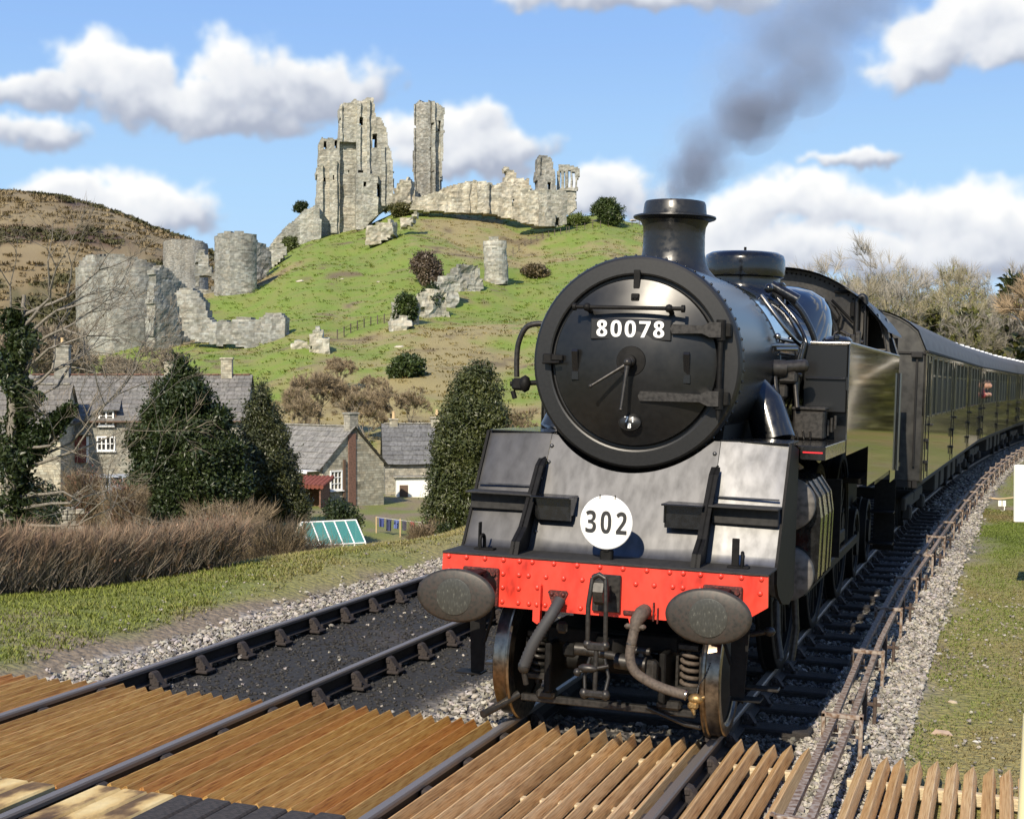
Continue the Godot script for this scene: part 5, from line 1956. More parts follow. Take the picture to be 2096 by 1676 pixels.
func rodding():
	var R = thing("point_rodding", "two grey signal rods on low stools running beside the track", "signal rodding")
	var g
	for s in [-1, 1]:
		var rings = []
		var z = 3.4
		while z > -58.0:
			var t = along(rod_x(z), z)
			var r = []
			for p in [[-0.023, 0.015], [0.023, 0.015], [0.023, -0.03], [-0.023, -0.03]]:
				r.append(t * Vector3(s * 0.062 + p[0], 0.12 + p[1] + 0.004 * sin(z * 1.3 + s), 0))
			rings.append(r)
			z -= 0.5 if z > -20 else 1.5
		obj("rod", flat_loft(rings), M.rodding_grey, R)
	var wide = G.new()
	wide.box(Vector3(0, 0.145, 0), Vector3(0.30, 0.035, 0.05), 0.006)
	for x in [-0.135, 0.135]:
		wide.box(Vector3(x, 0.0, 0), Vector3(0.03, 0.34, 0.05), 0.006)
	for x in [-0.062, 0.062]:
		wide.cyl(Vector3(x - 0.035, 0.05, 0), Vector3(x + 0.035, 0.05, 0), 0.03, 10)
	wide.box(Vector3(0, 0.0, 0), Vector3(0.28, 0.02, 0.02))
	var wm = wide.mesh(M.rodding_grey)
	var cross = G.new()
	cross.box(Vector3(0.08, -0.04, 0), Vector3(0.035, 0.30, 0.06), 0.005)
	cross.box(Vector3(0.16, -0.06, 0), Vector3(0.03, 0.22, 0.04), 0.005)
	cross.box(Vector3(0.08, -0.01, 0), Vector3(0.26, 0.03, 0.03), 0.005)
	var cm = cross.mesh(M.rail_rust)
	var z = -1.55
	var i = 0
	while z > -57.0:
		put("stool", wm, R, along(rod_x(z), z, 0.0))
		put("cross_stay", cm, R, along(rod_x(z - 1.25), z - 1.25, 0.0))
		z -= 2.75
		i += 1
	put("stool", wm, R, along(rod_x(1.2), 1.2, 0.0))
	# posts and boards at the right edge
	var P = thing("cream_post", "cream painted post close to the camera at the right edge", "post", T3(Vector3(2.810, -0.3, 3.0)))
	g = G.new()
	g.tube([Vector3(-0.02, 0, 0), Vector3(0.045, 1.42, 0)], 0.052, 16)
	g.ball(Vector3(0.045, 1.42, 0), Vector3(0.052, 0.05, 0.052), 14)
	obj("shaft", g, M.cream_paint, P)
	var W = thing("white_board", "plain white board on a post beside the grass at the right edge", "sign board", T3(Vector3(3.02, -0.42, -12.0), 0.12))
	g = G.new()
	g.box(Vector3(0.05, 1.45, 0), Vector3(0.50, 0.78, 0.05), 0.012)
	obj("panel", g, M.board_white, W)
	g = G.new()
	g.box(Vector3(0.12, 0.75, -0.05), Vector3(0.07, 1.5, 0.05), 0.01)
	obj("leg", g, M.timber_brown, W)
	var Sg = thing("platform_sign", "unseen dark board on a post added beyond the left edge to shadow the grass", "sign board", T3(Vector3(-6.75, -0.1, 1.25), 0.15))  # unseen board added only to throw the shadow on the left grass
	g = G.new()
	g.box(Vector3(0, 2.05, 0), Vector3(1.25, 0.26, 0.05), 0.01)
	obj("panel", g, M.timber_brown, Sg)
	g = G.new()
	g.box(Vector3(0.2, 1.0, -0.06), Vector3(0.08, 2.2, 0.06), 0.01)
	obj("leg", g, M.timber_brown, Sg)
	var p = ground(2052, 1046)
	var S = thing("white_marker", "small white marker plate with a hook standing in the stones on the right", "marker", T3(p))
	g = G.new()
	for x in [-0.045, 0.045]:
		g.box(Vector3(x, 0.17, 0), Vector3(0.075, 0.13, 0.03), 0.005)
	obj("plate", g, M.board_white, S)
	g = G.new()
	g.tube(bez([Vector3(0.05, 0.11, 0), Vector3(0.05, 0.03, 0), Vector3(0.01, 0.0, 0), Vector3(-0.03, 0.02, 0)], 4), 0.012, 6)
	obj("hook", g, M.board_white, S)
	p = ground(2030, 1024)
	var C = thing("orange_cable", "short orange cable lying on the stones by the white marker", "cable", T3(p))
	g = G.new()
	g.tube(bez([Vector3(-0.25, 0.03, 0.1), Vector3(0, 0.05, 0), Vector3(0.2, 0.03, -0.1), Vector3(0.5, 0.04, -0.5)], 5), 0.022, 6)
	obj("sleeve", g, M.pot_clay, C)
	var stones = [[1930, 1505], [1895, 1330], [1920, 1340], [2000, 1520], [1950, 1440]]
	var txt = ["pinkish flat stone at the grass edge near the slats", "cream stone lying where the grass begins", "grey stone half sunk in the right grass edge", "small white stone in the mud above the slats", "tan stone between the rodding and the grass"]
	for k in 5:
		g = G.new()
		var q = ground(stones[k][0], stones[k][1])
		var o = put("loose_stone", big_stone(31 + k, [Color(0.42, 0.31, 0.23), Color(0.5, 0.45, 0.36), Color(0.33, 0.31, 0.28), Color(0.55, 0.53, 0.48), Color(0.40, 0.33, 0.24)][k]), self, Transform3D(Basis(Vector3.UP, k * 1.3).scaled(Vector3(1, 0.6, 0.8) * [0.10, 0.075, 0.06, 0.04, 0.06][k]), q + Vector3(0, 0.01, 0)))
		tag(o, txt[k], "stone", "loose stones by the right grass")


func big_stone(sd, col):
	var m = stone_mesh(sd)
	var mt = M.stone_pale.duplicate()
	mt.vertex_color_use_as_albedo = false
	mt.albedo_color = col.linear_to_srgb()
	m.surface_set_material(0, mt)
	return m


# ---------------------------------------------------------------- coaches
func coach(idx, front, label):
	var ln = 19.7
	var a = along(0.0, front)
	var b = along(0.0, front - ln)
	var dirv = (a.origin - b.origin).normalized()
	var right = CT.basis.y.cross(dirv).normalized()
	var C = thing("railway_coach", label, "railway coach", Transform3D(Basis(right, dirv.cross(right), dirv), (a.origin + b.origin) / 2), "dark green coaches behind the engine")
	var hl = ln / 2 - 0.04
	var g
	# side walls with real openings; x runs from the front end
	var wins = []
	var doors = [0.55, 7.0, 13.1, 18.9]
	var plan = [[1.55, 0.75], [2.75, 1.05], [4.15, 1.05], [5.55, 1.05], [8.15, 1.05], [9.55, 1.05], [10.95, 1.05], [14.4, 1.05], [15.8, 1.05], [17.2, 1.0]]
	for p in plan:
		wins.append(Rect2(p[0] - p[1] / 2 + 0.25, 0.98, p[1], 0.94))
	for d in doors:
		wins.append(Rect2(d - 0.28 + 0.1, 0.98, 0.50, 0.86))
	for s in [-1, 1]:
		var tr = Transform3D(Basis(Vector3(0, 0, -1), Vector3(0, 1, 0), Vector3(1, 0, 0)), Vector3(0, 1.08, hl)) if s > 0 else Transform3D(Basis(Vector3(0, 0, 1), Vector3(0, 1, 0), Vector3(-1, 0, 0)), Vector3(0, 1.08, -hl))
		g = G.new()
		g.sheet(hl * 2, 2.0, wins, 1.37, 1.41)
		obj("body_side", g, M.coach_green, C, tr)
		if s < 0 and idx > 0:
			continue
		for w in wins:
			g = G.new()
			for e in [[Vector2(w.position.x - 0.025, w.position.y), Vector2(0.05, w.size.y + 0.04)], [Vector2(w.end.x - 0.025, w.position.y), Vector2(0.05, w.size.y + 0.04)]]:
				g.box(Vector3(e[0].x + 0.025, w.get_center().y, 1.395), Vector3(0.035, w.size.y + 0.03, 0.05), 0.006)
			for y in [w.position.y, w.end.y]:
				g.box(Vector3(w.get_center().x, y, 1.395), Vector3(w.size.x + 0.03, 0.035, 0.05), 0.006)
			if w.size.x > 0.7:
				g.box(Vector3(w.get_center().x, w.end.y - 0.29, 1.39), Vector3(w.size.x, 0.03, 0.03))
				g.box(Vector3(w.get_center().x, w.end.y - 0.14, 1.39), Vector3(0.03, 0.28, 0.03))
			var wf = obj("window", g, M.coach_green, C, tr)
			g = G.new()
			g.box(Vector3(w.get_center().x, w.get_center().y, 1.372), Vector3(w.size.x, w.size.y, 0.008))
			obj("pane", g, M.coach_glass, wf)
		for d in doors:
			g = G.new()
			for x in [d - 0.34, d + 0.34]:
				g.box(Vector3(x + 0.07, 0.98, 1.412), Vector3(0.014, 1.92, 0.012))
			var dr = obj("door", g, M.coach_under, C, tr)
			g = G.new()
			g.cyl(Vector3(d + 0.33, 0.85, 1.40), Vector3(d + 0.33, 0.85, 1.47), 0.02, 6)
			g.box(Vector3(d + 0.37, 0.85, 1.465), Vector3(0.12, 0.03, 0.02), 0.006)
			obj("door_handle", g, M.grimy_steel, dr)
			for y in [0.28, 0.62]:
				g = G.new()
				g.box(Vector3(d - 0.28, y, 1.435), Vector3(0.11, 0.05, 0.06), 0.008)
				g.cyl(Vector3(d - 0.28, y - 0.14, 1.44), Vector3(d - 0.28, y, 1.44), 0.014, 6)
				obj("door_hinge", g, M.coach_under, dr)
	# roof and ends
	var prof = []
	for i in 21:
		var t = lerpf(-1.0, 1.0, i / 20.0)
		prof.append(Vector2(t * 1.415, 3.075 + 0.70 * sqrt(maxf(0.0, 1.0 - pow(absf(t), 2.3)))))
	var rings = []
	for z in [hl + 0.02, hl * 0.33, -hl * 0.33, -hl - 0.02]:
		var r = []
		for p in prof:
			r.append(Vector3(p.x, p.y, z))
		for i in range(20, -1, -1):
			r.append(Vector3(prof[i].x * 0.985, prof[i].y - 0.04, z))
		rings.append(r)
	g = G.new()
	g.loft(rings, true, false)
	var rf = obj("roof", g, M.coach_roof, C)
	for s in [-1, 1]:
		g = G.new()
		g.box(Vector3(s * 1.425, 3.075, 0), Vector3(0.03, 0.035, hl * 2))
		obj("rain_gutter", g, M.coach_under, rf)
	for i in 9:
		for s in [-1, 1]:
			g = G.new()
			g.at(Transform3D(Basis(), Vector3(s * 0.33, 3.735, lerpf(-hl + 1.2, hl - 1.2, i / 8.0)))).lathe([Vector2(0.11, -0.02), Vector2(0.13, 0.05), Vector2(0.09, 0.10), Vector2(0, 0.11)], 12)
			obj("roof_vent", g, M.white_paint if idx > 0 or i < 8 else M.coach_roof, rf)
	for s in [-1, 1]:
		g = G.new()
		var e = [Vector2(-1.405, 1.08), Vector2(1.405, 1.08)]
		var pr = prof.duplicate()
		pr.reverse()
		for p in pr:
			e.append(Vector2(p.x * 0.99, p.y - 0.02))
		g.poly(e, s * hl - 0.03, s * hl)
		g.poly(V2([-0.5, 1.1, 0.5, 1.1, 0.5, 3.2, -0.5, 3.2]), s * hl, s * (hl + 0.16))
		var ce = obj("body_end", g, M.coach_end, C)
		g = G.new()
		g.box(Vector3(0.0, 3.05, s * (hl + 0.015)), Vector3(2.8, 0.03, 0.03))
		g.box(Vector3(1.27, 3.02, s * (hl + 0.06)), Vector3(0.17, 0.09, 0.08), 0.01)
		g.cyl(Vector3(1.27, 3.0, s * (hl + 0.04)), Vector3(1.27, 1.3, s * (hl + 0.04)), 0.018, 6)
		obj("end_fittings", g, M.coach_under, ce)
	# underframe and bogies
	g = G.new()
	for s in [-1, 1]:
		g.box(Vector3(s * 1.30, 1.03, 0), Vector3(0.08, 0.14, hl * 2), 0.01)
		g.box(Vector3(s * 1.40, 1.072, 0), Vector3(0.05, 0.03, hl * 2), 0.006)
	g.box(Vector3(0, 1.02, 0), Vector3(2.5, 0.1, hl * 2))
	for z in [-3.0, -1.2, 1.0, 2.6]:
		g.box(Vector3(0.6, 0.72, z), Vector3(1.1, 0.5, 1.0), 0.02)
	obj("underframe", g, M.coach_under, C)
	for z in [-7.1, 7.1]:
		g = G.new()
		for s in [-1, 1]:
			g.box(Vector3(s * 1.05, 0.62, z), Vector3(0.08, 0.22, 3.4), 0.02)
			for w in [-1.3, 1.3]:
				g.box(Vector3(s * 1.08, 0.47, z + w), Vector3(0.16, 0.24, 0.28), 0.03)
		g.box(Vector3(0, 0.66, z), Vector3(2.2, 0.16, 0.3), 0.02)
		var bg = obj("bogie", g, M.coach_under, C)
		for s in [-1, 1]:
			for w in [-1.3, 1.3]:
				g = wheel(0.457, 0, 0)
				g.at(XAX(Vector3.ZERO)).lathe([Vector2(0, -0.05), Vector2(0.37, -0.05), Vector2(0.37, 0.03), Vector2(0, 0.04)], 30)
				obj("wheel", g, M.coach_under, bg, Transform3D(Basis(Vector3.UP, 0.0 if s > 0 else PI), Vector3(s * 0.765, 0.457, z + w)))
	return C


# ---------------------------------------------------------------- a figure as one skin: tapered bones joined smoothly, meshed with surface nets
func body_mesh(bones, cell, mat):
	var lo = Vector3(9, 9, 9)
	var hi = -lo
	for b in bones:
		for p in [b[0], b[1]]:
			var r = maxf(b[2], b[3]) + cell * 2
			lo = lo.min(p - Vector3.ONE * r)
			hi = hi.max(p + Vector3.ONE * r)
	var n = Vector3i(((hi - lo) / cell).ceil()) + Vector3i.ONE
	var f = PackedFloat32Array()
	f.resize(n.x * n.y * n.z)
	for k in n.z:
		for j in n.y:
			for i in n.x:
				var p = lo + Vector3(i, j, k) * cell
				var acc = 0.0
				for b in bones:
					var ab = b[1] - b[0]
					var t = clampf((p - b[0]).dot(ab) / maxf(ab.length_squared(), 1e-9), 0.0, 1.0)
					acc += exp(-(p.distance_to(b[0] + ab * t) - lerpf(b[2], b[3], t)) * 45.0)
				f[(k * n.y + j) * n.x + i] = -log(maxf(acc, 1e-30)) / 45.0
	var cellv = {}
	var pts = []
	var nrm = []
	for k in n.z - 1:
		for j in n.y - 1:
			for i in n.x - 1:
				var c = Vector3.ZERO
				var m = 0
				for e in 12:
					var ax = e / 4
					var o = [0, 0, 0]
					o[(ax + 1) % 3] = e % 2
					o[(ax + 2) % 3] = (e / 2) % 2
					var q = o.duplicate()
					q[ax] = 1
					var fa = f[((k + o[2]) * n.y + j + o[1]) * n.x + i + o[0]]
					var fb = f[((k + q[2]) * n.y + j + q[1]) * n.x + i + q[0]]
					if (fa < 0) != (fb < 0):
						c += Vector3(o[0], o[1], o[2]).lerp(Vector3(q[0], q[1], q[2]), fa / (fa - fb))
						m += 1
				if m > 0:
					cellv[Vector3i(i, j, k)] = pts.size()
					pts.append(lo + (Vector3(i, j, k) + c / m) * cell)
					var at0 = func(x, y, z): return f[(clampi(z, 0, n.z - 1) * n.y + clampi(y, 0, n.y - 1)) * n.x + clampi(x, 0, n.x - 1)]
					nrm.append(Vector3(at0.call(i + 2, j, k) - at0.call(i - 1, j, k), at0.call(i, j + 2, k) - at0.call(i, j - 1, k), at0.call(i, j, k + 2) - at0.call(i, j, k - 1)).normalized())
	var g = G.new()
	for cv in cellv:
		for ax in 3:
			var d = Vector3i.ZERO
			d[ax] = 1
			var u = Vector3i.ZERO
			u[(ax + 1) % 3] = 1
			var w = Vector3i.ZERO
			w[(ax + 2) % 3] = 1
			var fa = f[(cv.z * n.y + cv.y) * n.x + cv.x]
			var c2 = cv + d
			var fb = f[(c2.z * n.y + c2.y) * n.x + c2.x]
			if (fa < 0) == (fb < 0) or not (cellv.has(cv - u) and cellv.has(cv - w) and cellv.has(cv - u - w)):
				continue
			var q = [cellv[cv], cellv[cv - u], cellv[cv - u - w], cellv[cv - w]]
			g.tri(pts[q[0]], pts[q[1]], pts[q[2]], nrm[q[0]], nrm[q[1]], nrm[q[2]])
			g.tri(pts[q[0]], pts[q[2]], pts[q[3]], nrm[q[0]], nrm[q[2]], nrm[q[3]])
	return g.mesh(mat)


func passenger(tr, label, cloth, k):
	var P = thing("person", label, "person", tr, "passengers leaning out of the second coach")
	# origin at the window sill, +z outwards
	var b = [[Vector3(0, -0.35, -0.25), Vector3(0, 0.05, 0.02), 0.15, 0.16], [Vector3(-0.16, 0.10, 0.06), Vector3(0.16, 0.10, 0.06), 0.085, 0.085], [Vector3(0, 0.12, 0.08), Vector3(0.0, 0.24, 0.15), 0.055, 0.05],
			[Vector3(0, 0.30, 0.18), Vector3(0, 0.36, 0.17), 0.085, 0.09], [Vector3(0, 0.26, 0.25), Vector3(0, 0.27, 0.24), 0.05, 0.05], [Vector3(0, 0.31, 0.28), Vector3(0, 0.295, 0.285), 0.018, 0.022],
			[Vector3(-0.2, 0.08, 0.06), Vector3(-0.25, -0.07, 0.14), 0.055, 0.045], [Vector3(-0.25, -0.07, 0.14), Vector3(-0.08, -0.02, 0.22), 0.043, 0.035], [Vector3(0.2, 0.08, 0.06), Vector3(0.25, -0.07, 0.14), 0.055, 0.045], [Vector3(0.25, -0.07, 0.14), Vector3(0.09, -0.02, 0.22), 0.043, 0.035],
			[Vector3(-0.08, -0.02, 0.22), Vector3(-0.03, -0.01, 0.24), 0.035, 0.028], [Vector3(0.09, -0.02, 0.22), Vector3(0.03, -0.01, 0.24), 0.035, 0.028]]
	for i in 4:
		b.append([Vector3(-0.03, 0.005 - i * 0.018, 0.24), Vector3(0.02, 0.0 - i * 0.018, 0.265 - i * 0.004), 0.010, 0.008])
		b.append([Vector3(0.03, 0.005 - i * 0.018, 0.25), Vector3(-0.02, 0.0 - i * 0.018, 0.275 - i * 0.004), 0.010, 0.008])
	put("body", body_mesh(b, 0.022, M.flesh), P)
	put("jacket", body_mesh([[Vector3(0, -0.35, -0.25), Vector3(0, 0.05, 0.02), 0.165, 0.175], [Vector3(-0.16, 0.10, 0.06), Vector3(0.16, 0.10, 0.06), 0.097, 0.097], [Vector3(-0.2, 0.08, 0.06), Vector3(-0.25, -0.07, 0.14), 0.066, 0.056], [Vector3(-0.25, -0.07, 0.14), Vector3(-0.12, -0.032, 0.206), 0.053, 0.046], [Vector3(0.2, 0.08, 0.06), Vector3(0.25, -0.07, 0.14), 0.066, 0.056], [Vector3(0.25, -0.07, 0.14), Vector3(0.13, -0.032, 0.206), 0.053, 0.046]], 0.024, cloth), P)
	put("hair", body_mesh([[Vector3(0, 0.345, 0.15), Vector3(0, 0.39, 0.175), 0.092, 0.088], [Vector3(0, 0.29, 0.115), Vector3(0, 0.34, 0.12), 0.06, 0.07]], 0.022, M.hair_dark), P)
	return P


func train():
	coach(0, -14.35, "first green coach right behind the engine with a grey end wall")
	var C = coach(1, -34.15, "second green coach with passengers leaning from its window")
	coach(2, -53.95, "third green coach at the right edge of the picture")
	var hl = 19.7 / 2 - 0.04
	for k in 2:
		var tr = C.transform * Transform3D(Basis(Vector3.UP, PI / 2).scaled(Vector3.ONE * 0.85), Vector3(1.30, 1.08 + 1.25, hl - (0.60 if k == 0 else 1.85)))
		passenger(tr, ["person in a red jacket leaning out of the first door of the second coach", "person in dark clothing leaning from the window behind the red jacket"][k], M.cloth_red if k == 0 else M.coach_under, k)


# ---------------------------------------------------------------- ruins: an outline cut into cells, each cell pushed out or in, the edges broken
func ruin(called, label, group, o, yaw, outline, depth, holes, zones, mat, cell = 0.7, curve = 0.0, rough = 0.3, sd = 1):
	var lo = Vector2(1e9, 1e9)
	var hi = -lo
	for p in outline:
		lo = lo.min(p)
		hi = hi.max(p)
	var nx = maxi(int(ceil((hi.x - lo.x) / cell)), 1)
	var ny = maxi(int(ceil((hi.y - lo.y) / cell)), 1)
	var off = []
	for i in nx:
		var row = []
		for j in ny:
			var c = lo + (Vector2(i, j) + Vector2(0.5, 0.5)) * cell
			var v = -99.0
			var wob = Vector2(nz.get_noise_2d(c.x * 16 + sd * 7, c.y * 16), nz.get_noise_2d(c.x * 16, c.y * 16 + sd * 9)) * minf(cell, 0.45) * 1.2
			if Geometry2D.is_point_in_polygon(c + wob, outline):
				v = 0.0
				for h in holes:
					if h.has_point(c):
						v = -99.0
				if v > -50.0:
					for z in zones:
						if z[0].has_point(c):
							v = z[1]
			row.append(v)
		off.append(row)
	var g = G.new()
	var pt = func(i, j, w):
		var p = Vector3(lo.x + i * cell, lo.y + j * cell, w)
		var q = p * 9.0 + Vector3(sd * 13.0, 0, 0)
		p += Vector3(nz.get_noise_3dv(q * 2.0), nz.get_noise_3dv(q * 2.0 + Vector3(77, 3, 1)), nz.get_noise_3dv(q * 1.6 + Vector3(9, 55, 2)) * 1.2 + nz.get_noise_3dv(q * 5.0) * 0.7) * rough * cell * 2.2
		if curve > 0.0:
			var a = p.x / curve
			p = Vector3(sin(a) * (curve + p.z), p.y, cos(a) * (curve + p.z))
		return p
	for i in nx:
		for j in ny:
			var v = off[i][j]
			if v < -50.0:
				continue
			var ins = pt.call(i + 0.5, j + 0.5, v - depth * 0.5)
			var wx = (lo.x + i * cell) * 1.0
			var wy = (lo.y + j * cell) * 1.0
			var tone = 0.90 + 0.34 * nz.get_noise_2d(wx * 22.0 + sd * 31.0, wy * 2.2) + 0.30 * nz.get_noise_2d(wx * 6.0, wy * 5.0 + sd * 17.0)
			g.col = Color(1, 0.985, 0.955).lerp(Color(0.93, 0.95, 0.97), ss(-0.2, 0.3, nz.get_noise_2d(wx * 5.0 + 40.0, wy * 3.0 + sd))) * clampf(tone, 0.55, 1.12)
			g.face([pt.call(i, j, v), pt.call(i + 1, j, v), pt.call(i + 1, j + 1, v)], ins)
			g.face([pt.call(i, j, v), pt.call(i + 1, j + 1, v), pt.call(i, j + 1, v)], ins)
			g.face([pt.call(i, j, -depth), pt.call(i + 1, j, -depth), pt.call(i + 1, j + 1, -depth), pt.call(i, j + 1, -depth)], ins)
			for e in [[i - 1, j, i, j, i, j + 1], [i + 1, j, i + 1, j, i + 1, j + 1], [i, j - 1, i, j, i + 1, j], [i, j + 1, i, j + 1, i + 1, j + 1]]:
				var w = -99.0
				if e[0] >= 0 and e[0] < nx and e[1] >= 0 and e[1] < ny:
					w = off[e[0]][e[1]]
				if w >= v:
					continue
				var back = w if w > -50.0 else -depth
				var steps = maxi(1, int((v - back) / (cell * 1.6)))
				for k in steps:
					var a = lerpf(v, back, k / float(steps))
					var b = lerpf(v, back, (k + 1) / float(steps))
					g.face([pt.call(e[2], e[3], a), pt.call(e[4], e[5], a), pt.call(e[4], e[5], b)], ins)
					g.face([pt.call(e[2], e[3], a), pt.call(e[4], e[5], b), pt.call(e[2], e[3], b)], ins)
	var ob = obj(called, g, mat, self, Transform3D(Basis(Vector3.UP, yaw), o))
	return tag(ob, label, "castle ruin" if group == "" else group, "ruins of the hilltop castle")


func px_outline(pts, u0, v0, d, turn):     # a silhouette measured off at that distance, in metres, for a wall turned away by that angle
	var r = PackedVector2Array()
	for i in range(0, pts.size(), 2):
		r.append(Vector2((pts[i] - u0) * d / F / cos(turn), (v0 - pts[i + 1]) * d / F))
	return r


func px_rects(list, u0, v0, d, turn):
	var r = []
	for q in list:
		var a = Vector2((q[0] - u0) * d / F / cos(turn), (v0 - q[3]) * d / F)
		var b = Vector2((q[2] - u0) * d / F / cos(turn), (v0 - q[1]) * d / F)
		r.append(Rect2(a, b - a))
	return r


func wall_piece(called, label, cat, pts, d, turn, depth, holes, zones, mat, cell, rough, sd):
	var u0 = 0.0
	var v0 = -1e9
	for i in range(0, pts.size(), 2):
		u0 += pts[i] / float(pts.size() / 2)
		v0 = maxf(v0, pts[i + 1])
	var zr = []
	for z in zones:
		zr.append([px_rects([z], u0, v0, d, turn)[0], z[4]])
	return ruin(called, label, cat, at(u0, v0, d), YAW + turn, px_outline(pts, u0, v0, d, turn), depth, px_rects(holes, u0, v0, d, turn), zr, mat, cell, 0.0, rough, sd)


func castle():
	# the keep: tall ragged block with buttresses and window openings
	wall_piece("ruined_keep", "tall ragged castle keep with window holes, highest ruin on the hilltop", "castle keep",
		[649, 500, 650, 347, 654, 343, 656, 294, 660, 285, 668, 288, 676, 283, 688, 286, 695, 282, 696, 221, 700, 214, 719, 211, 727, 205, 741, 207, 754, 199, 762, 198, 766, 212, 769, 238, 776, 240, 784, 252, 791, 263, 792, 290, 797, 305, 802, 320, 804, 351, 804, 412, 770, 440, 750, 465, 712, 490],
		268, 0.16, 7.0, [[664, 292, 670, 306], [686, 288, 691, 305], [661, 364, 666, 373], [682, 360, 686, 371], [735, 240, 743, 256], [762, 272, 771, 302], [733, 350, 743, 358], [713, 347, 716, 351], [744, 372, 749, 384], [770, 375, 777, 405]],
		[[649, 340, 662, 500, 0.7], [675, 330, 690, 480, 0.6], [697, 290, 731, 490, -1.3], [731, 210, 738, 360, 0.6], [750, 205, 757, 370, 0.7], [696, 200, 702, 290, 0.4], [726, 358, 772, 470, 1.6], [780, 300, 786, 420, 0.5], [796, 320, 804, 420, 0.4]], M.castle_stone, 0.23, 0.36, 1)
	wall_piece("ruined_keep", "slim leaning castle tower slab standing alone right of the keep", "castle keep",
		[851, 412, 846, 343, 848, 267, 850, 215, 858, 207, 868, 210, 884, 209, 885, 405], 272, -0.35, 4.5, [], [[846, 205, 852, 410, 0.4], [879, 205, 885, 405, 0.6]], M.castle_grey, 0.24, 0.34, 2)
	wall_piece("ruined_keep", "paler right face of the slim castle tower with two narrow windows", "castle keep",
		[884, 408, 884, 210, 893, 212, 901, 214, 908, 220, 908, 286, 906, 330, 904, 372, 900, 388, 893, 396], 271, 0.30, 3.0, [[888, 244, 892, 268], [896, 246, 901, 268]], [[884, 205, 889, 405, 0.7], [892, 270, 903, 400, -0.5]], M.castle_stone, 0.24, 0.34, 3)  # paler stone than the slab on its left
	wall_piece("ruined_wall", "broken white masonry lump between the keep and the slim tower", "castle wall",
		[802, 420, 806, 385, 816, 372, 828, 366, 834, 362, 841, 375, 852, 400, 858, 420], 266, -0.1, 4.0, [], [[822, 372, 840, 420, 0.8]], M.castle_pale, 0.5, 0.45, 4)
	wall_piece("ruined_wall", "long low castle curtain wall right of the slim tower", "castle wall",
		[840, 432, 852, 408, 885, 398, 905, 388, 930, 378, 960, 371, 985, 371, 1000, 376, 1025, 374, 1050, 378, 1085, 380, 1092, 405, 1090, 440, 1055, 448, 1010, 438, 900, 434], 262, 0.12, 3.0, [[1050, 405, 1056, 420]], [[978, 372, 1002, 440, 0.8], [935, 378, 960, 440, 0.3]], M.castle_pale, 0.26, 0.45, 5)
	wall_piece("ruined_wall", "small pale stump rising above the curtain wall", "castle wall",
		[1026, 382, 1030, 365, 1033, 346, 1050, 346, 1058, 352, 1062, 366, 1084, 366, 1084, 384], 266, 0.1, 3.0, [], [], M.castle_pale, 0.45, 0.35, 6)
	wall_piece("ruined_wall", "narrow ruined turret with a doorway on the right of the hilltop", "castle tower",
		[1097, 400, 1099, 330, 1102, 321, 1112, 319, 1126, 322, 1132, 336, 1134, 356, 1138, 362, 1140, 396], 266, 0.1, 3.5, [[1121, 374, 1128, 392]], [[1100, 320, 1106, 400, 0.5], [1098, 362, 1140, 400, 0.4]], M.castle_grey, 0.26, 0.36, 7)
	wall_piece("ruined_wall", "pierced ruin wall with slender lancet openings at the right end", "castle wall",
		[1141, 430, 1140, 352, 1142, 337, 1152, 336, 1168, 340, 1184, 344, 1185, 356, 1180, 380, 1180, 425, 1165, 440], 268, -0.05, 2.0, [[1146, 350, 1150, 384], [1154, 352, 1158, 386], [1163, 348, 1168, 384], [1172, 352, 1176, 384]], [[1141, 386, 1184, 391, 0.4]], M.castle_stone, 0.25, 0.36, 8)
	wall_piece("ruined_wall", "squat pale masonry block below the narrow turret", "castle wall",
		[1047, 446, 1052, 410, 1058, 392, 1075, 386, 1104, 389, 1104, 462, 1078, 458], 252, -0.2, 4.0, [], [], M.castle_pale, 0.26, 0.35, 9)
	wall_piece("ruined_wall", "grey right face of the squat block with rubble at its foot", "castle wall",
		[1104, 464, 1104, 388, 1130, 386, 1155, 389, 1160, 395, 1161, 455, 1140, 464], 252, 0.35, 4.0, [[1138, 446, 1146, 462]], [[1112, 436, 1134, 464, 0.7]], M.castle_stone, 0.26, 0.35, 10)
	wall_piece("ruined_wall", "sloping castle wall descending left from the keep", "castle wall",
		[548, 520, 560, 497, 582, 470, 605, 448, 628, 428, 652, 412, 654, 490, 615, 500, 575, 545, 556, 548], 262, 0.25, 2.5, [], [[640, 420, 655, 490, 0.4]], M.castle_stone, 0.26, 0.3, 11)
	wall_piece("ruined_wall", "pale fallen masonry slab on the grass below the keep", "castle wall",
		[748, 500, 751, 465, 775, 459, 800, 452, 806, 470, 800, 492, 775, 497], 238, -0.1, 2.5, [], [], M.castle_pale, 0.5, 0.4, 12)
	wall_piece("ruined_wall", "two small pale boulders beside the fallen masonry slab", "castle wall",
		[814, 468, 820, 448, 840, 442, 852, 438, 850, 455, 835, 462], 240, 0.0, 2.0, [], [], M.castle_pale, 0.45, 0.5, 13)
	# the leaning drum on the slope and the broken wall that runs down from it
	var p = ground(1016, 580)
	var d = (p - CAM).dot(hf)
	var r = 24.0 * d / F
	var w = PackedVector2Array()
	var hgt = 86.0 * d / F
	for q in [[-0.5, -0.04], [0.5, -0.04], [0.5, 0.92], [0.36, 1.0], [0.1, 1.03], [-0.2, 1.0], [-0.4, 0.98], [-0.5, 0.93]]:
		w.append(Vector2(q[0] * TAU * r, q[1] * hgt))
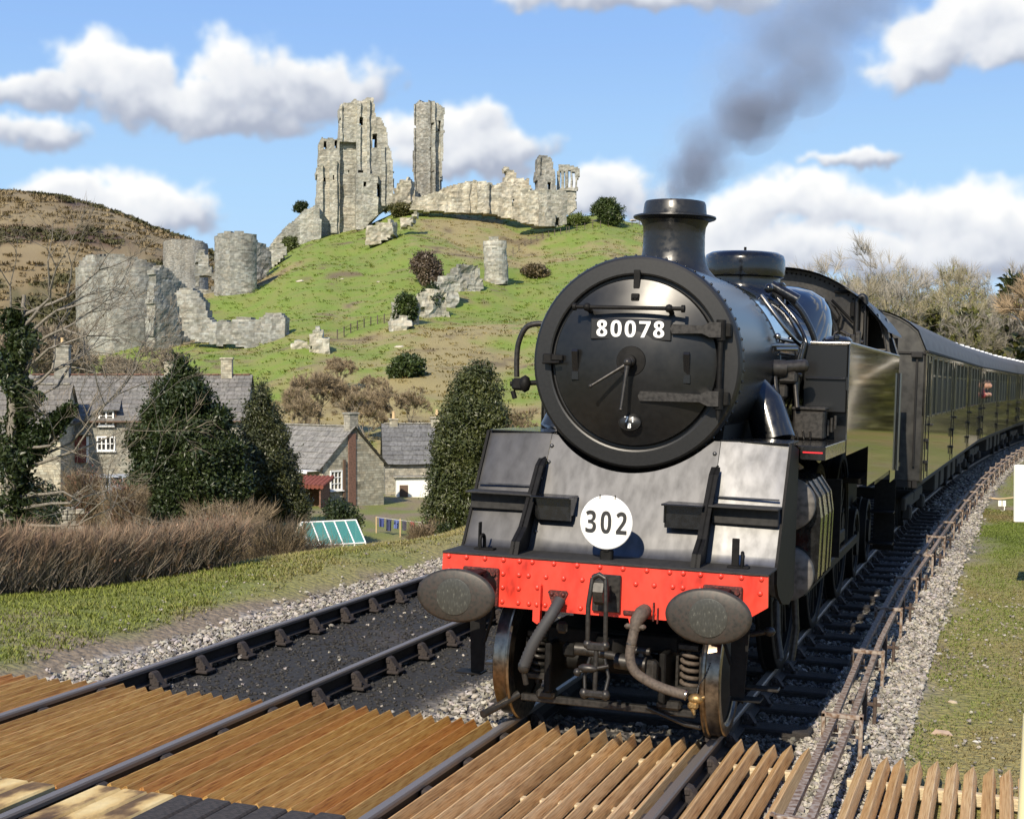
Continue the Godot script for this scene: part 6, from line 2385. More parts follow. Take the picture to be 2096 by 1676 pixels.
	ruin("ruined_tower", "small leaning round tower standing alone on the green slope", "castle tower", p, YAW, w, 1.4, [], [], M.castle_stone, 0.45, r, 0.2, 14).rotate_object_local(Vector3(0, 0, 1), 0.03)
	var k = 0
	for q in [[962, 545, 985, 598, "broken wall lump touching the leaning round tower", 0.5], [934, 540, 972, 600, "broad broken wall lump left of the leaning tower", 0.55], [905, 560, 938, 632, "jagged middle lump of the broken slope wall", 0.6], [868, 585, 912, 650, "ivy covered lump of the broken slope wall", 0.5], [812, 600, 858, 668, "lowest ivy covered lump of the broken slope wall", 0.4], [795, 648, 835, 678, "white rubble at the lowest end of the slope wall", 0.0]]:
		var m = M.castle_stone if k < 3 else M.castle_pale
		wall_piece("ruined_wall", q[4], "castle wall", [q[0], q[3] + 6, q[0] - 2, lerpf(q[1], q[3], 0.4), lerpf(q[0], q[2], 0.3), q[1] + 4, lerpf(q[0], q[2], 0.6), q[1], q[2], lerpf(q[1], q[3], 0.25), q[2] + 2, q[3] - 6, lerpf(q[0], q[2], 0.5), q[3] + 8], (ground(lerpf(q[0], q[2], 0.5), q[3]) - CAM).dot(hf), q[5], 2.2, [], [], m, 0.42, 0.5, 20 + k)
		k += 1
	# round towers of the lower ward
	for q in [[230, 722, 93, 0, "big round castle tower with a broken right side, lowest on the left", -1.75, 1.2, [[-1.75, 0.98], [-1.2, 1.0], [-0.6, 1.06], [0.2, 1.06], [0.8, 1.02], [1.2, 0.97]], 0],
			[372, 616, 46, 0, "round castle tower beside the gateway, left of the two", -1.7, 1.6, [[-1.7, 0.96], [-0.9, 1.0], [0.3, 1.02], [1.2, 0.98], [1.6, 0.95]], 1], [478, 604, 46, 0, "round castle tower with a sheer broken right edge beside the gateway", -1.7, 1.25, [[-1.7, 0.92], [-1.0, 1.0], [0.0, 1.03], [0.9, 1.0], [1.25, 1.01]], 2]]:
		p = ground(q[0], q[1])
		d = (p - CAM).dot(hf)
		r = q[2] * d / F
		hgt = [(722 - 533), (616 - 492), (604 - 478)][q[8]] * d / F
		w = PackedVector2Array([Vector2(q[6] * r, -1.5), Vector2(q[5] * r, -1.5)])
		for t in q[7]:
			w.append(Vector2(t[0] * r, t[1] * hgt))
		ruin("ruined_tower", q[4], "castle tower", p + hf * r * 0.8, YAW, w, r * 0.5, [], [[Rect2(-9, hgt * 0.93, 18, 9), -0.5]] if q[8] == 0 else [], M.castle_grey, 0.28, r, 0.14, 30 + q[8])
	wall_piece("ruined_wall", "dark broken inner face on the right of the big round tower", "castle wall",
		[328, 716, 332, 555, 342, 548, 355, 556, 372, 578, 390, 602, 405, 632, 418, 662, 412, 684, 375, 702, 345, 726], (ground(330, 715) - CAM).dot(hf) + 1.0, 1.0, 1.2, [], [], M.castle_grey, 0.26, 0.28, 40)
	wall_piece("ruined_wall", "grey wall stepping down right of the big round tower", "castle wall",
		[355, 596, 378, 588, 402, 596, 415, 620, 424, 648, 432, 656, 470, 657, 486, 650, 540, 652, 552, 640, 575, 636, 586, 650, 592, 716, 560, 718, 470, 708, 400, 698, 372, 690], (ground(500, 712) - CAM).dot(hf) - 1.0, -0.12, 1.6, [], [[535, 650, 592, 716, 0.3]], M.castle_grey, 0.25, 0.28, 41)  # darker grey stone carries the shade on this wall
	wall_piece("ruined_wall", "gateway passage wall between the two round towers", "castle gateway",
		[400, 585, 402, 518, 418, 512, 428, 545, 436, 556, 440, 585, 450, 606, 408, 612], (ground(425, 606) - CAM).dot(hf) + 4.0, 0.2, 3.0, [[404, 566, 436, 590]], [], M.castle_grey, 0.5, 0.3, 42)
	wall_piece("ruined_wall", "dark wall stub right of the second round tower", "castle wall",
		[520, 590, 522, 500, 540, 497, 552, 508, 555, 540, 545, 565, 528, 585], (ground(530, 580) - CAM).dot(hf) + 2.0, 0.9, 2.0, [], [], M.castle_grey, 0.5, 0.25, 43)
	wall_piece("ruined_wall", "grassy wall end joining the dark stub to the sloping wall", "castle wall",
		[548, 548, 552, 505, 566, 494, 584, 500, 588, 516, 572, 535, 560, 548], 244, 0.1, 2.0, [], [], M.castle_stone, 0.5, 0.3, 44)
	wall_piece("ruined_wall", "pale knobbly rock pillar below the grey stepping wall", "castle wall",
		[633, 728, 640, 690, 648, 672, 660, 670, 666, 690, 674, 700, 672, 728], (ground(652, 724) - CAM).dot(hf), 0.1, 2.0, [], [], M.castle_pale, 0.35, 0.55, 45)
	wall_piece("ruined_wall", "low pale rock left of the knobbly pillar", "castle wall",
		[598, 716, 606, 696, 620, 692, 632, 706, 634, 718], (ground(616, 714) - CAM).dot(hf), 0.1, 1.6, [], [], M.castle_pale, 0.35, 0.5, 46)
	# loose rocks on the slopes
	k = 0
	for q in [[612, 577, 20, "flat white rock on the grass right of the gateway towers"], [774, 578, 11, "small white rock on the open green slope"], [700, 572, 10, "pair of grey rocks high on the open slope"], [818, 712, 24, "pale rocks above the ivy clump on the lower slope"], [832, 762, 32, "pale rock ledge below the ivy clump on the lower slope"], [498, 593, 12, "white notice plate at the foot of the second round tower"], [1296, 452, 16, "cream wall end showing left of the chimney"]]:
		p = ground(q[0], q[1])
		d = (p - CAM).dot(hf)
		var s = q[2] * 0.5 * d / F
		var o = put("hill_rock", big_stone(50 + k, Color(0.50, 0.45, 0.36)), self, Transform3D(Basis(Vector3.UP, k * 0.9).scaled(Vector3(1.2, 0.55, 0.9) * s), p + Vector3(0, s * 0.15, 0)))
		tag(o, q[3], "rock", "rocks on the castle hill")
		k += 1
	# wire fence up the hill
	for q in [[[690, 695, 800, 660, 9], "sagging wire fence crossing the lower slope left of the broken wall"], [[1050, 520, 1160, 478, 10], "post and wire fence climbing the slope right of the leaning tower"], [[1165, 476, 1310, 464, 10], "post and wire fence along the crest right of the squat block"]]:
		var W = thing("wire_fence", q[1], "fence")
		var g = G.new()
		var tops = []
		for i in q[0][4]:
			var t = i / float(q[0][4] - 1)
			var b = ground(lerpf(q[0][0], q[0][2], t), lerpf(q[0][1], q[0][3], t) - 6.0 * sin(t * PI))
			g = G.new()
			g.box(b + Vector3(0, 0.5, 0), Vector3(0.10, 1.2, 0.10))
			tops.append(b + Vector3(0, 0.95, 0))
			obj("post", g, M.bark, W)
		for h in [0.0, -0.4]:
			g = G.new()
			var tp = []
			for a in tops:
				tp.append(a + Vector3(0, h, 0))
			g.tube(tp, 0.018, 4)
			obj("wire", g, M.grimy_steel, W)


# ---------------------------------------------------------------- vegetation
func limb(g, a, dirv, ln, r, depth, rr, twigs, bend, up, split, tw):
	var p = [a]
	var d = dirv
	var n = 3 if depth > 1 else 2
	for i in n:
		d = (d + Vector3(rr.randf_range(-1, 1), rr.randf_range(-1, 1) + up, rr.randf_range(-1, 1)) * bend).normalized()
		p.append(p[-1] + d * ln / n)
	var radii = []
	for i in n + 1:
		radii.append(lerpf(r, r * 0.62, i / float(n)))
	g.tube(p, radii, 6 if r > 0.08 else (4 if r > 0.025 else 3), false)
	if depth <= 0:
		twigs.append([p[-1], d, ln])
		return
	var k = split if depth > 1 else split + 1
	for i in k:
		var t = p[-1] if i < 2 else p[n - 1].lerp(p[n], rr.randf())
		var side = Vector3(rr.randf_range(-1, 1), rr.randf_range(-0.6, 1), rr.randf_range(-1, 1))
		side = (side - d * side.dot(d)).normalized()
		limb(g, t, (d + side * rr.randf_range(0.35, 0.95)).normalized(), ln * rr.randf_range(0.62, 0.88), r * rr.randf_range(0.48, 0.66), depth - 1, rr, twigs, bend, up, split, tw)
	if depth > 1 and rr.randf() < 0.5:
		twigs.append([p[1], (d + Vector3(rr.randf_range(-1, 1), 0.3, rr.randf_range(-1, 1))).normalized(), ln * 0.6])


func twig_mesh(sd, n, ln, w):
	var g = G.new()
	var r = RandomNumberGenerator.new()
	r.seed = sd
	for i in n:
		var o = Vector3(0, ln * 0.5 * r.randf(), 0)
		var d = Vector3(r.randf_range(-0.7, 0.7), 1.0, r.randf_range(-0.7, 0.7)).normalized()
		var l = ln * r.randf_range(0.45, 1.0)
		var a = r.randf() * TAU
		var side = Vector3(cos(a), 0.1, sin(a)) * w
		var m = o + d * l * 0.55
		var e = o + (d + Vector3(r.randf_range(-0.3, 0.3), 0.1, r.randf_range(-0.3, 0.3))).normalized() * l
		var nn = side.cross(d).normalized()
		g.tri(o - side, o + side, m + side * 0.6, nn, nn, nn)
		g.tri(o - side, m + side * 0.6, m - side * 0.6, nn, nn, nn)
		g.tri(m - side * 0.6, m + side * 0.6, e, nn, nn, nn)
	return g.mesh(M.twig)


func leaf_mesh(sd, n, spread, size, flat = 0.0):
	var g = G.new()
	var r = RandomNumberGenerator.new()
	r.seed = sd
	for i in n:
		var o = Vector3(r.randfn(), r.randfn() * (1.0 - flat * 0.5), r.randfn()) * spread * 0.5
		var b = Basis.from_euler(Vector3(r.randf_range(-1.2, 0.5), r.randf() * TAU, r.randf_range(-0.8, 0.8)))
		var s = size * r.randf_range(0.6, 1.25)
		var a = o - b.z * s
		var e = o + b.z * s
		var l = o + b.x * s * 0.48 + b.y * s * 0.12
		var q = o - b.x * s * 0.48 + b.y * s * 0.12
		var n1 = (b.y + b.x * 0.3).normalized()
		var n2 = (b.y - b.x * 0.3).normalized()
		g.tri(a, l, e, n1, n1, n1)
		g.tri(a, e, q, n2, n2, n2)
	return g.mesh(M.leaf)


func orient(d, o, s, r):
	var y = d.normalized()
	var x = y.cross(Vector3(r.randf_range(-1, 1), r.randf_range(-1, 1), r.randf_range(-1, 1))).normalized()
	return Transform3D(Basis(x, y, x.cross(y)).scaled(Vector3.ONE * s), o)


func bare_tree(called, label, cat, tr, h, sd, col, leafy = 0.0, group = "", spread = 0.5, depth = 5, split = 2):
	var R = RandomNumberGenerator.new()
	R.seed = sd
	var T = thing(called, label, cat, tr, group)
	var g = G.new()
	var tw = []
	limb(g, Vector3(0, -0.3, 0), Vector3(R.randf_range(-0.1, 0.1), 1, R.randf_range(-0.1, 0.1)), h * 0.34, h * 0.022, depth, R, tw, 0.16, 0.10, split, tw)
	obj("trunk", g, M.bark_pale, T)
	var list = []
	var tint = []
	for t in tw:
		for k in (2 if h > 9.0 else 3):
			list.append(orient(t[1] + Vector3(R.randf_range(-0.5, 0.5), R.randf_range(-0.2, 0.5), R.randf_range(-0.5, 0.5)), t[0] - t[1] * R.randf() * t[2] * 0.5, h * 0.1 * R.randf_range(0.7, 1.3), R))
			tint.append(col * R.randf_range(0.7, 1.25))
	multi("twigs", twig_mesh(sd + 3, 11, 1.0, 0.011 if h > 9.0 else 0.034), list, T, tint)
	if leafy > 0.0:
		list = []
		tint = []
		for t in tw:
			if R.randf() < leafy:
				for k in 3:
					list.append(Transform3D(Basis.from_euler(Vector3(R.randf() * 3, R.randf() * 6, 0)).scaled(Vector3.ONE * h * 0.05 * R.randf_range(0.6, 1.3)), t[0] + Vector3(R.randf_range(-1, 1), R.randf_range(-1, 1), R.randf_range(-1, 1)) * h * 0.03))
					tint.append(Color(0.20, 0.20, 0.045) * R.randf_range(0.6, 1.3))
		multi("buds", leaf_mesh(sd + 4, 9, 1.1, 0.16), list, T, tint)
	return T


func leafy_tree(called, label, cat, tr, h, shape, n, leaf, cols, sd, group = "", trunk = 0.02, upright = 0.0):
	# shape(t, a) -> radius at height t (0..1) and bearing a, as a share of the height
	var R = RandomNumberGenerator.new()
	R.seed = sd
	var T = thing(called, label, cat, tr, group)
	var g = G.new()
	g.tube([Vector3(0, -0.2, 0), Vector3(0.02 * h, h * 0.4, 0), Vector3(0, h * 0.93, 0)], [h * trunk, h * trunk * 0.7, h * trunk * 0.2], 7)
	var list = []
	var tint = []
	var nl = FastNoiseLite.new()
	nl.seed = sd
	nl.frequency = 1.0
	for i in n:
		var t = pow(R.randf(), 0.85)
		var a = R.randf() * TAU
		var lump = 1.0 + 0.55 * nl.get_noise_3d(cos(a) * 2.2, t * 7.0, sin(a) * 2.2) + 0.2 * nl.get_noise_3d(cos(a) * 6.0, t * 16.0, sin(a) * 6.0)
		var rad = shape.call(t, a) * h * lump
		var inn = pow(R.randf(), 0.35)
		if R.randf() < 0.02:
			inn *= 1.18
		var p = Vector3(cos(a) * rad * inn, t * h, sin(a) * rad * inn)
		if i % 60 == 0 and t > 0.08:
			g.tube([Vector3(0, t * h * 0.8, 0), Vector3(p.x * 0.5, t * h * 0.93, p.z * 0.5), p], [h * trunk * 0.3, h * trunk * 0.15, h * trunk * 0.05], 4)
		var out = Vector3(cos(a), 0.5 + upright, sin(a))
		list.append(orient(out + Vector3(R.randf_range(-0.6, 0.6), R.randf_range(-0.6, 0.6), R.randf_range(-0.6, 0.6)), p, R.randf_range(0.7, 1.3), R))
		var c = cols[0].lerp(cols[1], clampf(0.5 + nl.get_noise_3d(p.x, p.y, p.z) * 1.2 + R.randf_range(-0.3, 0.3), 0, 1))
		tint.append(c * R.randf_range(0.75, 1.25))
	obj("trunk", g, M.bark, T)
	multi("crown", leaf, list, T, tint)
	return T


func blob_tree(called, label, cat, tr, blobs, n, leaf, cols, sd, group = "", trunk_h = 0.0, reach = 0.0):
	# a crown made of many uneven masses: [centre, radii], in metres from the base
	var R = RandomNumberGenerator.new()
	R.seed = sd
	var T = thing(called, label, cat, tr, group)
	var g = G.new()
	if trunk_h > 0.0:
		g.tube([Vector3(0, -0.3, 0), Vector3(0.05, trunk_h * 0.5, 0.03), Vector3(0, trunk_h, 0)], [trunk_h * 0.03, trunk_h * 0.022, trunk_h * 0.006], 7)
	var nl = FastNoiseLite.new()
	nl.seed = sd
	nl.frequency = 0.55
	var total = 0.0
	for b in blobs:
		total += pow(b[1].x * b[1].y * b[1].z, 0.667)
	var list = []
	var tint = []
	for b in blobs:
		if trunk_h > 0.0:
			g.tube([Vector3(0, clampf(b[0].y * 0.75, 0.1, trunk_h), 0), b[0] * Vector3(0.5, 0.9, 0.5), b[0]], [trunk_h * 0.012, trunk_h * 0.008, 0.01], 5)
		else:
			g.tube([Vector3(b[0].x * 0.3, -0.1, b[0].z * 0.3), b[0]], [0.03, 0.012], 4)
		var dark = R.randf_range(-0.25, 0.25)
		for i in int(n * pow(b[1].x * b[1].y * b[1].z, 0.667) / total):
			var d = Vector3(R.randfn(), R.randfn(), R.randfn()).normalized()
			var k = pow(R.randf(), 0.28) * (1.0 + 0.5 * nl.get_noise_3dv(b[0] + d * b[1] * 1.6))
			if R.randf() < 0.05:
				k *= R.randf_range(1.05, 1.3 + reach)
			var p = b[0] + d * b[1] * k
			list.append(orient(d + Vector3(R.randf_range(-0.7, 0.7), R.randf_range(-0.3, 0.9), R.randf_range(-0.7, 0.7)), p, R.randf_range(0.6, 1.35), R))
			tint.append(cols[0].lerp(cols[1], clampf(0.45 + dark + nl.get_noise_3dv(p * 1.7) * 1.1 + R.randf_range(-0.3, 0.3), 0, 1)) * R.randf_range(0.75, 1.3))
	obj("trunk", g, M.bark, T)
	multi("crown", leaf, list, T, tint)
	return T


func px_blobs(list, u0, v0, d, R):        # masses of a crown measured off at that distance
	var out = []
	var k = d / F
	for q in list:
		var o = hr * ((q[0] - u0) * k) + Vector3.UP * ((v0 - q[1]) * k) + hf * (R.randf_range(-0.5, 0.5) * q[2] * k)
		out.append([o, Vector3(q[2], q[3], q[2]) * k])
		out.append([o - hf * (q[2] * k * 0.6) + hr * (R.randf_range(-0.4, 0.4) * q[2] * k) + Vector3.UP * (R.randf_range(-0.3, 0.2) * q[3] * k), Vector3(q[2] * 0.6, q[3] * 0.65, q[2] * 0.6) * k])
	return out


func bush(label, p, w, hh, cols, sd, leaf, n, called = "bush", group = ""):
	var R = RandomNumberGenerator.new()
	R.seed = sd * 3 + 1
	var bl = [[Vector3(0, hh * 0.42, 0), Vector3(w * 0.34, hh * 0.42, w * 0.34)]]
	for i in 9:
		var a = R.randf() * TAU
		var rr = R.randf_range(0.18, 0.36) * w
		bl.append([Vector3(cos(a) * rr, hh * R.randf_range(0.2, 0.72), sin(a) * rr), Vector3(R.randf_range(0.10, 0.2) * w, hh * R.randf_range(0.14, 0.27), R.randf_range(0.10, 0.2) * w)])
	return blob_tree(called, label, "bush", T3(p - Vector3(0, hh * 0.05, 0)), bl, n, leaf, cols, sd, group)


func plants():
	var R = RandomNumberGenerator.new()
	R.seed = 5
	var ever = leaf_mesh(1, 14, 0.34, 0.075)
	var spray = leaf_mesh(2, 16, 0.30, 0.065)
	var small = leaf_mesh(3, 10, 0.5, 0.2)
	var dk = [Color(0.020, 0.034, 0.010), Color(0.045, 0.062, 0.018)]
	# dark holly between the cottages
	var p = at(385, 1075, 62.0)
	p.y = -4.2
	var v0 = 789.0 + (2.5 + 4.2) / 62.0 * F
	blob_tree("holly_tree", "large dark holly tree standing in front of the long cottage", "tree", T3(p), px_blobs([[371, 742, 9, 22], [362, 775, 20, 24], [392, 772, 16, 20], [345, 805, 32, 28], [400, 812, 36, 30], [372, 830, 40, 34], [320, 850, 34, 30], [435, 862, 38, 32], [380, 880, 60, 42], [298, 915, 36, 34], [345, 930, 50, 42], [420, 930, 62, 48], [470, 925, 30, 40], [278, 895, 18, 24], [310, 985, 48, 40], [370, 1000, 60, 46], [440, 1000, 60, 46], [485, 990, 30, 40], [345, 1050, 60, 40], [430, 1055, 60, 38]], 385.0, v0, 62.0, R), 15000, ever, dk, 11, "", 6.2, 0.3)
	p = at(548, 1080, 66.0)
	p.y = -4.3
	v0 = 789.0 + (2.5 + 4.3) / 66.0 * F
	blob_tree("cypress_tree", "shorter dark conifer right behind the greenhouse and the holly", "tree", T3(p), px_blobs([[535, 812, 11, 24], [531, 845, 22, 26], [546, 862, 22, 24], [526, 885, 30, 30], [552, 900, 32, 30], [540, 935, 40, 34], [575, 945, 28, 32], [532, 980, 46, 38], [580, 990, 36, 36], [560, 1030, 54, 40], [600, 1035, 24, 34], [520, 1050, 40, 40]], 548.0, v0, 66.0, R), 9500, spray, [Color(0.034, 0.042, 0.013), Color(0.065, 0.070, 0.022)], 12, "", 5.4, 0.15)
	p = at(968, 1080, 58.0)
	p.y = -4.0
	v0 = 789.0 + 6.5 / 58.0 * F
	blob_tree("cypress_tree", "tall dense cypress touching the left edge of the engine", "tree", T3(p), px_blobs([[984, 770, 17, 18], [962, 782, 18, 20], [990, 800, 24, 26], [952, 815, 26, 28], [975, 840, 42, 36], [935, 860, 26, 32], [1005, 855, 28, 34], [960, 895, 54, 42], [920, 915, 26, 36], [1000, 920, 40, 44], [940, 960, 50, 46], [985, 985, 54, 46], [912, 985, 24, 40], [930, 1030, 46, 44], [985, 1045, 56, 40], [905, 1050, 26, 34]], 968.0, v0, 58.0, R), 15000, spray, [Color(0.038, 0.050, 0.013), Color(0.080, 0.088, 0.026)], 13, "", 6.0, 0.1)
	# bushes on the castle hill
	for q in [[1248, 460, 78, 58, "round dark green bush on the hilltop right of the ruins", [Color(0.035, 0.055, 0.014), Color(0.06, 0.085, 0.02)], 1600], [615, 432, 26, 20, "small dark bush behind the sloping castle wall", dk, 500], [833, 770, 74, 44, "ivy clump on rocks on the lower slope", [Color(0.03, 0.05, 0.012), Color(0.06, 0.085, 0.02)], 1400], [878, 585, 78, 72, "purplish bare bush on the slope left of the broken wall", [Color(0.10, 0.075, 0.055), Color(0.16, 0.12, 0.08)], 1500],
			[833, 660, 46, 62, "ivy over the lowest lump of the slope wall", [Color(0.03, 0.05, 0.012), Color(0.07, 0.10, 0.02)], 1300], [884, 640, 46, 58, "ivy over the second lump of the slope wall", [Color(0.03, 0.045, 0.012), Color(0.05, 0.075, 0.018)], 1200], [790, 432, 26, 26, "small olive bush at the foot of the keep", [Color(0.07, 0.08, 0.02), Color(0.10, 0.11, 0.03)], 500], [832, 440, 66, 26, "low olive bramble between the keep and the slim tower", [Color(0.085, 0.085, 0.03), Color(0.13, 0.12, 0.045)], 900],
			[592, 515, 34, 32, "small green bush against the sloping castle wall", [Color(0.08, 0.10, 0.03), Color(0.12, 0.14, 0.04)], 600], [962, 432, 34, 30, "yellowish ivy on the curtain wall", [Color(0.13, 0.14, 0.03), Color(0.17, 0.17, 0.05)], 500], [1025, 432, 60, 18, "dark green scrub at the foot of the curtain wall", dk, 500], [1100, 568, 70, 26, "dark bramble patch right of the leaning tower", [Color(0.10, 0.075, 0.04), Color(0.13, 0.10, 0.05)], 700], [1180, 462, 60, 26, "green scrub right of the squat block", [Color(0.07, 0.10, 0.02), Color(0.11, 0.14, 0.03)], 500]]:
		p = ground(q[0], q[1])
		var d = (p - CAM).dot(hf)
		if String(q[4]).begins_with("ivy over"):
			p -= hf * 2.4
		bush(q[4], p, q[2] * d / F, q[3] * d / F * 1.15, q[5], 60 + int(q[0]) % 37, small, q[6])
	# brown twiggy hedge on the bank
	var Hd = thing("hedge", "brown leafless hedge along the top of the left bank", "hedge")
	var list = []
	var tint = []
	var low = []
	var lt = []
	for i in 17000:
		var t = R.randf()
		var z = lerpf(1.0, -8.0, t)
		var xt = lin(CREST, z) - 0.3 - R.randf() * 1.0
		var y = H(xt, z)
		var h = lerpf(1.0, 0.66, ss(0.3, 1.0, t)) + 0.06 * nz.get_noise_2d(z * 14.0, 3.0)
		var s = R.randf_range(0.22, 0.42)
		if i % 2 == 0:
			list.append(orient(Vector3(R.randf_range(-0.75, 0.75), 1, R.randf_range(-0.75, 0.75)), Vector3(xt, y + h - s * R.randf_range(0.8, 1.7), z), s, R))
			tint.append(Color(0.22, 0.165, 0.11).lerp(Color(0.30, 0.20, 0.135), R.randf()) * R.randf_range(0.7, 1.25))
		else:
			low.append(orient(Vector3(R.randf_range(-0.3, 0.3), 1, R.randf_range(-0.3, 0.3)), Vector3(xt, y + R.randf_range(-0.1, 0.3), z), s * 1.2, R))
			lt.append(Color(0.19, 0.16, 0.12) * R.randf_range(0.6, 1.3))
	multi("twig_tops", twig_mesh(21, 12, 1.0, 0.009), list, Hd, tint)
	multi("twig_stems", twig_mesh(22, 7, 1.0, 0.010), low, Hd, lt)
	var g = G.new()
	for i in 220:
		var z = R.randf_range(0.8, -7.9)
		var xt = lin(CREST, z) - 0.5 - R.randf() * 0.8
		var y = H(xt, z)
		g.tube([Vector3(xt, y - 0.1, z), Vector3(xt + R.randf_range(-0.06, 0.06), y + 0.35, z + R.randf_range(-0.06, 0.06)), Vector3(xt + R.randf_range(-0.12, 0.12), y + 0.7, z + R.randf_range(-0.12, 0.12))], [0.012, 0.009, 0.004], 4, false)
	obj("stems", g, M.bark, Hd)
	list = []
	tint = []
	for i in 900:                          # dead leaves in its middle
		var z = lerpf(1.0, -8.0, R.randf())
		var xt = lin(CREST, z) - 0.35 - R.randf()
		list.append(Transform3D(Basis(Vector3.UP, R.randf() * 6).scaled(Vector3.ONE * 0.4), Vector3(xt, H(xt, z) + R.randf_range(0.2, 0.6), z)))
		tint.append(Color(0.19, 0.10, 0.05) * R.randf_range(0.6, 1.2))
	multi("dead_leaves", leaf_mesh(23, 6, 0.5, 0.07), list, Hd, tint)
	# low bramble right of the hedge, and shrubs in the gardens
	var q2 = [[560, 1105, 44.0, 110, 70, "straggly brown bramble between the hedge and the greenhouse"], [470, 1080, 50.0, 150, 85, "brown twiggy undergrowth at the foot of the holly"], [255, 1020, 58.0, 70, 55, "reddish brown garden shrub in front of the long cottage"], [640, 1130, 46.0, 120, 34, "low brown weeds in front of the greenhouse"], [700, 1050, 62.0, 90, 40, "dark creeper below the lean-to shed"], [905, 1085, 52.0, 60, 34, "green garden bush at the foot of the cypress"], [870, 1088, 52.0, 40, 26, "russet garden bush left of the cypress"], [170, 985, 66.0, 60, 50, "dark red shrub by the left garden wall"], [60, 1040, 50.0, 170, 90, "dark evergreen shrubs under the ivy clad tree"]]
	var k = 0
	for q in q2:
		p = at(q[0], q[1], q[2])
		p.y = H(p.x, p.z)
		var green = k in [5, 8, 4]
		var tall = lift(q[1] - q[4], q[2]) - p.y
		var T = bush(q[5], p, q[3] * q[2] / F, tall, dk if green else [Color(0.13, 0.085, 0.05), Color(0.20, 0.15, 0.085)] if k != 7 and k != 2 else [Color(0.13, 0.05, 0.035), Color(0.2, 0.1, 0.06)], 90 + k, leaf_mesh(30 + k, 9, 0.24, 0.06), 1500 if green else 700, "shrub")
		if not green:
			list = []
			tint = []
			var w = q[3] * q[2] / F
			var hh = tall
			for i in 900:
				var a = R.randf() * TAU
				var rr = sqrt(R.randf()) * w * 0.55
				list.append(orient(Vector3(cos(a) * 0.6, 1, sin(a) * 0.6), Vector3(cos(a) * rr, R.randf_range(0, 0.75) * hh, sin(a) * rr), R.randf_range(0.4, 0.8), R))
				tint.append(Color(0.22, 0.165, 0.10) * R.randf_range(0.6, 1.2))
			multi("twigs", twig_mesh(40 + k, 9, 1.0, 0.012), list, T, tint)
		k += 1
	# bare thicket behind the middle cottage and up the lower slope
	k = 0
	for q in [[560, 880, 100.0, 3.4], [600, 850, 108.0, 4.0], [655, 845, 112.0, 4.6], [700, 850, 112.0, 4.2], [745, 862, 108.0, 3.6], [625, 880, 98.0, 3.6], [790, 870, 110.0, 3.4], [840, 880, 112.0, 3.0], [530, 815, 118.0, 3.2], [690, 800, 130.0, 3.0], [1060, 870, 105.0, 3.0], [760, 820, 125.0, 2.4]]:
		p = at(q[0], q[1], q[2])
		p.y = H(p.x, p.z)
		bare_tree("bare_shrub", ["leafless shrub behind the middle cottage, leftmost", "tall pale leafless shrub left of the knobbly rocks", "tallest leafless shrub in the thicket below the knobbly pillar", "leafless shrub right of the tallest one in the thicket", "leafless shrub behind the middle cottage's chimney", "leafless shrub just above the middle cottage's ridge", "leafless shrub above the small right cottage", "low leafless shrub beside the small cottage's chimney", "leafless shrub right of the long cottage's right chimney", "low leafless shrub higher up behind the thicket", "leafless shrub between the cypress and the engine", "small leafless shrub at the right end of the thicket"][k], "shrub", T3(p, k * 1.1), q[3], 200 + k, Color(0.27, 0.21, 0.13), 0.35 if k % 3 == 1 else 0.0, "leafless shrubs on the lower slope", 0.8, 5, 3)
		k += 1
	# bare trees on the left
	k = 0
	for q in [[245, 770, 110.0, 6.6], [180, 790, 125.0, 6.0], [60, 800, 120.0, 8.0], [110, 780, 128.0, 7.0], [15, 790, 118.0, 8.4], [310, 760, 135.0, 4.6]]:
		p = at(q[0], q[1], q[2])
		p.y = H(p.x, p.z)
		bare_tree("bare_tree", ["bare tree with a forked trunk in front of the big round tower", "thin bare tree left of the forked one", "bare tree behind the long cottage's left chimney", "bare tree between the left chimney and the round tower", "bare tree at the far left edge behind the ivy clad tree", "low bare tree right of the forked one"][k], "tree", T3(p, k * 1.7), q[3], 300 + k, Color(0.25, 0.205, 0.145), 0.0, "bare trees on the left slope", 0.6, 5, 3)
		k += 1
	# ivy clad tree at the left edge
	p = at(22, 1080, 36.0)
	p.y = H(p.x, p.z)
	var T = thing("ivy_clad_tree", "tree clad in dark ivy at the left edge with long bare branches", "tree", T3(p))
	g = G.new()
	var tw = []
	R.seed = 41
	g.tube([Vector3(0, -0.5, 0), Vector3(0.0, 3.0, 0), Vector3(0.15, 6.0, 0.1), Vector3(0.4, 8.6, 0)], [0.26, 0.2, 0.13, 0.04], 8)
	for i in 20:
		var y = 2.6 + i * 0.29
		var rt = hr * R.randf_range(0.6, 1.0) * (1.0 if i % 5 else -0.6) - hf * R.randf_range(-0.5, 0.5) + Vector3.UP * (R.randf_range(-0.12, 0.26) if i < 11 else R.randf_range(0.4, 1.2))
		limb(g, Vector3(0.02 * i, y, 0), rt.normalized(), R.randf_range(1.2, 1.75) if i < 11 else 1.15, 0.05, 4, R, tw, 0.13, 0.04, 2, tw)
	obj("trunk", g, M.bark_pale, T)
	list = []
	tint = []
	for t in tw:
		list.append(orient(t[1], t[0] - t[1] * 0.2, R.randf_range(0.35, 0.7), R))
		tint.append(Color(0.20, 0.165, 0.12) * R.randf_range(0.7, 1.2))
	multi("twigs", twig_mesh(44, 6, 1.0, 0.010), list, T, tint)
	list = []
	tint = []
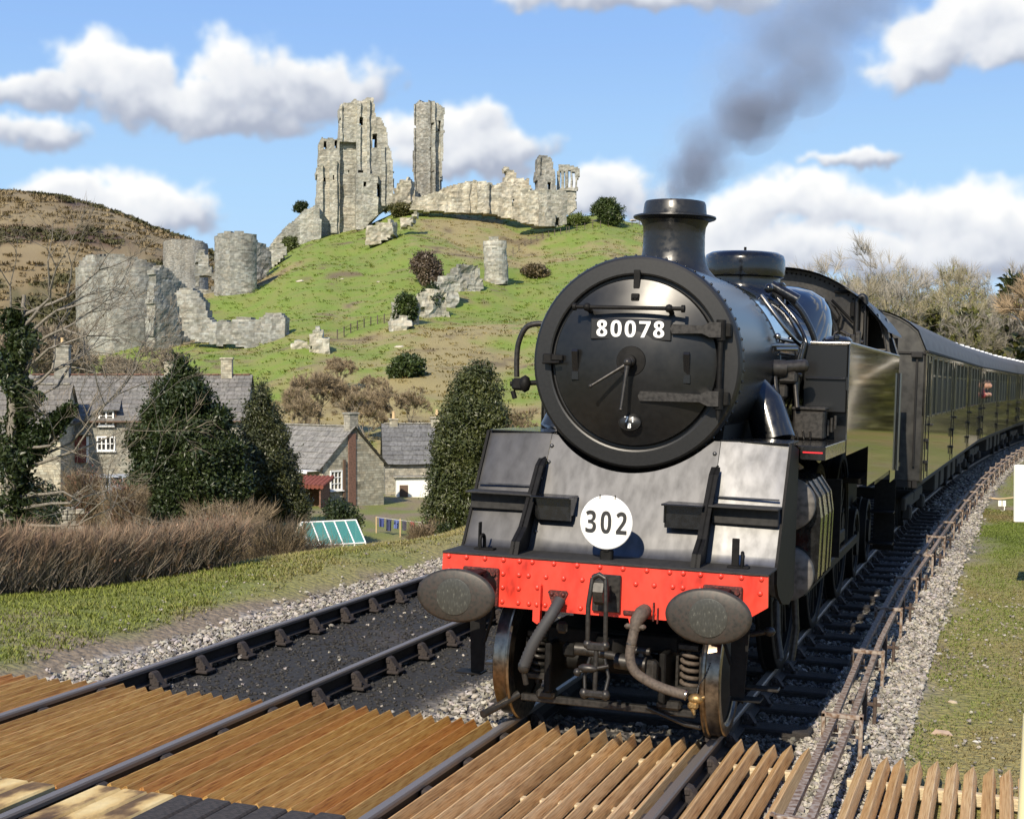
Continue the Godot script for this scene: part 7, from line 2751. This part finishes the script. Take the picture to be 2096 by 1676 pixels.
	for i in 3800:
		var y = R.randf_range(0.0, 8.2)
		var a = R.randf() * TAU
		var lump = 0.5 + 2.2 * nz.get_noise_2d(y * 34.0 + cos(a) * 14.0, 5.0 + sin(a) * 14.0)
		var rad = (1.35 - y * 0.12) * maxf(lump, 0.08) * pow(R.randf(), 0.4)
		list.append(orient(Vector3(cos(a), 0.3, sin(a)), Vector3(0.03 * y + cos(a) * rad, y, sin(a) * rad), R.randf_range(0.6, 1.1), R))
		tint.append(Color(0.022, 0.036, 0.010).lerp(Color(0.06, 0.075, 0.02), R.randf() * R.randf()) * R.randf_range(0.7, 1.3))
	for i in 1300:                         # ivy along a rising limb
		var t = R.randf()
		var c = Vector3(0.1, 4.6, 0).lerp(Vector3(0.1, 4.6, 0) + hr * 1.35 + Vector3.UP * 1.3, t)
		list.append(orient(Vector3(R.randf_range(-1, 1), 0.4, R.randf_range(-1, 1)), c + Vector3(R.randfn(), R.randfn(), R.randfn()) * 0.16 * (1.1 - t), R.randf_range(0.5, 1.0), R))
		tint.append(Color(0.025, 0.04, 0.012) * R.randf_range(0.7, 1.6))
	multi("ivy", leaf_mesh(45, 8, 0.24, 0.085), list, T, tint)
	# the wood beyond the coaches
	var protos = []
	for i in 5:
		var t2 = bare_tree("woodland_tree", "-", "tree", T3(Vector3.ZERO), 10.0, 400 + i, [Color(0.28, 0.255, 0.21), Color(0.30, 0.26, 0.165), Color(0.31, 0.285, 0.24), Color(0.28, 0.25, 0.15), Color(0.26, 0.23, 0.165)][i], [0.0, 0.55, 0.0, 0.35, 0.7][i], "trees of the wood beyond the coaches", 0.5, 6, 2)
		protos.append(t2)
	var spots = []
	for i in 44:
		var u = 1690.0 + i * 13.0 + R.randf_range(-9, 9)
		spots.append([u, 92.0 + 34.0 * R.randf() + (20.0 if i % 3 == 0 else 0.0)])
	for i in 16:
		spots.append([2250.0 + i * 62.0 + R.randf_range(-25, 25), 84.0 + 26.0 * R.randf() - i * 1.3])
	var kinds = ["grey leafless", "yellow-green budding", "pale leafless", "olive budding", "ivy green budding"]
	for k4 in 8:                            # birches beside the line, beyond the right edge
		p = CAM + hf * (74.0 + 3.0 * (k4 % 4)) + hr * ((2215.0 + k4 * 44.0 - 1048.0) / F * 80.0)
		p.y = H(p.x, p.z) - 0.2
		bare_tree("birch_tree", "white trunked birch beyond the right edge, mirrored in the tank side", "tree", T3(p, k4), 9.0, 470 + k4, Color(0.30, 0.22, 0.13), 0.3, "birches beyond the right edge", 0.5, 5, 2).get_node("trunk").mesh.surface_set_material(0, M.bark_white)
	var i3 = 0
	var zones = {}
	for s in spots:
		var kk = [0, 1, 2, 3, 4, 2, 1, 0][R.randi() % 8]
		p = CAM + hf * s[1] + hr * ((s[0] - 1048.0) / F * s[1])
		p.y = H(p.x, p.z) - 0.2
		var topv = lin([[1690, 590], [1745, 575], [1800, 530], [1850, 560], [1900, 540], [1960, 580], [2040, 590], [2096, 570], [2300, 590], [4000, 560]], s[0]) + R.randf_range(4, 62)
		var sc = (lift(topv, s[1]) - p.y) / 10.6
		var zone = "above the engine's cab" if s[0] < 1800 else "above the join of cab and first coach" if s[0] < 1860 else "above the first coach's front half" if s[0] < 1920 else "above the first coach's rear end" if s[0] < 1980 else "above the second coach" if s[0] < 2040 else "above the third coach by the fir" if s[0] < 2110 else "beyond the right edge beside the line"
		var nth = zones.get(kinds[kk] + zone, 0)
		zones[kinds[kk] + zone] = nth + 1
		var lab = kinds[kk] + " tree " + zone + ["", ", second of its like", ", third of its like", ", fourth of its like", ", fifth of its like"][mini(nth, 4)]
		if s[0] > 2110:
			lab = kinds[kk] + " tree of the wood beyond the right edge, mirrored in the tank side"
		if i3 < 5:
			protos[i3].transform = T3(p, R.randf() * TAU, sc)
			protos[i3].set_meta("label", kinds[i3] + " tree nearest the engine's cab at the wood's left end")
		else:
			copy(protos[kk], lab, Transform3D(Basis(Vector3.UP, R.randf() * TAU).scaled(Vector3(sc * R.randf_range(0.8, 1.1), sc, sc * R.randf_range(0.8, 1.1))), p))
		i3 += 1
	for q in [[2085, 100.0, 575, 0.12, "dark spiky fir at the right edge of the wood"], [1895, 100.0, 640, 0.34, "green ivy bush in the wood above the first coach"], [1985, 96.0, 655, 0.36, "yellow green thicket in the wood above the farther coaches"], [1820, 98.0, 665, 0.3, "green undergrowth in the wood above the engine's cab"], [2180, 80.0, 600, 0.3, "evergreen beyond the right edge beside the line"], [2420, 78.0, 560, 0.3, "second evergreen beyond the right edge beside the line"]]:
		p = CAM + hf * q[1] + hr * ((q[0] - 1048.0) / F * q[1])
		p.y = H(p.x, p.z) - 0.2
		var h = lift(q[2], q[1]) - p.y
		var w = q[3]
		var fir = q[0] == 2085
		leafy_tree("fir_tree" if fir else "woodland_bush", q[4], "tree" if fir else "bush", T3(p), h, (func(t, a): return w * pow(maxf(1.0 - t, 0.0), 0.8) + 0.01) if fir else (func(t, a): return w * sqrt(maxf(0.02, 1.0 - pow(absf(t * 1.5 - 0.5), 2.0)))), 1700, leaf_mesh(70, 9, 0.8, 0.26), [Color(0.03, 0.042, 0.012), Color(0.06, 0.07, 0.02)] if fir else [Color(0.06, 0.07, 0.018), Color(0.12, 0.12, 0.03)], int(q[0]))


# ---------------------------------------------------------------- the village below the line
func slate_roof(parent, called, a, b, c, d, rows, tint, sd, stem = "roof"):
	# a, b: the eaves from left to right; c, d: the ridge above b and a. Courses of separate slates, each lapping the one below
	var R = RandomNumberGenerator.new()
	R.seed = sd
	var nn = (b - a).cross(d - a).normalized()
	if nn.y < 0:
		nn = -nn
	var g = G.new()
	g.col = tint * 0.5
	g.face([a, b, c, d], (a + b + c + d) / 4 - nn)
	var base = obj(called, g, M.roof_slate, parent)
	for i in rows:
		g = G.new()
		var t0 = i / float(rows)
		var t1 = minf((i + 1.25) / rows, 1.0)
		var l0 = a.lerp(d, t0)
		var r0 = b.lerp(c, t0)
		var l1 = a.lerp(d, t1)
		var r1 = b.lerp(c, t1)
		var x = 0.0
		var ln = l0.distance_to(r0)
		while x < 1.0:
			var x2 = minf(x + R.randf_range(0.28, 0.62) * (1.25 - 0.5 * t0) / ln, 1.0)
			g.col = tint * R.randf_range(0.78, 1.15)
			var lift_ = nn * R.randf_range(0.035, 0.06)
			var dn = (a - d).normalized() * R.randf_range(0.0, 0.035)
			var p = [l0.lerp(r0, x) + lift_ + dn, l0.lerp(r0, x2 - 0.012 / ln) + lift_ + dn, l1.lerp(r1, x2 - 0.012 / ln) + nn * 0.012, l1.lerp(r1, x) + nn * 0.012]
			g.face(p, (p[0] + p[2]) / 2 - nn)
			g.face([p[0], p[1], p[1] - nn * 0.05, p[0] - nn * 0.05], (p[2] + p[3]) / 2)
			x = x2
		var o = obj("slate_course", g, M.roof_slate, base)
		o.set_meta("kind", "stuff")
	return base


func stack(parent, p, w, dp, h, mat, pots):
	var g = G.new()
	g.box(p + Vector3(0, h / 2, 0), Vector3(w, h, dp), 0.02)
	g.box(p + Vector3(0, h - 0.06, 0), Vector3(w + 0.12, 0.10, dp + 0.12), 0.02)
	var c = obj("chimney", g, mat, parent)
	for i in pots:
		g = G.new()
		g.at(Transform3D(Basis(), p + Vector3((i - (pots - 1) / 2.0) * 0.35, h - 0.02, 0))).lathe([Vector2(0.11, 0), Vector2(0.09, 0.4), Vector2(0.11, 0.42), Vector2(0.10, 0.46), Vector2(0.0, 0.45)], 10)
		obj("chimney_pot", g, M.pot_clay, c)


func casement(parent, tr, w, h, cols, rows):
	var g = G.new()
	for x in [-w / 2, w / 2]:
		g.box(Vector3(x, 0, 0), Vector3(0.09, h + 0.09, 0.09), 0.01)
	for y in [-h / 2, h / 2]:
		g.box(Vector3(0, y, 0), Vector3(w, 0.09, 0.09), 0.01)
	for i in range(1, cols):
		g.box(Vector3(-w / 2 + w * i / cols, 0, 0), Vector3(0.05 if i * 2 != cols else 0.09, h, 0.05))
	for i in range(1, rows):
		g.box(Vector3(0, -h / 2 + h * i / rows, 0.002), Vector3(w, 0.04, 0.044))
	g.box(Vector3(0, -h / 2 - 0.07, 0.05), Vector3(w + 0.2, 0.05, 0.16), 0.01)
	var f = obj("window", g, M.white_paint, parent, tr)
	g = G.new()
	g.box(Vector3(0, 0, -0.03), Vector3(w, h, 0.02))
	obj("pane", g, M.window_glass, f)


func cottage(label, p, yaw, L, D, hw, hr_, mat, roof_tint, sd):
	# x along the ridge, z towards the front eaves; the base at y = 0
	var T = thing("cottage", label, "house", T3(p, yaw))
	var g = G.new()
	g.box(Vector3(0, hw / 2 - 0.4, 0), Vector3(L, hw + 0.8, D), 0.03)
	for s in [-1, 1]:
		g.at(Transform3D(Basis(Vector3.UP, PI / 2), Vector3.ZERO)).poly(V2([-D / 2, hw - 0.02, D / 2, hw - 0.02, 0, hr_]), s * L / 2 - s * 0.4, s * L / 2)
	obj("wall", g, mat, T)
	var k = 0.28
	var slope = (hr_ - hw) / (D / 2)
	for s in [-1, 1]:
		var e = s * (D / 2 + k)
		var ye = hw - slope * k
		slate_roof(T, "roof", Vector3(-L / 2 - 0.15, ye + 0.08, e), Vector3(L / 2 + 0.15, ye + 0.08, e), Vector3(L / 2 + 0.15, hr_ + 0.08, 0), Vector3(-L / 2 - 0.15, hr_ + 0.08, 0), int(D / 2 / 0.24), roof_tint, sd + s)
	g = G.new()
	var n = int(L / 0.45)
	for i in n:
		g.box(Vector3(-L / 2 + (i + 0.5) * L / n, hr_ + 0.10, 0), Vector3(L / n - 0.02, 0.09, 0.26), 0.03)
	obj("ridge", g, M.brick_red if sd == 500 else M.house_stone, T).set_meta("kind", "stuff")
	return T


func village():
	var g
	# long cottage on the left
	var d = 88.0
	var p = at(290, 1010, d)
	p.y = -4.2
	var A = cottage("long stone cottage with a slate roof and dormer windows behind the holly", p, YAW + 0.06, 12.6, 5.6, 4.85, 7.25, M.house_stone, Color(0.215, 0.205, 0.185), 500)
	stack(A, Vector3(-4.55, 6.6, 0), 0.85, 0.6, 2.45, M.house_stone, 1)
	stack(A, Vector3(4.95, 6.7, 0), 0.65, 0.6, 1.65, M.house_pale, 0)
	stack(A, Vector3(1.6, 6.8, 0), 0.5, 0.5, 1.3, M.house_pale, 0)
	var fz = 2.83
	for q in [[-1.45, 0], [1.7, 1]]:
		g = G.new()
		g.poly(V2([q[0] - 0.55, 4.35, q[0] + 0.55, 4.35, q[0] + 0.55, 5.35, q[0] - 0.55, 5.35]), 1.6, fz + 0.02)
		var dm = obj("dormer", g, M.timber_brown, A)
		slate_roof(dm, "dormer_roof", Vector3(q[0] - 0.8, 5.30, fz + 0.30), Vector3(q[0] + 0.8, 5.30, fz + 0.30), Vector3(q[0] + 0.55, 6.15, 1.0), Vector3(q[0] - 0.55, 6.15, 1.0), 4, Color(0.215, 0.205, 0.185), 520 + q[1])
		casement(A, Transform3D(Basis(), Vector3(q[0], 4.86, fz + 0.07)), 0.78, 0.80, 2, 3)
	casement(A, Transform3D(Basis(), Vector3(-1.48, 3.42, fz + 0.02)), 0.95, 0.75, 4, 2)
	casement(A, Transform3D(Basis(), Vector3(1.5, 3.3, fz + 0.02)), 0.95, 0.75, 4, 2)
	casement(A, Transform3D(Basis(), Vector3(4.6, 3.3, fz + 0.02)), 0.95, 0.75, 4, 2)
	g = G.new()
	g.box(Vector3(-2.95, 3.1, fz + 0.02), Vector3(0.75, 1.5, 0.08), 0.01)
	var dr = obj("door", g, M.door_red, A)
	g = G.new()
	g.box(Vector3(-2.62, 3.0, fz + 0.07), Vector3(0.05, 0.05, 0.06), 0.01)
	obj("handle", g, M.brass, dr)
	g = G.new()
	g.box(Vector3(-2.9, 3.97, fz + 0.28), Vector3(1.3, 0.08, 0.65), 0.02)
	obj("porch_hood", g, M.house_stone, A)
	g = G.new()
	g.box(Vector3(-2.5, 3.1, fz + 0.05), Vector3(0.12, 1.5, 0.12), 0.01)
	obj("door_post", g, M.white_paint, A)
	g = G.new()
	g.cyl(Vector3(-4.35, 1.0, fz + 0.08), Vector3(-4.35, 4.6, fz + 0.08), 0.07, 8)
	obj("drain_pipe", g, M.timber_brown, A)
	g = G.new()
	g.cyl(Vector3(-6.4, 4.66, fz + 0.34), Vector3(6.4, 4.66, fz + 0.34), 0.06, 6)
	obj("gutter", g, M.timber_brown, A)
	# lower wing at its left
	p = at(60, 1010, 84.0)
	p.y = -4.2
	var B = cottage("lower stone wing at the left end of the long cottage", p, YAW + 0.06, 4.6, 5.0, 4.1, 6.7, M.house_pale, Color(0.22, 0.205, 0.18), 540)
	# middle cottage, its gable towards the track
	d = 84.0
	p = at(652, 1030, d)
	p.y = -4.55
	var C = cottage("small stone cottage with a gable wall and brick stained chimney breast", p, YAW + 0.68 - PI / 2 + 0.12, 6.2, 4.3, 2.75, 4.75, M.house_pale, Color(0.27, 0.26, 0.235), 560)
	C.rotation.y = YAW - 0.78
	stack(C, Vector3(2.85, 4.1, 0), 0.5, 0.62, 1.5, M.house_stone, 0)
	g = G.new()
	g.box(Vector3(3.13, 2.0, 0.15), Vector3(0.06, 4.9, 0.55), 0.02)
	obj("chimney_breast", g, M.brick_red, C)
	casement(C, Transform3D(Basis(Vector3.UP, PI / 2), Vector3(3.12, 1.95, 1.25)), 0.75, 1.0, 3, 3)
	g = G.new()
	g.box(Vector3(3.16, 1.6, 0.72), Vector3(0.08, 2.9, 0.16), 0.01)
	obj("wall_timber", g, M.timber_brown, C)
	g = G.new()
	g.box(Vector3(0.9, 2.5, 2.6), Vector3(4.0, 0.06, 0.9), 0.01)
	g.box(Vector3(0.9, 2.42, 3.05), Vector3(4.0, 0.10, 0.05), 0.01)
	obj("eave_board", g, M.white_paint, C)
	# lean-to shed with a rusty roof
	p = at(634, 1030, 79.0)
	p.y = -4.5
	var S = thing("shed", "lean-to shed with a rusty sheet roof beside the small cottage", "shed", T3(p, YAW - 0.25))
	g = G.new()
	g.box(Vector3(0, 0.9, -0.6), Vector3(1.75, 1.9, 0.06))
	g.box(Vector3(-0.82, 0.9, 0), Vector3(0.08, 1.9, 1.3))
	g.box(Vector3(-0.55, 0.9, 0.62), Vector3(0.6, 1.9, 0.06), 0.01)
	g.box(Vector3(0.3, 0.25, 0.62), Vector3(1.1, 0.6, 0.06), 0.01)
	g.box(Vector3(0.82, 0.9, 0), Vector3(0.08, 1.9, 1.3))
	obj("wall", g, M.brick_red, S)
	for i in 9:
		g = G.new()
		g.tube([Vector3(-0.95 + i * 0.24, 1.75, 0.85), Vector3(-0.95 + i * 0.24, 2.15, -0.75)], 0.135, 6)
		obj("roof_sheet", g, M.rust_roof, S)
	# small cottage on the right
	p = at(846, 1030, 92.0)
	p.y = -4.4
	var E_ = cottage("small slate roofed cottage with two pale chimney pots left of the cypress", p, YAW + 0.12, 3.6, 4.4, 2.4, 4.5, M.house_stone, Color(0.17, 0.17, 0.165), 580)
	stack(E_, Vector3(-1.2, 4.2, 0), 0.5, 0.5, 0.7, M.house_pale, 1)
	stack(E_, Vector3(1.45, 4.0, 0), 0.75, 0.6, 1.0, M.house_pale, 1)
	g = G.new()
	g.box(Vector3(0.1, 0.75, 2.8), Vector3(2.6, 1.5, 1.2), 0.02)
	var po = obj("porch", g, M.board_white, E_)
	g = G.new()
	g.box(Vector3(0.1, 1.52, 2.85), Vector3(2.9, 0.08, 1.5), 0.02)
	obj("porch_roof", g, M.house_stone, po)
	g = G.new()
	g.box(Vector3(-0.75, 0.6, 3.41), Vector3(0.5, 0.9, 0.04), 0.01)
	obj("door", g, M.timber_brown, E_)
	# stone garden wall, left
	p = at(110, 1040, 62.0)
	p.y = -4.1
	var W = tag(Node3D.new(), "rough stone garden wall below the long cottage at the left", "wall")
	W.name = "garden_wall"
	add_child(W)
	W.transform = T3(p, YAW + 0.3)
	g = G.new()
	g.box(Vector3(0, 0.7, -0.2), Vector3(1.5, 1.7, 0.5))
	obj("core", g, M.house_stone, W)
	for r in 7:
		g = G.new()
		var x = -0.85 - 0.1 * (r % 2)
		while x < 0.85:
			var w = rng.randf_range(0.16, 0.4)
			g.box(Vector3(x + w / 2, -0.05 + r * 0.24, 0.02), Vector3(w - 0.03, 0.21, 0.2 + rng.randf_range(0, 0.08)), 0.03)
			x += w
		obj("stone_course", g, M.house_stone, W).set_meta("kind", "stuff")
	p = at(740, 1060, 80.0)
	p.y = -4.6
	# car half hidden by the holly
	p = at(245, 985, 80.0)
	p.y = -3.75
	var K2 = thing("parked_car", "pale blue estate car half hidden behind the holly tree", "car", T3(p, YAW + 0.35))
	g = G.new()
	g.at(Transform3D(Basis(), Vector3.ZERO)).poly(V2([-2.0, 0.3, 2.0, 0.3, 2.05, 0.75, 1.9, 0.95, 1.1, 1.02, 0.45, 1.50, -1.6, 1.52, -1.95, 1.0, -2.05, 0.7]), -0.8, 0.8)
	obj("body", g, M.car_paint, K2)
	for s in [-1, 1]:
		for q in [[-1.45, -0.65], [-0.58, 0.0], [0.07, 0.72]]:
			g = G.new()
			g.poly(V2([q[0], 1.02, q[1], 1.02, minf(q[1], 0.42), 1.42, q[0] + 0.02, 1.44]), s * 0.79, s * 0.81)
			obj("side_window", g, M.window_glass, K2)
		for x in [-1.3, 1.3]:
			g = G.new()
			g.at(Transform3D(Basis(Vector3.RIGHT, PI / 2), Vector3(x, 0.31, s * 0.72))).lathe([Vector2(0, -0.1), Vector2(0.27, -0.1), Vector2(0.31, -0.07), Vector2(0.31, 0.07), Vector2(0.27, 0.1), Vector2(0, 0.1)], 20)
			obj("wheel", g, M.tyre, K2)
	g = G.new()
	g.loft([[Vector3(1.08, 1.06, -0.68), Vector3(1.08, 1.06, 0.68), Vector3(1.1, 1.04, 0.68), Vector3(1.1, 1.04, -0.68)], [Vector3(0.52, 1.47, -0.62), Vector3(0.52, 1.47, 0.62), Vector3(0.54, 1.46, 0.62), Vector3(0.54, 1.46, -0.62)]], true, true)
	obj("windscreen", g, M.window_glass, K2, T3(Vector3(0.02, 0.02, 0)))
	# greenhouse
	p = at(672, 1128, 58.0)
	p.y = -4.15
	var GH = thing("greenhouse", "small aluminium greenhouse with green tinted panes in the garden", "greenhouse", T3(p, YAW + 0.5))
	var bars = G.new()
	var L2 = 2.3
	var D2 = 1.9
	var hw = 0.62
	var hh = 1.42
	for i in 6:
		var x = -L2 / 2 + L2 * i / 5.0
		for s in [-1, 1]:
			bars.cyl(Vector3(x, 0, s * D2 / 2), Vector3(x, hw, s * D2 / 2), 0.03, 5)
			bars.cyl(Vector3(x, hw, s * D2 / 2), Vector3(x, hh, 0), 0.03, 5)
	for s in [-1, 1]:
		for y in [0.05, hw]:
			bars.cyl(Vector3(-L2 / 2, y, s * D2 / 2), Vector3(L2 / 2, y, s * D2 / 2), 0.03, 5)
		bars.cyl(Vector3(s * L2 / 2, hw, -D2 / 2), Vector3(s * L2 / 2, hw, D2 / 2), 0.03, 5)
		bars.cyl(Vector3(s * L2 / 2, 0, 0), Vector3(s * L2 / 2, hh, 0), 0.025, 5)
	bars.cyl(Vector3(-L2 / 2, hh, 0), Vector3(L2 / 2, hh, 0), 0.035, 5)
	obj("frame", bars, M.white_paint, GH)
	for i in 5:
		var x0 = -L2 / 2 + L2 * i / 5.0 + 0.03
		var x1 = x0 + L2 / 5.0 - 0.06
		for s in [-1, 1]:
			g = G.new()
			g.loft([[Vector3(x0, hw, s * D2 / 2), Vector3(x1, hw, s * D2 / 2), Vector3(x1, hw - 0.012, s * D2 / 2), Vector3(x0, hw - 0.012, s * D2 / 2)], [Vector3(x0, hh, 0), Vector3(x1, hh, 0), Vector3(x1, hh - 0.012, 0), Vector3(x0, hh - 0.012, 0)]], true, true)
			obj("roof_pane", g, M.green_glass, GH)
			g = G.new()
			g.box(Vector3((x0 + x1) / 2, hw / 2 + 0.03, s * D2 / 2), Vector3(x1 - x0, hw - 0.12, 0.01))
			obj("side_pane", g, M.green_glass, GH)
	for s in [-1, 1]:
		g = G.new()
		g.at(Transform3D(Basis(Vector3.UP, PI / 2), Vector3.ZERO)).poly(V2([-D2 / 2 + 0.04, 0.05, D2 / 2 - 0.04, 0.05, D2 / 2 - 0.04, hw, 0, hh - 0.05, -D2 / 2 + 0.04, hw]), s * L2 / 2 - 0.006, s * L2 / 2 + 0.006)
		obj("end_pane", g, M.green_glass, GH)
	p = at(585, 1122, 57.0)
	p.y = -4.15
	var CF = thing("cold_frame", "low bare hoop frame at the left end of the greenhouse", "garden frame", T3(p, YAW + 0.32))
	for i in 5:
		g = G.new()
		var x = -0.6 + i * 0.3
		g.tube(bez([Vector3(x, 0, 0.5), Vector3(x, 0.42, 0.42), Vector3(x, 0.62, 0.0), Vector3(x, 0.42, -0.42), Vector3(x, 0, -0.5)], 4), 0.02, 5)
		obj("hoop", g, M.white_paint, CF)
	g = G.new()
	g.cyl(Vector3(-0.6, 0.62, 0), Vector3(0.6, 0.62, 0), 0.02, 5)
	g.cyl(Vector3(-0.6, 0.42, 0.42), Vector3(0.6, 0.42, 0.42), 0.02, 5)
	obj("rail", g, M.white_paint, CF)
	# washing line
	var a = at(770, 1072, 66.0)
	var b = at(925, 1080, 62.0)
	a.y = -4.2
	b.y = -4.1
	var WL = thing("washing_line", "washing line on two posts across the garden", "washing line")
	for q in [a, a.lerp(b, 0.33), b]:
		g = G.new()
		g.cyl(q, q + Vector3(0, 0.95, 0), 0.03, 6)
		obj("post", g, M.pot_clay, WL)
	g = G.new()
	g.tube([a + Vector3(0, 0.93, 0), a.lerp(b, 0.5) + Vector3(0, 0.86, 0), b + Vector3(0, 0.93, 0)], 0.008, 4)
	obj("cord", g, M.white_paint, WL)
	var cols = [Color(0.05, 0.07, 0.22), Color(0.04, 0.05, 0.12), Color(0.10, 0.14, 0.35), Color(0.06, 0.06, 0.09), Color(0.32, 0.05, 0.05), Color(0.45, 0.42, 0.38), Color(0.35, 0.06, 0.08), Color(0.05, 0.22, 0.35), Color(0.10, 0.30, 0.42)]
	var what = ["dark blue jeans first on the washing line", "navy shirt second on the washing line", "blue shirt third on the washing line", "black trousers in the middle of the washing line", "red top on the washing line beside the black trousers", "pale towel on the washing line", "crimson jumper right of the pale towel", "teal towel near the right end of the washing line", "light blue cloth last on the washing line"]
	for i in 9:
		var t = (i + 0.7) / 9.6
		var q = a.lerp(b, t) + Vector3(0, 0.93 - 0.28 * t * (1 - t), 0)
		var w = rng.randf_range(0.24, 0.36)
		var hgt = rng.randf_range(0.3, 0.55)
		g = G.new()
		var rows = []
		for k in 5:
			var y = -hgt * k / 4.0
			var r = []
			for j in 7:
				r.append(Vector3((j / 6.0 - 0.5) * w * (1.0 - 0.12 * k / 4.0 * (i % 2)), y, 0.035 * sin(j * 2.1 + i) * k / 4.0 + 0.008))
			for j in range(6, -1, -1):
				r.append(Vector3((j / 6.0 - 0.5) * w * (1.0 - 0.12 * k / 4.0 * (i % 2)), y, 0.035 * sin(j * 2.1 + i) * k / 4.0 - 0.008))
			rows.append(r)
		g.loft(rows, true, true)
		var mt = M.cloth_red.duplicate()
		mt.albedo_color = cols[i].linear_to_srgb()
		var o = obj("garment", g, mt, self, T3(q, atan2(-(b - a).z, (b - a).x)))
		tag(o, what[i], "laundry", "clothes on the washing line")


# ---------------------------------------------------------------- smoke
func smoke():
	var S = Node3D.new()
	S.name = "smoke"
	add_child(S)
	tag(S, "grey smoke drifting up and away to the right from the engine's chimney", "", "", "stuff")
	var R = RandomNumberGenerator.new()
	R.seed = 8
	var mats = []
	for q in [[Color(0.74, 0.78, 0.86), 0.52], [Color(0.82, 0.89, 0.99), 0.24], [Color(0.86, 0.93, 1.0), 0.14]]:
		var m = FogMaterial.new()
		m.albedo = q[0]
		m.density = q[1]
		mats.append(m)
	var path = [[408, 1382, 48], [385, 1402, 60], [360, 1420, 70], [320, 1452, 84], [280, 1500, 96], [240, 1548, 106], [200, 1580, 112], [150, 1600, 118], [100, 1622, 126], [50, 1662, 140], [0, 1705, 160], [-60, 1790, 160], [-130, 1880, 180]]
	var px = []
	var pw = []
	for q in path:
		px.append([-q[0], q[1]])
		pw.append([-q[0], q[2]])
	for i in 380:
		var t = pow(R.randf(), 1.35) if i > 60 else R.randf() * 0.12
		var v = lerpf(398.0, -130.0, t)
		var d = 12.75 + t * 4.5
		var hw = lin(pw, -v) * 1.35
		var u = lin(px, -v) + clampf(R.randfn(0.0, 0.5), -1.15, 1.15) * hw
		var r = hw * pow(R.randf(), 2.0) * 0.34 + hw * 0.13
		var fog = FogVolume.new()
		fog.name = "smoke_puff" if i == 0 else "smoke_puff_%03d" % i
		fog.shape = RenderingServer.FOG_VOLUME_SHAPE_ELLIPSOID
		fog.size = Vector3(r * R.randf_range(1.5, 2.4), r * R.randf_range(1.3, 2.2), r * 2.2) * d / F
		var edge = absf(u - lin(px, -v)) / hw
		fog.material = mats[0 if (t < 0.45 and edge < 0.45) else (2 if edge > 0.6 or t > 0.8 else 1)]
		S.add_child(fog)
		fog.transform = Transform3D(Basis.from_euler(Vector3(R.randf_range(-0.6, 0.6), R.randf() * 3, R.randf_range(-0.9, 0.3))), at(u, v, d + R.randf_range(-0.3, 0.3) * (0.3 + t)))


func _ready():
	rng.seed = 20
	nz.seed = 9
	nz.frequency = 0.02
	nz.fractal_octaves = 4
	nz.noise_type = FastNoiseLite.TYPE_SIMPLEX_SMOOTH
	var cam = Camera3D.new()
	cam.name = "camera"
	cam.fov = rad_to_deg(2.0 * atan(838.0 / F))
	cam.near = 0.1
	cam.far = 5000.0
	add_child(cam)
	cam.transform = Transform3D(CB, CAM)
	cam.current = true
	var env = Environment.new()
	env.background_mode = Environment.BG_SKY
	var sky = Sky.new()
	var sm = PanoramaSkyMaterial.new()
	sm.panorama = ImageTexture.create_from_image(sky_image())
	sm.energy_multiplier = 0.83
	sky.sky_material = sm
	env.sky = sky
	env.tonemap_mode = Environment.TONE_MAPPER_LINEAR
	env.tonemap_exposure = 1.28
	env.sdfgi_enabled = true
	env.ssao_enabled = true
	env.ssil_enabled = true
	env.volumetric_fog_enabled = true
	env.volumetric_fog_density = 0.0
	var we = WorldEnvironment.new()
	we.name = "environment"
	we.environment = env
	add_child(we)
	var sun = DirectionalLight3D.new()
	sun.name = "sun"
	sun.light_color = Color(1.0, 0.95, 0.865)
	sun.light_energy = 1.6
	sun.light_angular_distance = 0.5
	sun.shadow_enabled = true
	add_child(sun)
	sun.basis = Basis.looking_at(-Vector3(-0.05, 1.0, 1.4))
	materials()
	land()
	ballast()
	grass()
#PARTS
	loco()
	track()
	train()
	castle()
	plants()
	village()
	smoke()
